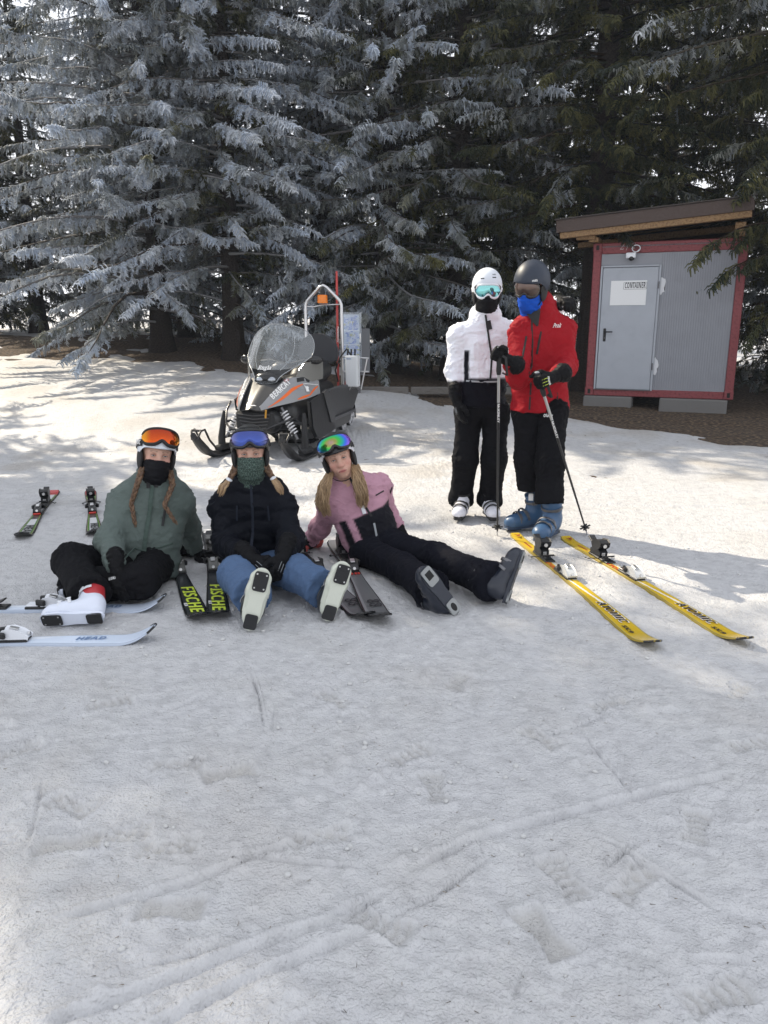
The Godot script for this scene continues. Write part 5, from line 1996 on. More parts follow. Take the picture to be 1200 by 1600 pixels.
func pole(label: String, tip: Vector3, top: Vector3) -> void:
	var t := thing("ski_pole", label, "ski pole", tip, "ski poles of the standing skiers")
	var d := top - tip
	var n := d.normalized()
	var at := func(f: float) -> Vector3: return d * f
	var s := MB.new()
	s.tube(PackedVector3Array([at.call(0.03), at.call(0.35), at.call(0.62)]), [0.0055, 0.0075, 0.0085], 10)
	part("lower_shaft", s, mat(lin(0.02, 0.02, 0.022), 0.3), t)
	var u := MB.new()
	u.tube(PackedVector3Array([at.call(0.62), at.call(0.9)]), [0.0088, 0.0092], 10)
	part("upper_shaft", u, mat(lin(0.42, 0.42, 0.42), 0.3, 0.7), t)
	var bnd := MB.new()
	bnd.tube(PackedVector3Array([at.call(0.6), at.call(0.74)]), [0.0091, 0.0094], 10)
	part("black_band", bnd, mat(lin(0.012, 0.012, 0.013), 0.35), t)
	var g := MB.new()
	g.tube(PackedVector3Array([at.call(0.88), at.call(0.9), at.call(0.93), at.call(0.97), at.call(1.0), at.call(1.012)]), [0.013, 0.017, 0.0145, 0.016, 0.021, 0.014], 12)
	part("grip", g, M.matt_black, t)
	var cp := MB.new()
	cp.ball(at.call(1.012), Vector3(0.016, 0.008, 0.016))
	part("grip_cap", cp, M.grey_print, t)
	var b := MB.new()
	for k in 6:
		var a := TAU * k / 6.0
		var x := n.cross(Vector3.FORWARD).normalized()
		var y := n.cross(x)
		b.box(at.call(0.055) + (x * cos(a) + y * sin(a)) * 0.02, Vector3(0.016, 0.006, 0.036), 0.002, Basis(y * cos(a) - x * sin(a), n, x * cos(a) + y * sin(a)))
	b.tube(PackedVector3Array([at.call(0.045), at.call(0.065)]), 0.012, 10)
	part("basket", b, M.black_plastic, t)
	var st := MB.new()
	st.bar(Vector3.ZERO - n * 0.02, at.call(0.03), 0.003, 0.005)
	part("tip_spike", st, M.steel, t)
	var face := (Vector3(0, 1.41, 0) - (tip + d * 0.6)).normalized()
	var side := n.cross(face).normalized()
	var f2 := side.cross(n).normalized()
	lettering("McKINLEY", 0.0135, M.white_print, t, at.call(0.735) + f2 * (0.0092 if f2.dot(face) > 0 else -0.0092) - side * 0.006, -n, side if (-n).cross(side).dot(face) > 0 else -side, true, "Droid Sans", 0.0, "lettering", 0.125)
	var lp := MB.new()
	lp.tube(PackedVector3Array([at.call(0.985), at.call(0.97) + Vector3(0.04, -0.01, 0.02), at.call(0.9) + Vector3(0.05, -0.03, 0.025), at.call(0.89) + Vector3(0.02, 0, 0.015)]), 1.0, 4, true, PackedVector2Array([Vector2(-0.009, -0.0012), Vector2(0.009, -0.0012), Vector2(0.009, 0.0012), Vector2(-0.009, 0.0012)]))
	part("wrist_strap", lp, M.matt_black, t)

# ---------------------------------------------------------------- people
var fold_n := noise(1.0, 91, 1)
var lump_n := noise(1.0, 92, 1)
var head_mb: MB

func frame(y: Vector3, z: Vector3) -> Basis:      # y kept, z made square to it
	var yy := y.normalized()
	var xx := yy.cross(z).normalized()
	return Basis(xx, yy, xx.cross(yy))

func look(face: Vector3, up: Vector3) -> Basis:
	var zz := face.normalized()
	var xx := up.cross(zz).normalized()
	return Basis(xx, zz.cross(xx), zz)

func make_head() -> MB:
	var f := Field.new()
	f.K = 0.022
	f.cap(Vector3(0, 0.036, -0.026), Vector3(0, 0.032, 0.008), 0.080, 0.076)
	f.cap(Vector3(0, 0.0, 0.026), Vector3(0, -0.072, 0.040), 0.060, 0.040)
	for s in [-1.0, 1.0]:
		f.cap(Vector3(s * 0.042, -0.05, 0.0), Vector3(s * 0.010, -0.090, 0.054), 0.026, 0.019)
		f.cap(Vector3(s * 0.040, -0.028, 0.056), Vector3(s * 0.032, -0.052, 0.058), 0.026, 0.022)
		f.cap(Vector3(s * 0.012, 0.026, 0.076), Vector3(s * 0.042, 0.025, 0.063), 0.012, 0.012)
		f.cap(Vector3(s * 0.010, -0.036, 0.096), Vector3(s * 0.012, -0.036, 0.090), 0.0085, 0.009)
		f.cap(Vector3(s * 0.074, -0.01, -0.01), Vector3(s * 0.078, 0.012, -0.016), 0.012, 0.014)
	f.cap(Vector3(0, 0.016, 0.081), Vector3(0, -0.032, 0.101), 0.0085, 0.0105)
	f.cap(Vector3(-0.019, -0.065, 0.082), Vector3(0.019, -0.065, 0.082), 0.0068, 0.0068)
	f.cap(Vector3(-0.012, -0.062, 0.089), Vector3(0.012, -0.062, 0.089), 0.0068, 0.0068)
	f.cap(Vector3(-0.013, -0.075, 0.086), Vector3(0.013, -0.075, 0.086), 0.0080, 0.0080)
	f.cap(Vector3(-0.004, -0.098, 0.070), Vector3(0.004, -0.098, 0.070), 0.015, 0.015)
	f.cap(Vector3(0, -0.05, -0.022), Vector3(0, -0.20, -0.04), 0.052, 0.056)
	for s in [-1.0, 1.0]:
		f.holes.append([Vector3(s * 0.0315, 0.003, 0.092), 0.0165])
	var mb := MB.new()
	var tint := func(p: Vector3, n: Vector3) -> Color:
		var c := Color(0.52, 0.31, 0.235)
		c = c.lerp(Color(0.55, 0.22, 0.18), 0.55 * exp(-Vector2(absf(p.x) - 0.042, p.y + 0.032).length_squared() / 0.0006) * float(p.z > 0.03))
		c = c.lerp(Color(0.55, 0.22, 0.18), 0.5 * exp(-Vector2(p.x, p.y + 0.035).length_squared() / 0.00025) * float(p.z > 0.09))
		var lip := maxf(0.0, 1.0 - pow(p.x / 0.025, 2.0)) * exp(-pow((p.y + 0.069) / 0.0085, 2.0)) * float(p.z > 0.07)
		c = c.lerp(Color(0.40, 0.11, 0.10), clampf(lip * 1.3, 0.0, 0.85))
		if absf(p.y + 0.0695) < 0.0022 and absf(p.x) < 0.024 and p.z > 0.07: c = Color(0.16, 0.04, 0.04)
		var bx := absf(p.x) - 0.031
		if p.z > 0.05 and absf(p.y - 0.0275 + bx * bx * 9.0) < 0.0036 and absf(bx) < 0.019: c = c.lerp(Color(0.16, 0.10, 0.06), 0.6)
		if p.y > 0.055 or p.z < -0.01 and p.y > -0.06: c = Color(0.12, 0.075, 0.04)
		return c
	f.build(mb, 0.0042, null, tint)
	for s in [-1.0, 1.0]:
		var from := mb.v.size()
		var ce := Vector3(s * 0.0315, 0.003, 0.0765)
		mb.ball(ce, Vector3(0.0125, 0.0115, 0.0115), Basis(), 20, 14)
		for i in range(from, mb.v.size()):
			var d := (mb.v[i] - ce).normalized().dot(Vector3(0, 0.0, 1))
			mb.c[i] = Color(0.015, 0.015, 0.015) if d > 0.955 else (Color(0.07, 0.09, 0.10) if d > 0.86 else Color(0.50, 0.48, 0.46))
		for w in [1.0, -1.0]:
			var lid := PackedVector3Array()
			for k in 9:
				var a := (k / 8.0 - 0.5) * 2.4
				lid.append(ce + Vector3(sin(a) * 0.0155, w * cos(a) * 0.0058 + (0.0004 if w > 0 else -0.0004), 0.0098 - absf(sin(a)) * 0.006))
			mb.col = Color(0.47, 0.27, 0.20)
			mb.tube(lid, 0.0042 if w > 0 else 0.0034, 6)
			if w > 0:
				var lash := PackedVector3Array()
				for q in lid:
					lash.append(q + Vector3(0, -0.0028, 0.0028))
				mb.col = Color(0.03, 0.02, 0.015)
				mb.tube(lash, 0.0014, 4)
			mb.col = Color(1, 1, 1)
	return mb

func glove(parent: Node, wrist: Vector3, b: Basis, s: float, curl: Array, m: Material, text := "", opt := {}) -> MeshInstance3D:
	var f := Field.new()
	f.K = 0.010
	var fx := [0.030, 0.010, -0.010, -0.029]
	var ln := [0.076, 0.085, 0.079, 0.062]
	for i in 4:
		f.cap(Vector3(fx[i] * 0.6 * s, 0.012, 0), Vector3(fx[i] * s, 0.088 - absf(i - 1.2) * 0.004, 0), 0.021, 0.0165)
		var p := Vector3(fx[i] * s, 0.088 - absf(i - 1.2) * 0.004, 0)
		var a := 0.0
		var spread: float = opt.get("spread", 0.05)
		for k in 3:
			a += curl[i] * [0.95, 1.1, 0.8][k]
			var q := p + Vector3(s * (1.5 - i) * spread * ln[i] * [0.44, 0.31, 0.25][k], cos(a) * ln[i] * [0.44, 0.31, 0.25][k], sin(a) * ln[i] * [0.44, 0.31, 0.25][k])
			f.cap(p, q, [0.0142, 0.0135, 0.0125][k], [0.0135, 0.0125, 0.0112][k])
			p = q
	var tc: float = curl[4]
	var t0 := Vector3(0.024 * s, 0.022, 0.008)
	var t1 := t0 + Vector3(0.036 * s * (1.0 - 0.35 * tc), 0.030, 0.012 + 0.018 * tc)
	var t2 := t1 + Vector3(0.014 * s * (1.0 - 1.4 * tc), 0.030, 0.006 + 0.018 * tc)
	var t3 := t2 + Vector3(0.004 * s * (1.0 - 5.0 * tc), 0.022, 0.006 + 0.010 * tc)
	f.chain([t0, t1, t2, t3], [0.021, 0.0175, 0.0148, 0.012])
	f.cap(Vector3(0, 0.01, 0), Vector3(0, -0.03, 0), 0.033, 0.036)
	f.cap(Vector3(0, -0.035, 0), Vector3(0, -float(opt.get("cuff", 0.085)), 0), 0.040, float(opt.get("cuff_r", 0.046)))
	var mb := MB.new()
	var wr := func(p: Vector3, n: Vector3, bi: int, ax: Vector3, h: float) -> float:
		return 0.0022 * fold_n.get_noise_3dv(p * 70.0) + 0.0016 * cos(p.y * 260.0) * float(p.y < -0.03)
	f.build(mb, 0.0052, wr)
	mb.xform(Transform3D(b, wrist))
	var g := part("glove", mb, m, parent)
	var X := Transform3D(b, wrist)
	if opt.has("stripe"):
		var st := MB.new()
		for i in 3:
			st.tube(PackedVector3Array([X * Vector3((fx[i] + fx[i + 1]) * 0.4 * s, 0.02, -0.0205), X * Vector3((fx[i] + fx[i + 1]) * 0.5 * s, 0.06, -0.0195), X * Vector3((fx[i] + fx[i + 1]) * 0.5 * s, 0.09, -0.0155)]), 0.0016, 5)
		part("piping", st, opt.stripe, g)
	if text:
		var at: Vector3 = opt.get("text_at", Vector3(0, 0.062, -0.0225))
		var tx: float = opt.get("text_x", -1.0)
		var tw: float = opt.get("text_w", 0.055)
		var tr := b * Vector3(tx, 0, 0)
		lettering(text, opt.get("text_h", 0.016), M.white_print, g, X * at - tr.normalized() * tw * 0.5, tr, b * Vector3(0, -tx, 0) if opt.has("text_flip") else b * Vector3(0, 1, 0), true, "Droid Sans", 0.15, "lettering", tw)
	return g

# ski boot in its own axes: sole on y = 0, toe towards +z; styles share their mesh
func boot(parent: Node, at: Vector3, toe: Vector3, up: Vector3, st: Dictionary, side: float) -> void:
	var o := Node3D.new()
	o.name = "ski_boot"
	parent.add_child(o, true)
	o.transform = Transform3D(look(toe, up).scaled_local(Vector3.ONE * float(st.get("size", 0.93))), at)
	if not st.has("shell_mesh"):
		var f := Field.new()
		f.K = 0.022
		f.cap(Vector3(0, 0.062, -0.045), Vector3(0, 0.105, -0.035), 0.049, 0.055)
		for x in [-0.010, 0.010]:
			f.chain([Vector3(x, 0.075, 0.0), Vector3(x * 1.2, 0.056, 0.10), Vector3(x * 1.2, 0.046, 0.165), Vector3(x * 0.5, 0.042, 0.185)], [0.050, 0.046, 0.038, 0.030])
		f.cap(Vector3(0, 0.10, -0.02), Vector3(0, 0.175, -0.005), 0.056, 0.058)
		f.cap(Vector3(0, 0.09, 0.02), Vector3(0, 0.15, 0.01), 0.046, 0.045)
		f.cuts.append(Plane(Vector3(0, -1, 0), -0.018))
		var mb := MB.new()
		var tint := func(p: Vector3, n: Vector3) -> Color: return st.tint.call(p) if st.has("tint") else st.shell
		f.build(mb, 0.006, null, tint)
		st.shell_mesh = mb.mesh()
		var c := Field.new()
		c.K = 0.02
		c.cap(Vector3(0, 0.155, -0.012), Vector3(0, 0.245, 0.012), 0.062, 0.064)
		c.cap(Vector3(0, 0.245, 0.012), Vector3(0, 0.36, 0.045), 0.064, 0.068)
		c.cuts.append(Plane(Vector3(0, 0.96, 0.28), Vector3(0, 0.228, 0.012).dot(Vector3(0, 0.96, 0.28))))
		c.cuts.append(Plane(Vector3(0, -0.94, -0.34), Vector3(0, 0.125, -0.01).dot(Vector3(0, -0.94, -0.34))))
		var cb := MB.new()
		cb.col = st.cuff
		c.build(cb, 0.006)
		st.cuff_mesh = cb.mesh()
		var outl := PackedVector2Array()
		for k in 28:
			var a := TAU * k / 28.0
			var zz := 0.058 + 0.158 * cos(a)
			var wv := 0.0355 + 0.010 * smoothstep(0.0, 0.16, zz) - 0.004 * smoothstep(-0.02, 0.06, zz) * smoothstep(0.12, 0.06, zz)
			outl.append(Vector2(signf(sin(a)) * pow(absf(sin(a)), 0.42) * wv, zz))
		var so := MB.new()
		so.prism(outl, Vector3(0, 0.004, 0), Vector3(1, 0, 0), Vector3(0, 0, 1), -0.024, 0.003)
		st.sole_mesh = so.mesh()
		st.pads = []
		for pd in [[0.108, 0.208, 0.034], [-0.094, -0.018, 0.031]]:
			var pm := MB.new()
			var po := PackedVector2Array()
			for k in 24:
				var a := TAU * k / 24.0
				po.append(Vector2(signf(sin(a)) * pow(absf(sin(a)), 0.3) * pd[2], (pd[0] + pd[1]) * 0.5 + signf(cos(a)) * pow(absf(cos(a)), 0.3) * (pd[1] - pd[0]) * 0.5))
			pm.prism(po, Vector3(0, -0.003, 0), Vector3(1, 0, 0), Vector3(0, 0, 1), -0.012, 0.002)
			st.pads.append(pm.mesh())
		var sc := MB.new()
		if st.get("inset", false):
			sc.box(Vector3(0, -0.0032, 0.165), Vector3(0.042, 0.003, 0.045), 0.001)
			sc.ball(Vector3(0, -0.003, -0.058), Vector3(0.017, 0.0018, 0.026))
		else:
			for q in [[0.024, 0.195], [-0.024, 0.195], [0.024, 0.122], [-0.024, 0.122]]:
				sc.bar(Vector3(q[0], -0.0045, q[1]), Vector3(q[0], -0.002, q[1]), 0.0045)
		st.screw_mesh = sc.mesh()
		st.buckles = []
		for bk in [[Vector3(0, 0.056, 0.125), Vector3(0, -0.18, 1), 0.0575], [Vector3(0, 0.072, 0.075), Vector3(0, -0.4, 1), 0.063], [Vector3(0, 0.18, -0.003), Vector3(0, 1, 0.28), 0.068]]:
			var bm := MB.new()
			var nz: Vector3 = bk[1].normalized()
			var ux := Vector3(1, 0, 0)
			var uy := nz.cross(ux)
			if uy.dot(Vector3(0, 1, 1)) < 0: uy = -uy
			var pth := PackedVector3Array()
			for k in 11:
				var a := lerpf(-0.15, PI + 0.15, k / 10.0)
				pth.append(bk[0] + (ux * cos(a) + uy * sin(a)) * bk[2])
			bm.tube(pth, 1.0, 4, true, PackedVector2Array([Vector2(-0.002, -0.008), Vector2(0.002, -0.008), Vector2(0.002, 0.008), Vector2(-0.002, 0.008)]), ux)
			for k in 3:
				bm.box(bk[0] + (ux * cos(0.5 + k * 0.16) + uy * sin(0.5 + k * 0.16)) * (bk[2] + 0.004), Vector3(0.010, 0.006, 0.022), 0.002, Basis(-(ux * sin(0.5 + k * 0.16) - uy * cos(0.5 + k * 0.16)), ux * cos(0.5 + k * 0.16) + uy * sin(0.5 + k * 0.16), nz))
			st.buckles.append(bm.mesh())
		st.shell_m = vmat(st.get("rough", 0.35))
		grain(st.shell_m, plastic_n, 4.0, 0.25)
		st.sole_m = grain(mat(lin(st.sole.r, st.sole.g, st.sole.b), 0.5), plastic_n, 8.0, 0.5)
		st.pad_m = grain(mat(lin(st.pad.r, st.pad.g, st.pad.b), 0.7), plastic_n, 10.0, 0.8)
	part("shell", st.shell_mesh, st.shell_m, o)
	part("cuff", st.cuff_mesh, st.shell_m, o)
	part("sole", st.sole_mesh, st.sole_m, o)
	for p in st.pads:
		part("sole_pad", p, st.pad_m, o)
	part("sole_inset" if st.get("inset", false) else "screws", st.screw_mesh, M.rubber if st.get("inset", false) else M.alu, o)
	for b in st.buckles:
		part("buckle", b, st.get("buckle_m", M.dark_steel), o)

func helmet(parent: Node, X: Transform3D, m: Material, tint, opt := {}) -> void:
	var ce := Vector3(0, 0.036, -0.012)
	var R := Vector3(0.108, 0.124, 0.130) * float(opt.get("size", 1.0))
	var rings := []
	var nA := 44
	var rimf := func(az: float) -> float:
		var c := cos(az)
		return lerpf(2.05, 1.50, smoothstep(-0.1, 0.75, c)) if c > -0.1 else lerpf(2.05, 2.35, smoothstep(-0.1, -0.8, c))
	for j in 15:
		var f := maxf(0.01, j / 14.0)
		var ring := PackedVector3Array()
		for k in nA:
			var az := TAU * k / nA
			var th: float = rimf.call(az) * f
			var e := 1.0 + 0.02 * cos(2.0 * az) * sin(th)
			ring.append(ce + Vector3(sin(th) * sin(az) * R.x * e, cos(th) * R.y, sin(th) * cos(az) * R.z * e))
		rings.append(ring)
	for q in [[1.0, 0.985], [0.99, 0.90], [0.9, 0.86], [0.6, 0.86], [0.2, 0.86]]:
		var ring2 := PackedVector3Array()
		for k in nA:
			var az := TAU * k / nA
			var th: float = rimf.call(az) * q[0] + (0.03 if q[1] > 0.95 else 0.0)
			ring2.append(ce + Vector3(sin(th) * sin(az) * R.x, cos(th) * R.y, sin(th) * cos(az) * R.z) * q[1])
		rings.append(ring2)
	var mb := MB.new()
	mb.loft(rings, true)
	if tint != null:
		for i in mb.v.size():
			mb.c[i] = tint.call(mb.v[i])
	mb.xform(X)
	var h := part("helmet", mb, m, parent)
	var pads := MB.new()
	for s in [-1.0, 1.0]:
		pads.ball(Vector3(s * 0.087, -0.022, -0.008), Vector3(0.017, 0.066, 0.056), Basis(Vector3.FORWARD, s * 0.06))
	pads.ball(Vector3(0, -0.045, -0.085), Vector3(0.075, 0.045, 0.03))
	pads.xform(X)
	part("ear_pads", pads, opt.get("pads", M.matt_black), h)
	var strap := MB.new()
	var sp := PackedVector3Array()
	for k in 13:
		var a := PI * k / 12.0
		sp.append(X * Vector3(cos(a) * 0.083, -0.06 - sin(a) * 0.075, 0.015 + sin(a) * 0.03))
	strap.tube(sp, 1.0, 4, true, PackedVector2Array([Vector2(-0.0015, -0.008), Vector2(0.0015, -0.008), Vector2(0.0015, 0.008), Vector2(-0.0015, 0.008)]))
	part("chin_strap", strap, M.matt_black, h)
	var vents := MB.new()
	for q in opt.get("vents", []):     # [azimuth, polar angle, length, width]
		var th: float = q[1]
		var az: float = q[0]
		var n := Vector3(sin(th) * sin(az) / R.x, cos(th) / R.y, sin(th) * cos(az) / R.z).normalized()
		var p := ce + Vector3(sin(th) * sin(az) * R.x, cos(th) * R.y, sin(th) * cos(az) * R.z) * 1.004
		var tx := Vector3.UP.cross(n).normalized()
		var bs := Basis(tx, n, tx.cross(n)).rotated(n, q[4] if q.size() > 4 else 0.0)
		vents.box(p, Vector3(q[2], 0.004, q[3]), 0.0018, bs)
	if vents.v.size() > 0:
		vents.xform(X)
		part("vents", vents, M.matt_black, h)
	for q in opt.get("marks", []):
		var th2: float = q[2]
		var az2: float = q[1]
		var n2 := Vector3(sin(th2) * sin(az2) / R.x, cos(th2) / R.y, sin(th2) * cos(az2) / R.z).normalized()
		var p2 := ce + Vector3(sin(th2) * sin(az2) * R.x, cos(th2) * R.y, sin(th2) * cos(az2) * R.z) * 1.012
		var tx2 := Vector3.UP.cross(n2).normalized()
		lettering(q[0], q[3], q[4], h, X * (p2 - tx2 * q[5] * 0.5), X.basis * tx2, X.basis * n2.cross(tx2), true, "Droid Sans", 0.0, "lettering", q[5])

# goggles: a curved lens with a nose notch, a frame round it and a strap round the helmet
func goggles(parent: Node, X: Transform3D, on_helmet: bool, lens_tint, frame_m: Material, strap_m: Material, opt := {}) -> void:
	var rx := 0.112 if on_helmet else 0.092
	var rz := 0.138 if on_helmet else 0.112
	var cz := -0.014 if on_helmet else 0.0
	var T := Transform3D(Basis(Vector3.RIGHT, opt.get("pitch", -0.38 if on_helmet else 0.0)), Vector3(0, opt.get("y", 0.064 if on_helmet else 0.006), 0.0))
	var P := func(a: float, v: float, out: float) -> Vector3:      # a: -1..1 across, v: -1..1 up
		var an := a * 0.96
		var h := 0.045 * pow(maxf(0.0, 1.0 - pow(absf(a), 5.0)), 0.5) + 0.004
		var lowr := -h + 0.024 * exp(-pow(a / 0.20, 2.0)) + 0.004 * a * a
		var y := lerpf(lowr, h * 0.92, (v + 1.0) * 0.5)
		var bul := 0.010 * (1.0 - v * v) + out
		return X * (T * Vector3((rx + bul) * sin(an), y, cz + (rz + bul) * cos(an)))
	var rows := []
	var nu := 32
	for j in 9:
		var line := PackedVector3Array()
		for i in nu + 1:
			line.append(P.call(-0.965 + 1.93 * i / nu, -0.93 + 1.86 * j / 8.0, 0.006))
		rows.append(line)
	var mb := MB.new()
	mb.sheet(rows, 0.004, X.basis * Vector3(0, 0, 1))
	var Xi := X.affine_inverse()
	for i in mb.v.size():
		mb.c[i] = lens_tint.call(T.affine_inverse() * (Xi * mb.v[i]))
	var g := Node3D.new()
	g.name = "goggles"
	parent.add_child(g, true)
	var lm := vmat(opt.get("lens_rough", 0.07), opt.get("lens_metal", 0.85))
	part("lens", mb, lm, g)
	var fr := MB.new()
	var path := PackedVector3Array()
	for i in 61:
		var a := -1.0 + 2.0 * i / 60.0
		path.append(P.call(sin(a * PI * 0.5) * 0.985, 1.0, 0.003))
	for i in range(59, -1, -1):
		var a := -1.0 + 2.0 * i / 60.0
		path.append(P.call(sin(a * PI * 0.5) * 0.985, -1.0, 0.003))
	fr.tube(path, 1.0, 6, true, PackedVector2Array([Vector2(-0.006, -0.010), Vector2(0.006, -0.010), Vector2(0.007, 0.0), Vector2(0.004, 0.008), Vector2(-0.004, 0.008), Vector2(-0.007, 0.0)]))
	part("frame", fr, frame_m, g)
	var foam := []
	for j in 5:
		var line := PackedVector3Array()
		for i in nu + 1:
			line.append(P.call(-0.97 + 1.94 * i / nu, -0.96 + 1.92 * j / 4.0, -0.010))
		foam.append(line)
	var fo := MB.new()
	fo.sheet(foam, 0.004, X.basis * Vector3(0, 0, 1))
	part("foam_backing", fo, M.matt_black, g)
	var band := []
	for j in 3:
		var line := PackedVector3Array()
		for k in 33:
			var az := lerpf(1.0, TAU - 1.0, k / 32.0)
			var fall := 0.5 - 0.5 * cos((az - 1.0) / (TAU - 2.0) * TAU)
			var y := (j - 1) * 0.019 - fall * (0.045 if on_helmet else -0.022)
			var yy: float = T.origin.y + y
			var k2 := sqrt(maxf(0.15, 1.0 - pow((yy - 0.036) / 0.125, 2.0)))
			line.append(X * Vector3(sin(az) * maxf(0.113 * k2, 0.06) * (1.0 if on_helmet else 0.985), yy, -0.012 + cos(az) * maxf(0.135 * k2, 0.07)))
		band.append(line)
	var sb := MB.new()
	sb.sheet(band, 0.003, X.basis * Vector3(0, 0, -1))
	var sm := part("strap", sb, strap_m, g)
	if opt.has("strap_text"):
		var az := 5.02
		var p := Vector3(sin(az) * 0.1155, T.origin.y - 0.012, -0.012 + cos(az) * 0.137)
		var n := Vector3(sin(az) / 0.113, 0, cos(az) / 0.135).normalized()
		var tx := Vector3.UP.cross(n).normalized()
		lettering(opt.strap_text, 0.026, M.white_print, sm, X * (p - tx * 0.03), X.basis * tx, X.basis * Vector3.UP, true, "Droid Sans", 0.0, "lettering", 0.06)

func neck_warmer(parent: Node, X: Transform3D, m: Material, top := -0.012, wide := 1.0) -> MeshInstance3D:
	var f := Field.new()
	f.K = 0.03
	f.cap(Vector3(0, -0.02, 0.030), Vector3(0, -0.085, 0.036), 0.076 * wide, 0.064 * wide)
	f.cap(Vector3(0, -0.008, 0.085), Vector3(0, -0.06, 0.089), 0.030, 0.029)
	f.cap(Vector3(0, -0.06, 0.07), Vector3(0, -0.10, 0.066), 0.04, 0.036)
	f.cap(Vector3(0, -0.09, 0.0), Vector3(0, -0.17, -0.03), 0.074 * wide, 0.070 * wide)
	f.cap(Vector3(0, -0.03, -0.03), Vector3(0, -0.1, -0.03), 0.070, 0.07)
	f.cuts.append(Plane(Vector3(0, 0.985, -0.17), Vector3(0, top, 0.09).dot(Vector3(0, 0.985, -0.17))))
	var mb := MB.new()
	var wr := func(p: Vector3, n: Vector3, bi: int, ax: Vector3, h: float) -> float:
		return 0.005 * (0.5 - absf(fold_n.get_noise_3d(p.x * 9.0, p.y * 30.0 + p.x * 8.0, p.z * 9.0)) * 2.0)
	f.build(mb, 0.006, wr)
	mb.xform(X)
	return part("neck_warmer", mb, m, parent)

# marches from outside onto a garment
func onto(f: Field, p: Vector3, dir: Vector3, lift: float) -> Vector3:
	var all := PackedInt32Array()
	for i in f.A.size():
		all.append(i)
	var q := p
	for k in 40:
		var d := f.dist(q, all)
		if d < 0.001:
			break
		q += dir * d * 0.8
	return q - dir * lift

func ribbon(called: String, f: Field, pts: Array, dir: Vector3, w: float, m: Material, parent: Node, lift := 0.008, th := 0.003) -> void:
	var path := PackedVector3Array()
	for i in pts.size() - 1:
		for k in 6:
			path.append(onto(f, pts[i].lerp(pts[i + 1], k / 6.0) - dir * 0.45, dir, lift))
	path.append(onto(f, pts[pts.size() - 1] - dir * 0.45, dir, lift))
	var mb := MB.new()
	mb.tube(path, 1.0, 4, true, PackedVector2Array([Vector2(-th, -w * 0.5), Vector2(th, -w * 0.5), Vector2(th, w * 0.5), Vector2(-th, w * 0.5)]), -dir)
	part(called, mb, m, parent)

func folds(amp: float, along: float, across: float, quilt := 0.0, pitch := 0.07, ring := 0.0, limbs := 0) -> Variant:
	return func(p: Vector3, n: Vector3, bi: int, ax: Vector3, h: float) -> float:
		var t := ax.dot(p)
		var per := p - ax * t
		var w := fold_n.get_noise_3dv(per * across + ax * (t * along))
		var w2 := lump_n.get_noise_3dv(p * 9.0)
		var o := amp * (0.5 * w + 1.5 * maxf(0.0, 0.5 - absf(w) * 3.0)) + amp * 0.8 * w2
		if ring > 0.0 and bi >= limbs:      # gathers across a sleeve or leg, strongest towards its joints
			var gather := 0.3 + 1.1 * pow(absf(2.0 * h - 1.0), 2.0)
			var ph := t * 19.0 + 1.5 * lump_n.get_noise_3dv(p * 6.0) + 0.9 * fold_n.get_noise_3dv(per * 9.0)
			o += ring * gather * (0.35 - pow(0.5 + 0.5 * sin(ph * TAU), 4.0)) * (0.5 + 0.9 * absf(lump_n.get_noise_3dv(p * 4.0 + Vector3(7, 3, 1))))
		if quilt > 0.0:
			var wob := t + 0.018 * lump_n.get_noise_3dv(p * 7.0)
			o += quilt * (pow(absf(sin(wob * PI / pitch)), 0.55) - 0.6)
		return o

# J: joints in world metres. Builds the body as one mesh and returns the node
func person(label: String, J: Dictionary, face: Vector3, up: Vector3) -> Node3D:
	var base: Vector3 = Vector3(J.pelvis.x, 0, J.pelvis.z)
	var t := thing("person", label, "person", base)
	for k in J:
		J[k] = J[k] - base
	var f := Field.new()
	f.K = 0.05
	f.cap(J.pelvis, J.waist, 0.088, 0.08)
	f.cap(J.waist, J.chest, 0.08, 0.088)
	f.cap(J.chest, J.neck, 0.09, 0.05)
	f.cap(J.neck, J.head + Vector3(0, -0.06, 0), 0.05, 0.05)
	for s in ["L", "R"]:
		f.cap(J.chest, J["sh" + s], 0.085, 0.05)
		f.cap(J["sh" + s], J["el" + s], 0.045, 0.036)
		f.cap(J["el" + s], J["wr" + s], 0.036, 0.026)
		f.cap(J.pelvis, J["hip" + s], 0.085, 0.07)
		f.cap(J["hip" + s], J["kn" + s], 0.07, 0.052)
		f.cap(J["kn" + s], J["kn" + s].lerp(J["an" + s], 0.55), 0.05, 0.036)
	var mb := MB.new()
	mb.col = Color(0.48, 0.29, 0.22)
	f.build(mb, 0.024)
	var from := mb.v.size()
	var X := Transform3D(look(face, up), J.head)
	mb.v.append_array(head_mb.v)
	mb.n.append_array(head_mb.n)
	mb.uv.append_array(head_mb.uv)
	mb.c.append_array(head_mb.c)
	for i in head_mb.idx:
		mb.idx.append(i + from)
	mb.xform(X, from)
	var skin := vmat(0.55)
	part("body", mb, skin, t)
	t.set_meta("hx", X)
	return t

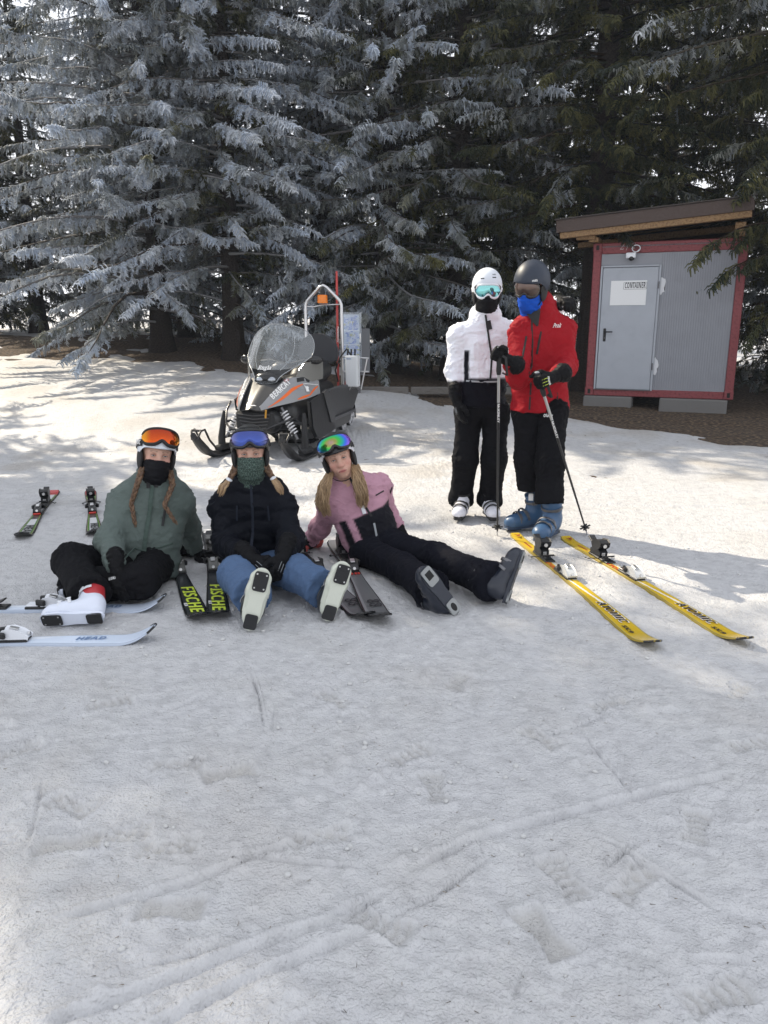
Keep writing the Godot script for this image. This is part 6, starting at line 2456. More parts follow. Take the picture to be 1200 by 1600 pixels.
# the jacket: torso, collar and sleeves from the joints; hem cut square to the torso
func jacket(t: Node3D, J: Dictionary, fwd: Vector3, o: Dictionary) -> Field:
	var f := Field.new()
	f.K = o.get("k", 0.05)
	var g: float = o.get("girth", 1.0)
	var up: Vector3 = (J.neck - J.pelvis).normalized()
	var hup: Vector3 = o.get("hem_up", up)
	var side: Vector3 = (J.shL - J.shR).normalized()
	var hem: float = o.get("hem", 0.10)
	for s in [-1.0, 1.0]:
		f.cap(J.pelvis - up * (hem + 0.05) + side * s * 0.062 * g, J.waist + side * s * 0.055 * g, o.get("hip_r", 0.125) * g, o.get("waist_r", 0.115) * g)
		f.cap(J.waist + side * s * 0.055 * g, J.chest + side * s * 0.072 * g + up * 0.03, o.get("waist_r", 0.115) * g, o.get("chest_r", 0.118) * g)
	f.cut_n = 4
	f.cuts.append(Plane(-hup, (-hup).dot(J.pelvis - hup * hem)))
	f.cap(J.chest + up * 0.02, J.neck - up * 0.02, 0.11 * g, 0.085)
	f.cap(J.neck - up * 0.03, J.neck + up * o.get("collar", 0.035), 0.088, o.get("collar_r", 0.084))
	if o.get("hood", true):
		f.cap(J.neck - fwd * 0.085 + up * 0.0 - side * 0.05, J.neck - fwd * 0.085 + side * 0.05, 0.058, 0.058)
	for s in ["L", "R"]:
		var c: Vector3 = J.chest + side * (0.055 if s == "L" else -0.055)
		f.cap(c + up * 0.03, J["sh" + s] - up * 0.04, 0.092 * g, 0.066 * g)
		f.cap(J.neck - up * 0.04, J["sh" + s] - up * 0.025, 0.07, 0.058 * g)
		f.cap(J["sh" + s] - up * 0.035, J["el" + s], 0.067 * g * o.get("arm", 1.0), 0.058 * g * o.get("arm", 1.0))
		var fd: Vector3 = (J["wr" + s] - J["el" + s]).normalized()
		f.cap(J["el" + s], J["wr" + s] - fd * float(o.get("short", 0.05)), 0.057 * g * o.get("arm", 1.0), 0.050 * g)
	var mb := MB.new()
	f.build(mb, o.get("cell", 0.0105), folds(o.get("amp", 0.006), o.get("along", 22.0), o.get("across", 8.0), o.get("quilt", 0.0), o.get("pitch", 0.07), o.get("ring", 0.009), 6), o.get("tint"))
	part("jacket", mb, o.m, t)
	return f

func trousers(t: Node3D, J: Dictionary, o: Dictionary) -> void:
	var mb := MB.new()
	for s in ["L", "R"]:
		var f := Field.new()
		f.K = 0.05
		f.cap(J.pelvis, J["hip" + s], 0.105, 0.095)
		f.cap(J.pelvis, J.waist, 0.10, 0.085)
		f.cap(J["hip" + s], J["kn" + s], o.get("thigh", 0.098), o.get("knee", 0.080))
		f.cap(J["kn" + s], J["an" + s], o.get("knee", 0.080), o.get("hem", 0.090))
		var d: Vector3 = (J["an" + s] - J["kn" + s]).normalized()
		var end: Vector3 = J["an" + s] + d * o.get("drop" + s, o.get("drop", 0.0))
		f.cap(J["an" + s], J["an" + s] + d * 0.10, o.get("hem", 0.090), o.get("hem", 0.090))
		f.cuts.append(Plane(d, d.dot(end)))
		f.build(mb, 0.011, folds(o.get("amp", 0.007) * 0.5, o.get("along", 20.0), 8.0, 0.0, 0.07, o.get("ring", 0.009), 2))
	part("trousers", mb, o.m, t)

func strands(path: Array, count: int, spread0: float, spread1: float, r: float, sd: int, wave := 0.006) -> MB:
	var g := RandomNumberGenerator.new()
	g.seed = sd
	var mb := MB.new()
	var cur := Curve3D.new()
	for i in path.size():
		var tg: Vector3 = (path[mini(i + 1, path.size() - 1)] - path[maxi(i - 1, 0)]) * 0.22
		cur.add_point(path[i], -tg, tg)
	var L := cur.get_baked_length()
	for k in count:
		var a := g.randf() * TAU
		var rad := sqrt(g.randf())
		var ph := g.randf() * TAU
		var stop := g.randf_range(0.78, 1.0)
		var pts := PackedVector3Array()
		var rr := []
		for i in 11:
			var q := i / 10.0 * stop
			var p := cur.sample_baked(L * q)
			var w := lerpf(spread0, spread1, sin(PI * minf(q * 1.15, 1.0) * 0.5)) * (1.0 - 0.45 * pow(q, 5.0))
			pts.append(p + Vector3(cos(a) * w * rad + wave * sin(q * 15.0 + ph), 0.004 * sin(q * 9.0 + ph), sin(a) * w * rad * 0.7 + wave * cos(q * 13.0 + ph)))
			rr.append(r * (1.0 - 0.75 * q * q))
		var tone := g.randf()
		mb.col = Color(0.20, 0.125, 0.065).lerp(Color(0.42, 0.29, 0.165), tone)
		mb.tube(pts, rr, 5)
	return mb

func braid(path: Array, r: float) -> MB:
	var mb := MB.new()
	var cur := Curve3D.new()
	for i in path.size():
		var tg: Vector3 = (path[mini(i + 1, path.size() - 1)] - path[maxi(i - 1, 0)]) * 0.22
		cur.add_point(path[i], -tg, tg)
	var L := cur.get_baked_length()
	for k in 3:
		var pts := PackedVector3Array()
		var rr := []
		for i in 40:
			var q := i / 39.0
			var a := q * L * 70.0 + TAU * k / 3.0
			var p := cur.sample_baked(L * q)
			var w := r * (1.0 - 0.45 * q)
			pts.append(p + Vector3(cos(a) * w, 0, sin(2.0 * a) * w * 0.5))
			rr.append(w * 0.85 * (1.0 if q < 0.97 else 0.4))
		mb.col = [Color(0.10, 0.055, 0.03), Color(0.14, 0.078, 0.042), Color(0.085, 0.045, 0.026)][k]
		mb.tube(pts, rr, 6)
	return mb

func cloth(c: Color, rough := 0.8, rim := 0.0) -> StandardMaterial3D:
	var m := mat(c, rough)
	m.metallic_specular = 0.22
	grain(m, crease_n, 1.0, 1.0)
	m.uv1_scale = Vector3(1.5, 3.0, 1.5)
	if rim > 0.0:
		m.rim_enabled = true
		m.rim = rim
	return m

func crease_vmat(rough: float) -> StandardMaterial3D:
	var m := cloth(Color(1, 1, 1), rough, 0.1)
	m.vertex_color_use_as_albedo = true
	return m

func people() -> void:
	head_mb = make_head()
	var black_glove := cloth(lin(0.007, 0.007, 0.008), 0.6)
	var pants_black := cloth(lin(0.0065, 0.0065, 0.008), 0.8)
	var lens := func(bottom: Color, top: Color, edge: Color) -> Variant:
		return func(p: Vector3) -> Color:
			var c := bottom.lerp(top, clampf(p.y / 0.09 + 0.5, 0.0, 1.0))
			return c.lerp(edge, smoothstep(0.055, 0.10, absf(p.x)) * 0.8)
	# ---- woman in the green jacket
	var G := {"pelvis": Vector3(-1.356, 0.139, -4.200), "waist": Vector3(-1.340, 0.272, -4.240), "chest": Vector3(-1.312, 0.433, -4.270), "neck": Vector3(-1.298, 0.561, -4.280), "head": Vector3(-1.266, 0.707, -4.240), "shR": Vector3(-1.464, 0.470, -4.220), "elR": Vector3(-1.490, 0.275, -4.020), "wrR": Vector3(-1.375, 0.185, -3.780), "haR": Vector3(-1.356, 0.132, -3.800), "shL": Vector3(-1.180, 0.445, -4.340), "elL": Vector3(-1.185, 0.234, -4.500), "wrL": Vector3(-1.176, 0.043, -4.600), "haL": Vector3(-1.113, 0.041, -4.550), "hipR": Vector3(-1.427, 0.094, -4.150), "knR": Vector3(-1.672, 0.190, -3.930), "anR": Vector3(-1.450, 0.100, -3.600), "hipL": Vector3(-1.300, 0.094, -4.150), "knL": Vector3(-1.262, 0.125, -3.800), "anL": Vector3(-1.675, 0.055, -3.900)}
	var t := person("seated woman in a green jacket, white helmet and orange goggles, one boot turned sole outward", G, Vector3(0.42, 0.10, 0.9), Vector3(0.2, 0.97, 0.0))
	var green := cloth(lin(0.100, 0.126, 0.117), 0.72, 0.15)
	var f := jacket(t, G, Vector3(0.15, 0, 1), {"m": green, "girth": 1.06, "hem": 0.10, "amp": 0.008, "along": 15.0, "collar": 0.07, "collar_r": 0.092, "arm": 1.08})
	trousers(t, G, {"m": pants_black, "thigh": 0.099, "knee": 0.088, "hem": 0.095, "amp": 0.008, "dropR": -0.02, "dropL": 0.0})
	var fw := Vector3(-0.15, 0, -1).normalized()
	ribbon("zip", f, [G.neck + Vector3(0.0, -0.01, 0), G.chest, G.waist, G.pelvis + Vector3(0, -0.02, 0)], fw, 0.022, cloth(lin(0.065, 0.092, 0.081)), t, 0.003)
	ribbon("pocket_zip", f, [G.chest + Vector3(0.085, 0.02, 0), G.chest + Vector3(0.06, -0.105, 0)], fw, 0.014, M.matt_black, t, 0.004)
	ribbon("seam", f, [G.waist + Vector3(-0.12, -0.03, 0), G.waist + Vector3(0.0, -0.075, 0), G.waist + Vector3(0.14, -0.05, 0)], fw, 0.008, cloth(lin(0.065, 0.092, 0.081)), t, 0.003)
	ribbon("pull_tab", f, [G.neck + Vector3(-0.02, 0.035, 0), G.neck + Vector3(-0.02, -0.02, 0)], fw, 0.02, M.matt_black, t, 0.006)
	ribbon("pull_tab", f, [G.neck + Vector3(0.025, 0.035, 0), G.neck + Vector3(0.02, -0.02, 0)], fw, 0.02, M.matt_black, t, 0.006)
	glove(t, G.wrR, frame(Vector3(0.22, -0.78, 0.55), Vector3(0.1, -0.5, -0.8)), 1.0, [0.35, 0.38, 0.42, 0.5, 0.5], black_glove, "LEKI", {"text_w": 0.035, "text_h": 0.014, "text_flip": true, "text_x": 1.0, "text_at": Vector3(-0.02, 0.05, -0.0225)})
	glove(t, G.wrL, frame(Vector3(0.9, -0.12, 0.25), Vector3(0.05, -1, 0.1)), -1.0, [0.12, 0.1, 0.12, 0.15, 0.1], black_glove)
	var red_white := {"shell": Color(0.66, 0.70, 0.80), "cuff": Color(0.40, 0.025, 0.035), "sole": Color(0.66, 0.70, 0.80), "pad": Color(0.012, 0.012, 0.013), "buckle_m": M.white_plastic}
	boot(t, Vector3(-1.440, 0.044, -3.46) - t.position, Vector3(-0.995, -0.02, 0.06), Vector3(0.0, 0.40, -0.92), red_white, 1.0)
	boot(t, Vector3(-1.70, 0.062, -3.87) - t.position, Vector3(-0.1, 0.1, -1.0), Vector3(1.0, 0.12, -0.1), red_white, -1.0)
	var X: Transform3D = t.get_meta("hx")
	t.remove_meta("hx")
	helmet(t, X, grain(mat(lin(0.66, 0.70, 0.76), 0.3), plastic_n, 3.0, 0.15), null, {"vents": [[-0.12, 0.42, 0.010, 0.026], [0.42, 0.55, 0.010, 0.026], [-0.7, 0.6, 0.010, 0.026]]})
	goggles(t, X, true, lens.call(Color(0.62, 0.10, 0.015), Color(0.30, 0.035, 0.02), Color(0.65, 0.30, 0.02)), M.matt_black, M.matt_black, {"strap_text": "POC"})
	neck_warmer(t, X, cloth(lin(0.010, 0.010, 0.012)), -0.020)
	part("hair", braid([X * Vector3(-0.075, -0.075, 0.035), X * Vector3(-0.095, -0.15, 0.075), G.chest + Vector3(-0.075, 0.03, 0.155), G.chest + Vector3(-0.055, -0.10, 0.175)], 0.0115), vmat(0.6), t)
	part("hair", braid([X * Vector3(0.075, -0.075, 0.035), X * Vector3(0.088, -0.15, 0.085), G.chest + Vector3(0.105, 0.02, 0.155), G.chest + Vector3(0.165, -0.09, 0.15)], 0.0115), vmat(0.6), t)

	# ---- woman in the black down jacket and blue trousers
	var B := {"pelvis": Vector3(-0.758, 0.109, -4.300), "waist": Vector3(-0.752, 0.255, -4.300), "chest": Vector3(-0.742, 0.436, -4.260), "neck": Vector3(-0.744, 0.562, -4.240), "head": Vector3(-0.734, 0.731, -4.180), "shR": Vector3(-0.905, 0.440, -4.240), "elR": Vector3(-0.892, 0.219, -4.160), "wrR": Vector3(-0.688, 0.215, -3.870), "haR": Vector3(-0.615, 0.192, -3.840), "shL": Vector3(-0.579, 0.440, -4.240), "elL": Vector3(-0.516, 0.249, -4.120), "wrL": Vector3(-0.528, 0.235, -3.860), "haL": Vector3(-0.542, 0.191, -3.820), "hipR": Vector3(-0.827, 0.059, -4.260), "knR": Vector3(-0.775, 0.135, -3.860), "anR": Vector3(-0.620, 0.115, -3.530), "hipL": Vector3(-0.668, 0.059, -4.260), "knL": Vector3(-0.475, 0.135, -3.900), "anL": Vector3(-0.270, 0.115, -3.640)}
	t = person("seated woman in a black quilted jacket and blue trousers, white boot soles towards the camera", B, Vector3(0.17, 0.06, 1.0), Vector3(0.0, 1, 0.0))
	var blk := cloth(lin(0.005, 0.006, 0.010), 0.6, 0.06)
	f = jacket(t, B, Vector3(0.12, 0, 1), {"m": blk, "girth": 1.06, "hem": 0.07, "amp": 0.005, "quilt": 0.012, "pitch": 0.075, "collar": 0.075, "collar_r": 0.09, "arm": 1.04})
	trousers(t, B, {"m": cloth(lin(0.075, 0.125, 0.225), 0.75, 0.15), "thigh": 0.098, "knee": 0.090, "hem": 0.098, "amp": 0.012, "along": 14.0, "drop": -0.06})
	fw = Vector3(-0.12, 0, -1).normalized()
	ribbon("zip", f, [B.neck + Vector3(0, 0.02, 0), B.chest, B.waist, B.pelvis + Vector3(0, 0.0, 0)], fw, 0.014, cloth(lin(0.02, 0.024, 0.035)), t, 0.004)
	for s in [-1.0, 1.0]:
		ribbon("pocket_zip", f, [B.chest + Vector3(0.085 * s, 0.01, 0), B.chest + Vector3(0.09 * s, -0.08, 0)], fw, 0.010, cloth(lin(0.02, 0.024, 0.035)), t, 0.004)
	glove(t, B.wrR, frame(Vector3(0.66, -0.45, 0.58), Vector3(0.5, -0.35, -0.75)), 1.0, [0.5, 0.5, 0.5, 0.55, 0.6], black_glove, "", {"cuff": 0.095, "stripe": M.grey_print})
	glove(t, B.wrL, frame(Vector3(-0.22, -0.75, 0.6), Vector3(-0.75, -0.2, -0.55)), -1.0, [0.55, 0.55, 0.55, 0.6, 0.6], black_glove, "", {"cuff": 0.095, "stripe": M.grey_print})
	var ivory := {"shell": Color(0.05, 0.05, 0.05), "cuff": Color(0.13, 0.13, 0.125), "sole": Color(0.58, 0.60, 0.52), "pad": Color(0.012, 0.012, 0.014), "buckle_m": M.alu, "tint": func(p: Vector3) -> Color: return Color(0.58, 0.60, 0.52) if p.y < 0.052 else Color(0.035, 0.035, 0.035)}
	boot(t, Vector3(-0.615, 0.105, -3.405) - t.position, Vector3(0.25, 0.95, -0.12), Vector3(-0.10, 0.12, -0.98), ivory, 1.0)
	boot(t, Vector3(-0.250, 0.100, -3.535) - t.position, Vector3(0.31, 0.93, -0.15), Vector3(-0.12, 0.14, -0.98), ivory, -1.0)
	X = t.get_meta("hx")
	t.remove_meta("hx")
	helmet(t, X, grain(mat(lin(0.030, 0.030, 0.028), 0.4), plastic_n, 3.0, 0.2), null, {"vents": [[-0.3, 0.5, 0.035, 0.012, 0.3], [0.3, 0.5, 0.035, 0.012, -0.3], [-0.8, 0.55, 0.03, 0.012, 0.4], [0.8, 0.55, 0.03, 0.012, -0.4]]})
	goggles(t, X, true, lens.call(Color(0.05, 0.09, 0.36), Color(0.07, 0.09, 0.25), Color(0.16, 0.16, 0.30)), M.gloss_black, M.matt_black, {"y": 0.064, "pitch": -0.22})
	var pat := cloth(Color(1, 1, 1))
	var pimg := Image.create(64, 64, false, Image.FORMAT_RGB8)
	for y in 64:
		for x in 64:
			var d := Vector2(absf(fmod(x, 16.0) - 8.0), absf(fmod(y + 8.0 * float(int(x / 16.0) % 2), 16.0) - 8.0))
			var c := Color(0.24, 0.30, 0.28)
			if d.x + d.y < 3.0 or absf(d.x - d.y) < 1.2 and d.x > 3.0: c = Color(0.40, 0.46, 0.43)
			if d.x > 7.0 or d.y > 7.0: c = Color(0.06, 0.08, 0.08)
			pimg.set_pixel(x, y, c)
	pat.albedo_texture = ImageTexture.create_from_image(pimg)
	pat.uv1_scale = Vector3.ONE * 10.0
	pat.normal_scale = 0.2
	neck_warmer(t, X, pat, -0.012)
	for s in [-1.0, 1.0]:
		var a: Vector3 = X * Vector3(s * 0.085, -0.085, 0.02)
		var c: Vector3 = X * Vector3(s * 0.118, -0.135, 0.055)
		part("hair", braid([X * Vector3(s * 0.07, -0.06, 0.0), a, c], 0.016), vmat(0.6), t)
		var tie := MB.new()
		tie.ball(c, Vector3(0.019, 0.010, 0.019), Basis(Vector3.FORWARD, -s * 0.5))
		part("hair_tie", tie, M.white_plastic, t)
		part("hair", strands([c, c + Vector3(s * 0.030, -0.035, 0.03), c + Vector3(s * 0.048, -0.085, 0.035)], 26, 0.010, 0.024, 0.0058, 31 + int(s), 0.002), vmat(0.55), t)

	# ---- girl in the pink jacket
	var P := {"pelvis": Vector3(-0.067, 0.115, -4.550), "waist": Vector3(-0.110, 0.213, -4.580), "chest": Vector3(-0.173, 0.365, -4.620), "neck": Vector3(-0.235, 0.494, -4.620), "head": Vector3(-0.271, 0.642, -4.540), "shR": Vector3(-0.340, 0.366, -4.580), "elR": Vector3(-0.406, 0.164, -4.720), "wrR": Vector3(-0.485, 0.044, -4.800), "haR": Vector3(-0.544, 0.025, -4.760), "shL": Vector3(-0.044, 0.466, -4.700), "elL": Vector3(0.029, 0.223, -4.820), "wrL": Vector3(0.102, 0.143, -4.720), "haL": Vector3(0.121, 0.117, -4.660), "hipR": Vector3(-0.109, 0.078, -4.480), "knR": Vector3(0.107, 0.095, -4.100), "anR": Vector3(0.250, 0.100, -3.720), "hipL": Vector3(0.020, 0.115, -4.520), "knL": Vector3(0.299, 0.124, -4.200), "anL": Vector3(0.555, 0.120, -3.800)}
	t = person("reclining girl with bare face in a pink and black jacket, leaning on one arm", P, Vector3(0.08, 0.07, 1.0), Vector3(-0.30, 0.95, 0.0))
	var pup: Vector3 = (P.neck - P.pelvis).normalized()
	var pinkc := Color(0.45, 0.25, 0.315)
	var blackc := Color(0.011, 0.011, 0.014)
	var ptint := func(p: Vector3, n: Vector3) -> Color:
		var h: float = (p - P.pelvis).dot(pup)
		var lat: float = (p - P.pelvis).dot((P.shL - P.shR).normalized())
		pass
		var k := smoothstep(-0.006, 0.006, h - 0.185 - 0.25 * maxf(0.0, absf(lat - 0.02) - 0.10))
		k = maxf(k, smoothstep(-0.155, -0.167, lat))
		k = maxf(k, smoothstep(0.195, 0.207, lat))
		k = maxf(k, smoothstep(-0.128, -0.120, lat) * smoothstep(-0.082, -0.090, lat) * smoothstep(0.25, 0.22, h) * float(n.z > 0.1))
		return blackc.lerp(pinkc, k)
	f = jacket(t, P, Vector3(0.1, 0.2, 1), {"m": crease_vmat(0.72), "girth": 0.98, "hem": 0.12, "amp": 0.007, "quilt": 0.004, "pitch": 0.10, "collar": 0.045, "tint": ptint, "cell": 0.010})
	trousers(t, P, {"m": cloth(lin(0.006, 0.0065, 0.011), 0.8), "thigh": 0.092, "knee": 0.080, "hem": 0.092, "dropR": -0.01, "dropL": 0.03, "amp": 0.009})
	fw = Vector3(-0.05, -0.25, -1).normalized()
	ribbon("zip", f, [P.neck + Vector3(0.015, 0.03, 0), P.chest + Vector3(0.02, 0.02, 0), P.waist + Vector3(0.03, 0.06, 0)], fw, 0.014, M.matt_black, t, 0.004)
	ribbon("zip", f, [P.waist + Vector3(0.045, 0.02, 0), P.pelvis + Vector3(0.03, -0.02, 0)], fw, 0.012, M.grey_print, t, 0.003)
	ribbon("pull_tab", f, [P.chest + Vector3(0.035, -0.035, 0), P.chest + Vector3(0.05, -0.085, 0)], fw, 0.022, M.white_plastic, t, 0.006)
	ribbon("pocket_zip", f, [P.chest + Vector3(0.12, 0.03, 0), P.chest + Vector3(0.17, 0.06, 0)], fw, 0.008, M.matt_black, t, 0.004)
	var badge := MB.new()
	badge.ball(onto(f, P.shL + Vector3(0.55, -0.045, 0.25), Vector3(-0.9, 0, -0.4).normalized(), 0.0), Vector3(0.006, 0.026, 0.014), Basis(Vector3.FORWARD, 0.3))
	part("badge", badge, M.matt_black, t)
	glove(t, P.wrR, frame(Vector3(-0.85, -0.12, 0.35), Vector3(0.05, -1, 0.05)), 1.0, [0.25, 0.22, 0.25, 0.3, 0.2], cloth(lin(0.50, 0.11, 0.10), 0.7), "", {"stripe": M.lime_print, "cuff": 0.05})
	var cuff := MB.new()
	cuff.tube(PackedVector3Array([P.wrR + Vector3(0.045, 0.07, 0.0), P.wrR + Vector3(0.01, 0.015, 0.01), P.wrR + Vector3(-0.02, -0.005, 0.015)]), [0.055, 0.052, 0.046], 14)
	part("cuff", cuff, black_glove, t)
	glove(t, P.wrL, frame(Vector3(0.25, -0.3, 0.8), Vector3(-0.2, -0.9, -0.2)), -1.0, [0.3, 0.3, 0.3, 0.3, 0.3], black_glove)
	var navy := {"shell": Color(0.017, 0.021, 0.033), "cuff": Color(0.022, 0.025, 0.034), "sole": Color(0.017, 0.021, 0.033), "pad": Color(0.27, 0.28, 0.28), "inset": true, "buckle_m": M.dark_steel, "rough": 0.3}
	boot(t, Vector3(0.315, 0.092, -3.615) - t.position, Vector3(-0.60, 0.79, 0.02), Vector3(-0.50, -0.30, -0.80), navy, 1.0)
	boot(t, Vector3(0.665, 0.10, -3.765) - t.position, Vector3(0.34, 0.86, -0.36), Vector3(-0.90, 0.22, -0.38), navy, -1.0)
	X = t.get_meta("hx")
	t.remove_meta("hx")
	var htint := func(p: Vector3) -> Color:
		var az := atan2(p.x, p.z)
		if absf(absf(az) - 1.15) < 0.42 and p.y > -0.02 and p.y < 0.115: return Color(0.68, 0.68, 0.72)
		return Color(0.011, 0.011, 0.012)
	helmet(t, X, vmat(0.35), htint)
	var rainbow := func(p: Vector3) -> Color:
		var d := Vector2(p.x * 0.75 + 0.01, p.y * 1.2 + 0.004).length() / 0.066
		var c := Color(0.36, 0.25, 0.20)
		for q in [[0.30, Color(0.28, 0.26, 0.08)], [0.55, Color(0.05, 0.42, 0.06)], [0.80, Color(0.02, 0.32, 0.26)], [1.0, Color(0.04, 0.12, 0.62)], [1.2, Color(0.22, 0.10, 0.60)]]:
			c = c.lerp(q[1], smoothstep(q[0] - 0.22, q[0], d))
		return c
	goggles(t, X, true, rainbow, M.gloss_black, M.matt_black, {"lens_metal": 0.7})
	for s in [-1.0, 1.0]:
		var a: Vector3 = X * Vector3(s * 0.076, -0.065, 0.01)
		var down := Vector3(0.02 * s, -0.25, 0.05)
		part("hair", strands([a, a + Vector3(0.028 * s, -0.07, 0.075), a + Vector3(0.045 * s, -0.16, 0.10), a + Vector3(0.035 * s + 0.02, -0.25, 0.095)], 200, 0.020, 0.044, 0.0030, 51 + int(s), 0.007), vmat(0.5), t)

	# ---- skier in white
	var W := {"pelvis": Vector3(0.707, 0.855, -5.620), "waist": Vector3(0.713, 1.046, -5.640), "chest": Vector3(0.722, 1.295, -5.660), "neck": Vector3(0.730, 1.486, -5.660), "head": Vector3(0.724, 1.647, -5.620), "shR": Vector3(0.534, 1.371, -5.640), "elR": Vector3(0.507, 1.093, -5.620), "wrR": Vector3(0.519, 0.885, -5.500), "haR": Vector3(0.546, 0.765, -5.470), "shL": Vector3(0.919, 1.393, -5.680), "elL": Vector3(1.130, 1.450, -5.600), "wrL": Vector3(1.205, 1.575, -5.385), "haL": Vector3(1.215, 1.605, -5.36), "hipR": Vector3(0.620, 0.794, -5.620), "knR": Vector3(0.597, 0.456, -5.580), "anR": Vector3(0.585, 0.120, -5.720), "hipL": Vector3(0.812, 0.794, -5.620), "knL": Vector3(0.805, 0.460, -5.560), "anL": Vector3(0.800, 0.120, -5.700)}
	t = person("standing skier in a white quilted jacket, white helmet and mirrored goggles", W, Vector3(-0.05, -0.03, 1.0), Vector3(0.0, 1, 0))
	var wtint := func(p: Vector3, n: Vector3) -> Color:
		var lat: float = p.x - W.chest.x
		var k := smoothstep(W.elR.y - 0.07, W.elR.y - 0.058, p.y) if lat < -0.14 else smoothstep(1.045, 1.055, p.y)
		if p.x > W.elR.x + 0.06 and p.x < W.chest.x - 0.08:
			k = minf(k, maxf(smoothstep(W.chest.x - 0.125, W.chest.x - 0.115, p.x), smoothstep(1.235, 1.25, p.y)))
		return Color(0.006, 0.006, 0.008).lerp(Color(0.76, 0.77, 0.83), k)
	f = jacket(t, W, Vector3(0, 0, 1), {"m": crease_vmat(0.6), "girth": 1.0, "hem": 0.02, "hip_r": 0.118, "waist_r": 0.110, "chest_r": 0.118, "amp": 0.008, "along": 9.0, "across": 7.0, "quilt": 0.007, "pitch": 0.09, "collar": 0.04, "tint": wtint, "cell": 0.010})
	trousers(t, W, {"m": pants_black, "thigh": 0.098, "knee": 0.085, "hem": 0.086, "amp": 0.009, "drop": 0.02})
	fw = Vector3(0, 0, -1)
	ribbon("zip", f, [W.neck + Vector3(-0.02, 0.0, 0), W.chest + Vector3(0.015, 0.03, 0), W.chest + Vector3(0.04, -0.1, 0), W.waist + Vector3(0.04, 0.0, 0)], fw, 0.013, M.matt_black, t, 0.004)
	ribbon("pull_tab", f, [W.neck + Vector3(0.0, -0.04, 0), W.neck + Vector3(0.015, -0.10, 0)], fw, 0.03, M.matt_black, t, 0.006)
	ribbon("hem_band", f, [W.waist + Vector3(-0.13, -0.015, 0), W.waist + Vector3(0, -0.022, 0), W.waist + Vector3(0.10, -0.02, 0)], fw, 0.012, M.grey_print, t, 0.002)
	glove(t, W.wrR, frame(Vector3(0.15, -0.95, 0.18), Vector3(0.9, 0.1, -0.2)), 1.0, [0.3, 0.32, 0.36, 0.42, 0.3], black_glove, "", {"stripe": M.grey_print, "cuff": 0.10})
	glove(t, W.wrL, frame(Vector3(0.20, -0.02, 0.95), Vector3(0.1, -1, 0.0)), -1.0, [0.55, 0.6, 0.6, 0.6, 0.4], black_glove, "reusch", {"text_w": 0.05, "text_h": 0.014, "text_at": Vector3(0.0, 0.07, -0.024), "text_flip": true, "text_x": 1.0, "cuff": 0.09})
	var wb := {"shell": Color(0.70, 0.70, 0.76), "cuff": Color(0.03, 0.03, 0.03), "sole": Color(0.02, 0.02, 0.02), "pad": Color(0.012, 0.012, 0.013), "buckle_m": M.matt_black, "tint": func(p: Vector3) -> Color: return Color(0.02, 0.02, 0.022) if p.y < 0.028 or p.z < 0.02 and p.y < 0.12 - p.z * 0.9 else Color(0.70, 0.70, 0.76)}
	boot(t, Vector3(0.592, 0.026, -5.655) - t.position, Vector3(-0.28, 0, 1), Vector3.UP, wb, 1.0)
	boot(t, Vector3(0.790, 0.026, -5.645) - t.position, Vector3(0.10, 0, 1), Vector3.UP, wb, -1.0)
	X = t.get_meta("hx")
	t.remove_meta("hx")
	helmet(t, X, grain(mat(lin(0.62, 0.65, 0.70), 0.55), plastic_n, 3.0, 0.15), null, {"vents": [[-0.42, 1.18, 0.028, 0.008], [0.42, 1.12, 0.030, 0.008]], "marks": [["smith", 0.46, 0.98, 0.012, M.grey_print, 0.03]]})
	goggles(t, X, false, lens.call(Color(0.14, 0.46, 0.50), Color(0.30, 0.62, 0.58), Color(0.05, 0.17, 0.30)), M.white_plastic, M.white_plastic, {"y": 0.0})
	neck_warmer(t, X, cloth(lin(0.011, 0.011, 0.012), 0.9), -0.034, 1.06)

	# ---- skier in red
	var R := {"pelvis": Vector3(1.064, 0.898, -5.280), "waist": Vector3(1.059, 1.075, -5.290), "chest": Vector3(1.051, 1.325, -5.280), "neck": Vector3(1.025, 1.528, -5.250), "head": Vector3(0.948, 1.654, -5.160), "shR": Vector3(0.898, 1.399, -5.210), "elR": Vector3(0.874, 1.086, -5.050), "wrR": Vector3(0.762, 1.157, -4.900), "haR": Vector3(0.710, 1.226, -4.860), "shL": Vector3(1.198, 1.415, -5.300), "elL": Vector3(1.221, 1.151, -5.230), "wrL": Vector3(1.071, 1.083, -4.940), "haL": Vector3(0.991, 1.069, -4.860), "hipR": Vector3(0.985, 0.843, -5.280), "knR": Vector3(1.004, 0.504, -5.270), "anR": Vector3(1.045, 0.140, -5.280), "hipL": Vector3(1.143, 0.847, -5.240), "knL": Vector3(1.123, 0.506, -5.150), "anL": Vector3(1.118, 0.140, -5.060)}
	var pole_up := Vector3(-0.069, 1.265, 0.25).normalized()
	var y1 := Vector3(-0.78, 0.42, 0.30).normalized()
	var x1 := (pole_up - y1 * y1.dot(pole_up)).normalized()
	var z1 := x1.cross(y1)
	var w1 := Vector3(0.712, 1.235, -4.870) - y1 * 0.070 - z1 * 0.034
	R.wrR = w1 - y1 * 0.03
	var pole2 := Vector3(-0.457, 1.115, 0.304).normalized()
	var y2 := Vector3(-0.80, -0.30, 0.42).normalized()
	var x2 := (-pole2 + y2 * y2.dot(pole2)).normalized()
	var z2 := x2.cross(y2)
	var w2 := Vector3(0.972, 1.075, -4.857) - y2 * 0.070 - z2 * 0.034
	R.wrL = w2 - y2 * 0.03
	t = person("standing skier in a red jacket, dark helmet and blue neck warmer, looking down", R, Vector3(-0.50, -0.22, 0.84), Vector3(0.05, 1, 0.1))
	w1 -= t.position
	w2 -= t.position
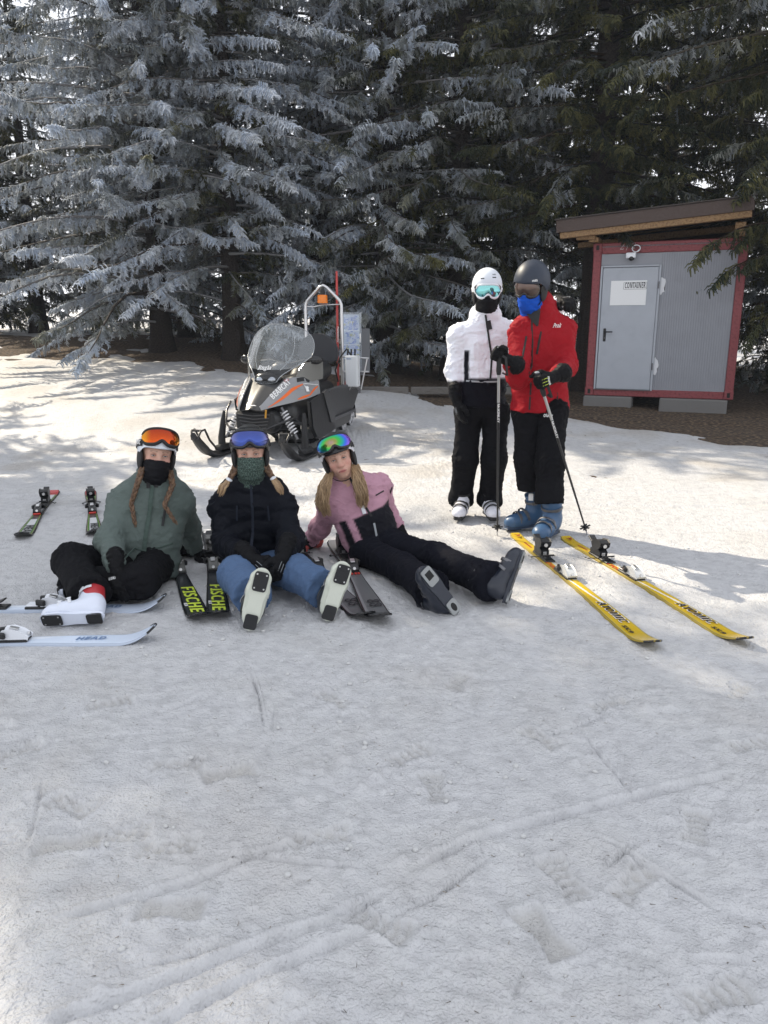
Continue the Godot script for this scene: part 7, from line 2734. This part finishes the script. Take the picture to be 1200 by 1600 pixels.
	var redm := cloth(lin(0.27, 0.009, 0.015), 0.7, 0.05)
	f = jacket(t, R, Vector3(-0.35, 0, 0.93), {"m": redm, "girth": 1.02, "hem": 0.05, "hip_r": 0.142, "waist_r": 0.126, "amp": 0.008, "along": 9.0, "across": 5.0, "collar": 0.03, "arm": 1.1, "short": 0.03, "hem_up": Vector3.UP})
	trousers(t, R, {"m": pants_black, "thigh": 0.102, "knee": 0.092, "hem": 0.098, "amp": 0.010, "dropR": -0.16, "dropL": -0.10})
	fw = Vector3(0.3, 0, -0.95).normalized()
	ribbon("zip", f, [R.neck + Vector3(-0.035, -0.06, 0), R.chest + Vector3(-0.035, -0.02, 0), R.waist + Vector3(-0.04, 0.0, 0), R.pelvis + Vector3(-0.05, -0.03, 0)], fw, 0.011, M.matt_black, t, 0.003)
	ribbon("pocket_zip", f, [R.chest + Vector3(-0.075, 0.02, 0), R.chest + Vector3(-0.085, -0.11, 0)], fw, 0.012, M.matt_black, t, 0.004)
	ribbon("pocket_zip", f, [R.chest + Vector3(0.015, 0.05, 0), R.chest + Vector3(-0.005, -0.095, 0)], fw, 0.013, M.matt_black, t, 0.004)
	ribbon("pocket_zip", f, [R.pelvis + Vector3(0.125, 0.08, 0), R.pelvis + Vector3(0.13, 0.02, 0)], fw, 0.010, M.matt_black, t, 0.004)
	var mk := onto(f, R.chest + Vector3(0.055, 0.075, 0.5), Vector3(0, 0, -1), 0.004)
	lettering("Peak", 0.026, M.white_print, t, mk, Vector3(1, 0, 0.15), Vector3.UP, true, "Droid Serif", 0.3, "lettering", 0.05)
	# open collar with its black lining
	var lap := MB.new()
	var c0 := onto(f, R.neck + Vector3(-0.06, 0.02, 0.4), Vector3(0, 0, -1), 0.004)
	var c1 := onto(f, R.neck + Vector3(-0.03, -0.12, 0.4), Vector3(0, 0, -1), 0.006)
	lap.sheet([PackedVector3Array([c0 + Vector3(-0.045, 0.0, -0.01), c0 + Vector3(-0.01, 0.02, 0.012), c0 + Vector3(0.04, 0.03, 0.02)]), PackedVector3Array([c0.lerp(c1, 0.5) + Vector3(-0.05, 0.0, 0.004), c0.lerp(c1, 0.5) + Vector3(-0.01, 0.01, 0.02), c0.lerp(c1, 0.5) + Vector3(0.03, 0.02, 0.02)]), PackedVector3Array([c1 + Vector3(-0.006, 0, 0.004), c1 + Vector3(0.0, 0, 0.008), c1 + Vector3(0.006, 0, 0.004)])], 0.004, Vector3(0, 0, 1))
	part("collar_lining", lap, M.matt_black, t)
	glove(t, w1, Basis(x1, y1, z1), 1.0, [1.2, 1.22, 1.25, 1.25, 0.75], black_glove, "reusch", {"spread": 0.0, "stripe": M.lime_print, "cuff": 0.085, "cuff_r": 0.062})
	glove(t, w2, Basis(x2, y2, z2), -1.0, [1.2, 1.22, 1.25, 1.25, 0.75], black_glove, "reusch", {"spread": 0.0, "stripe": M.lime_print, "text_at": Vector3(0.0, 0.05, -0.0235), "text_flip": true, "text_x": 1.0, "cuff": 0.085, "cuff_r": 0.062})
	var blue := {"shell": Color(0.040, 0.095, 0.19), "cuff": Color(0.040, 0.095, 0.19), "sole": Color(0.025, 0.05, 0.10), "pad": Color(0.02, 0.02, 0.022), "buckle_m": M.dark_steel, "rough": 0.4, "size": 1.07}
	boot(t, Vector3(1.065, 0.024, -5.295) - t.position, Vector3(-0.93, 0, 0.36), Vector3.UP, blue, 1.0)
	boot(t, Vector3(1.140, 0.024, -5.085) - t.position, Vector3(-0.56, 0, 0.83), Vector3.UP, blue, -1.0)
	var bl := MB.new()
	bl.box(Vector3(1.02, 0.255, -5.215) - t.position, Vector3(0.032, 0.05, 0.006), 0.002, look(Vector3(-0.3, 0.1, 1), Vector3.UP))
	part("boot_label", bl, M.white_print, t)
	lettering("Olang", 0.020, M.white_print, t, Vector3(1.06, 0.815, -5.115) - t.position, Vector3(1, 0, 0.1), Vector3.UP, true, "Droid Sans", 0.1, "lettering", 0.06)
	X = t.get_meta("hx")
	t.remove_meta("hx")
	helmet(t, X, grain(mat(lin(0.012, 0.019, 0.036), 0.5), plastic_n, 3.0, 0.2), null, {"size": 1.07, "marks": [["smith", 0.55, 1.42, 0.014, M.white_print, 0.035]]})
	goggles(t, X, false, lens.call(Color(0.05, 0.035, 0.028), Color(0.15, 0.105, 0.09), Color(0.05, 0.045, 0.04)), M.gloss_black, M.matt_black, {"y": 0.004, "lens_metal": 0.5, "lens_rough": 0.05})
	neck_warmer(t, X, cloth(lin(0.012, 0.075, 0.42), 0.8), -0.026)
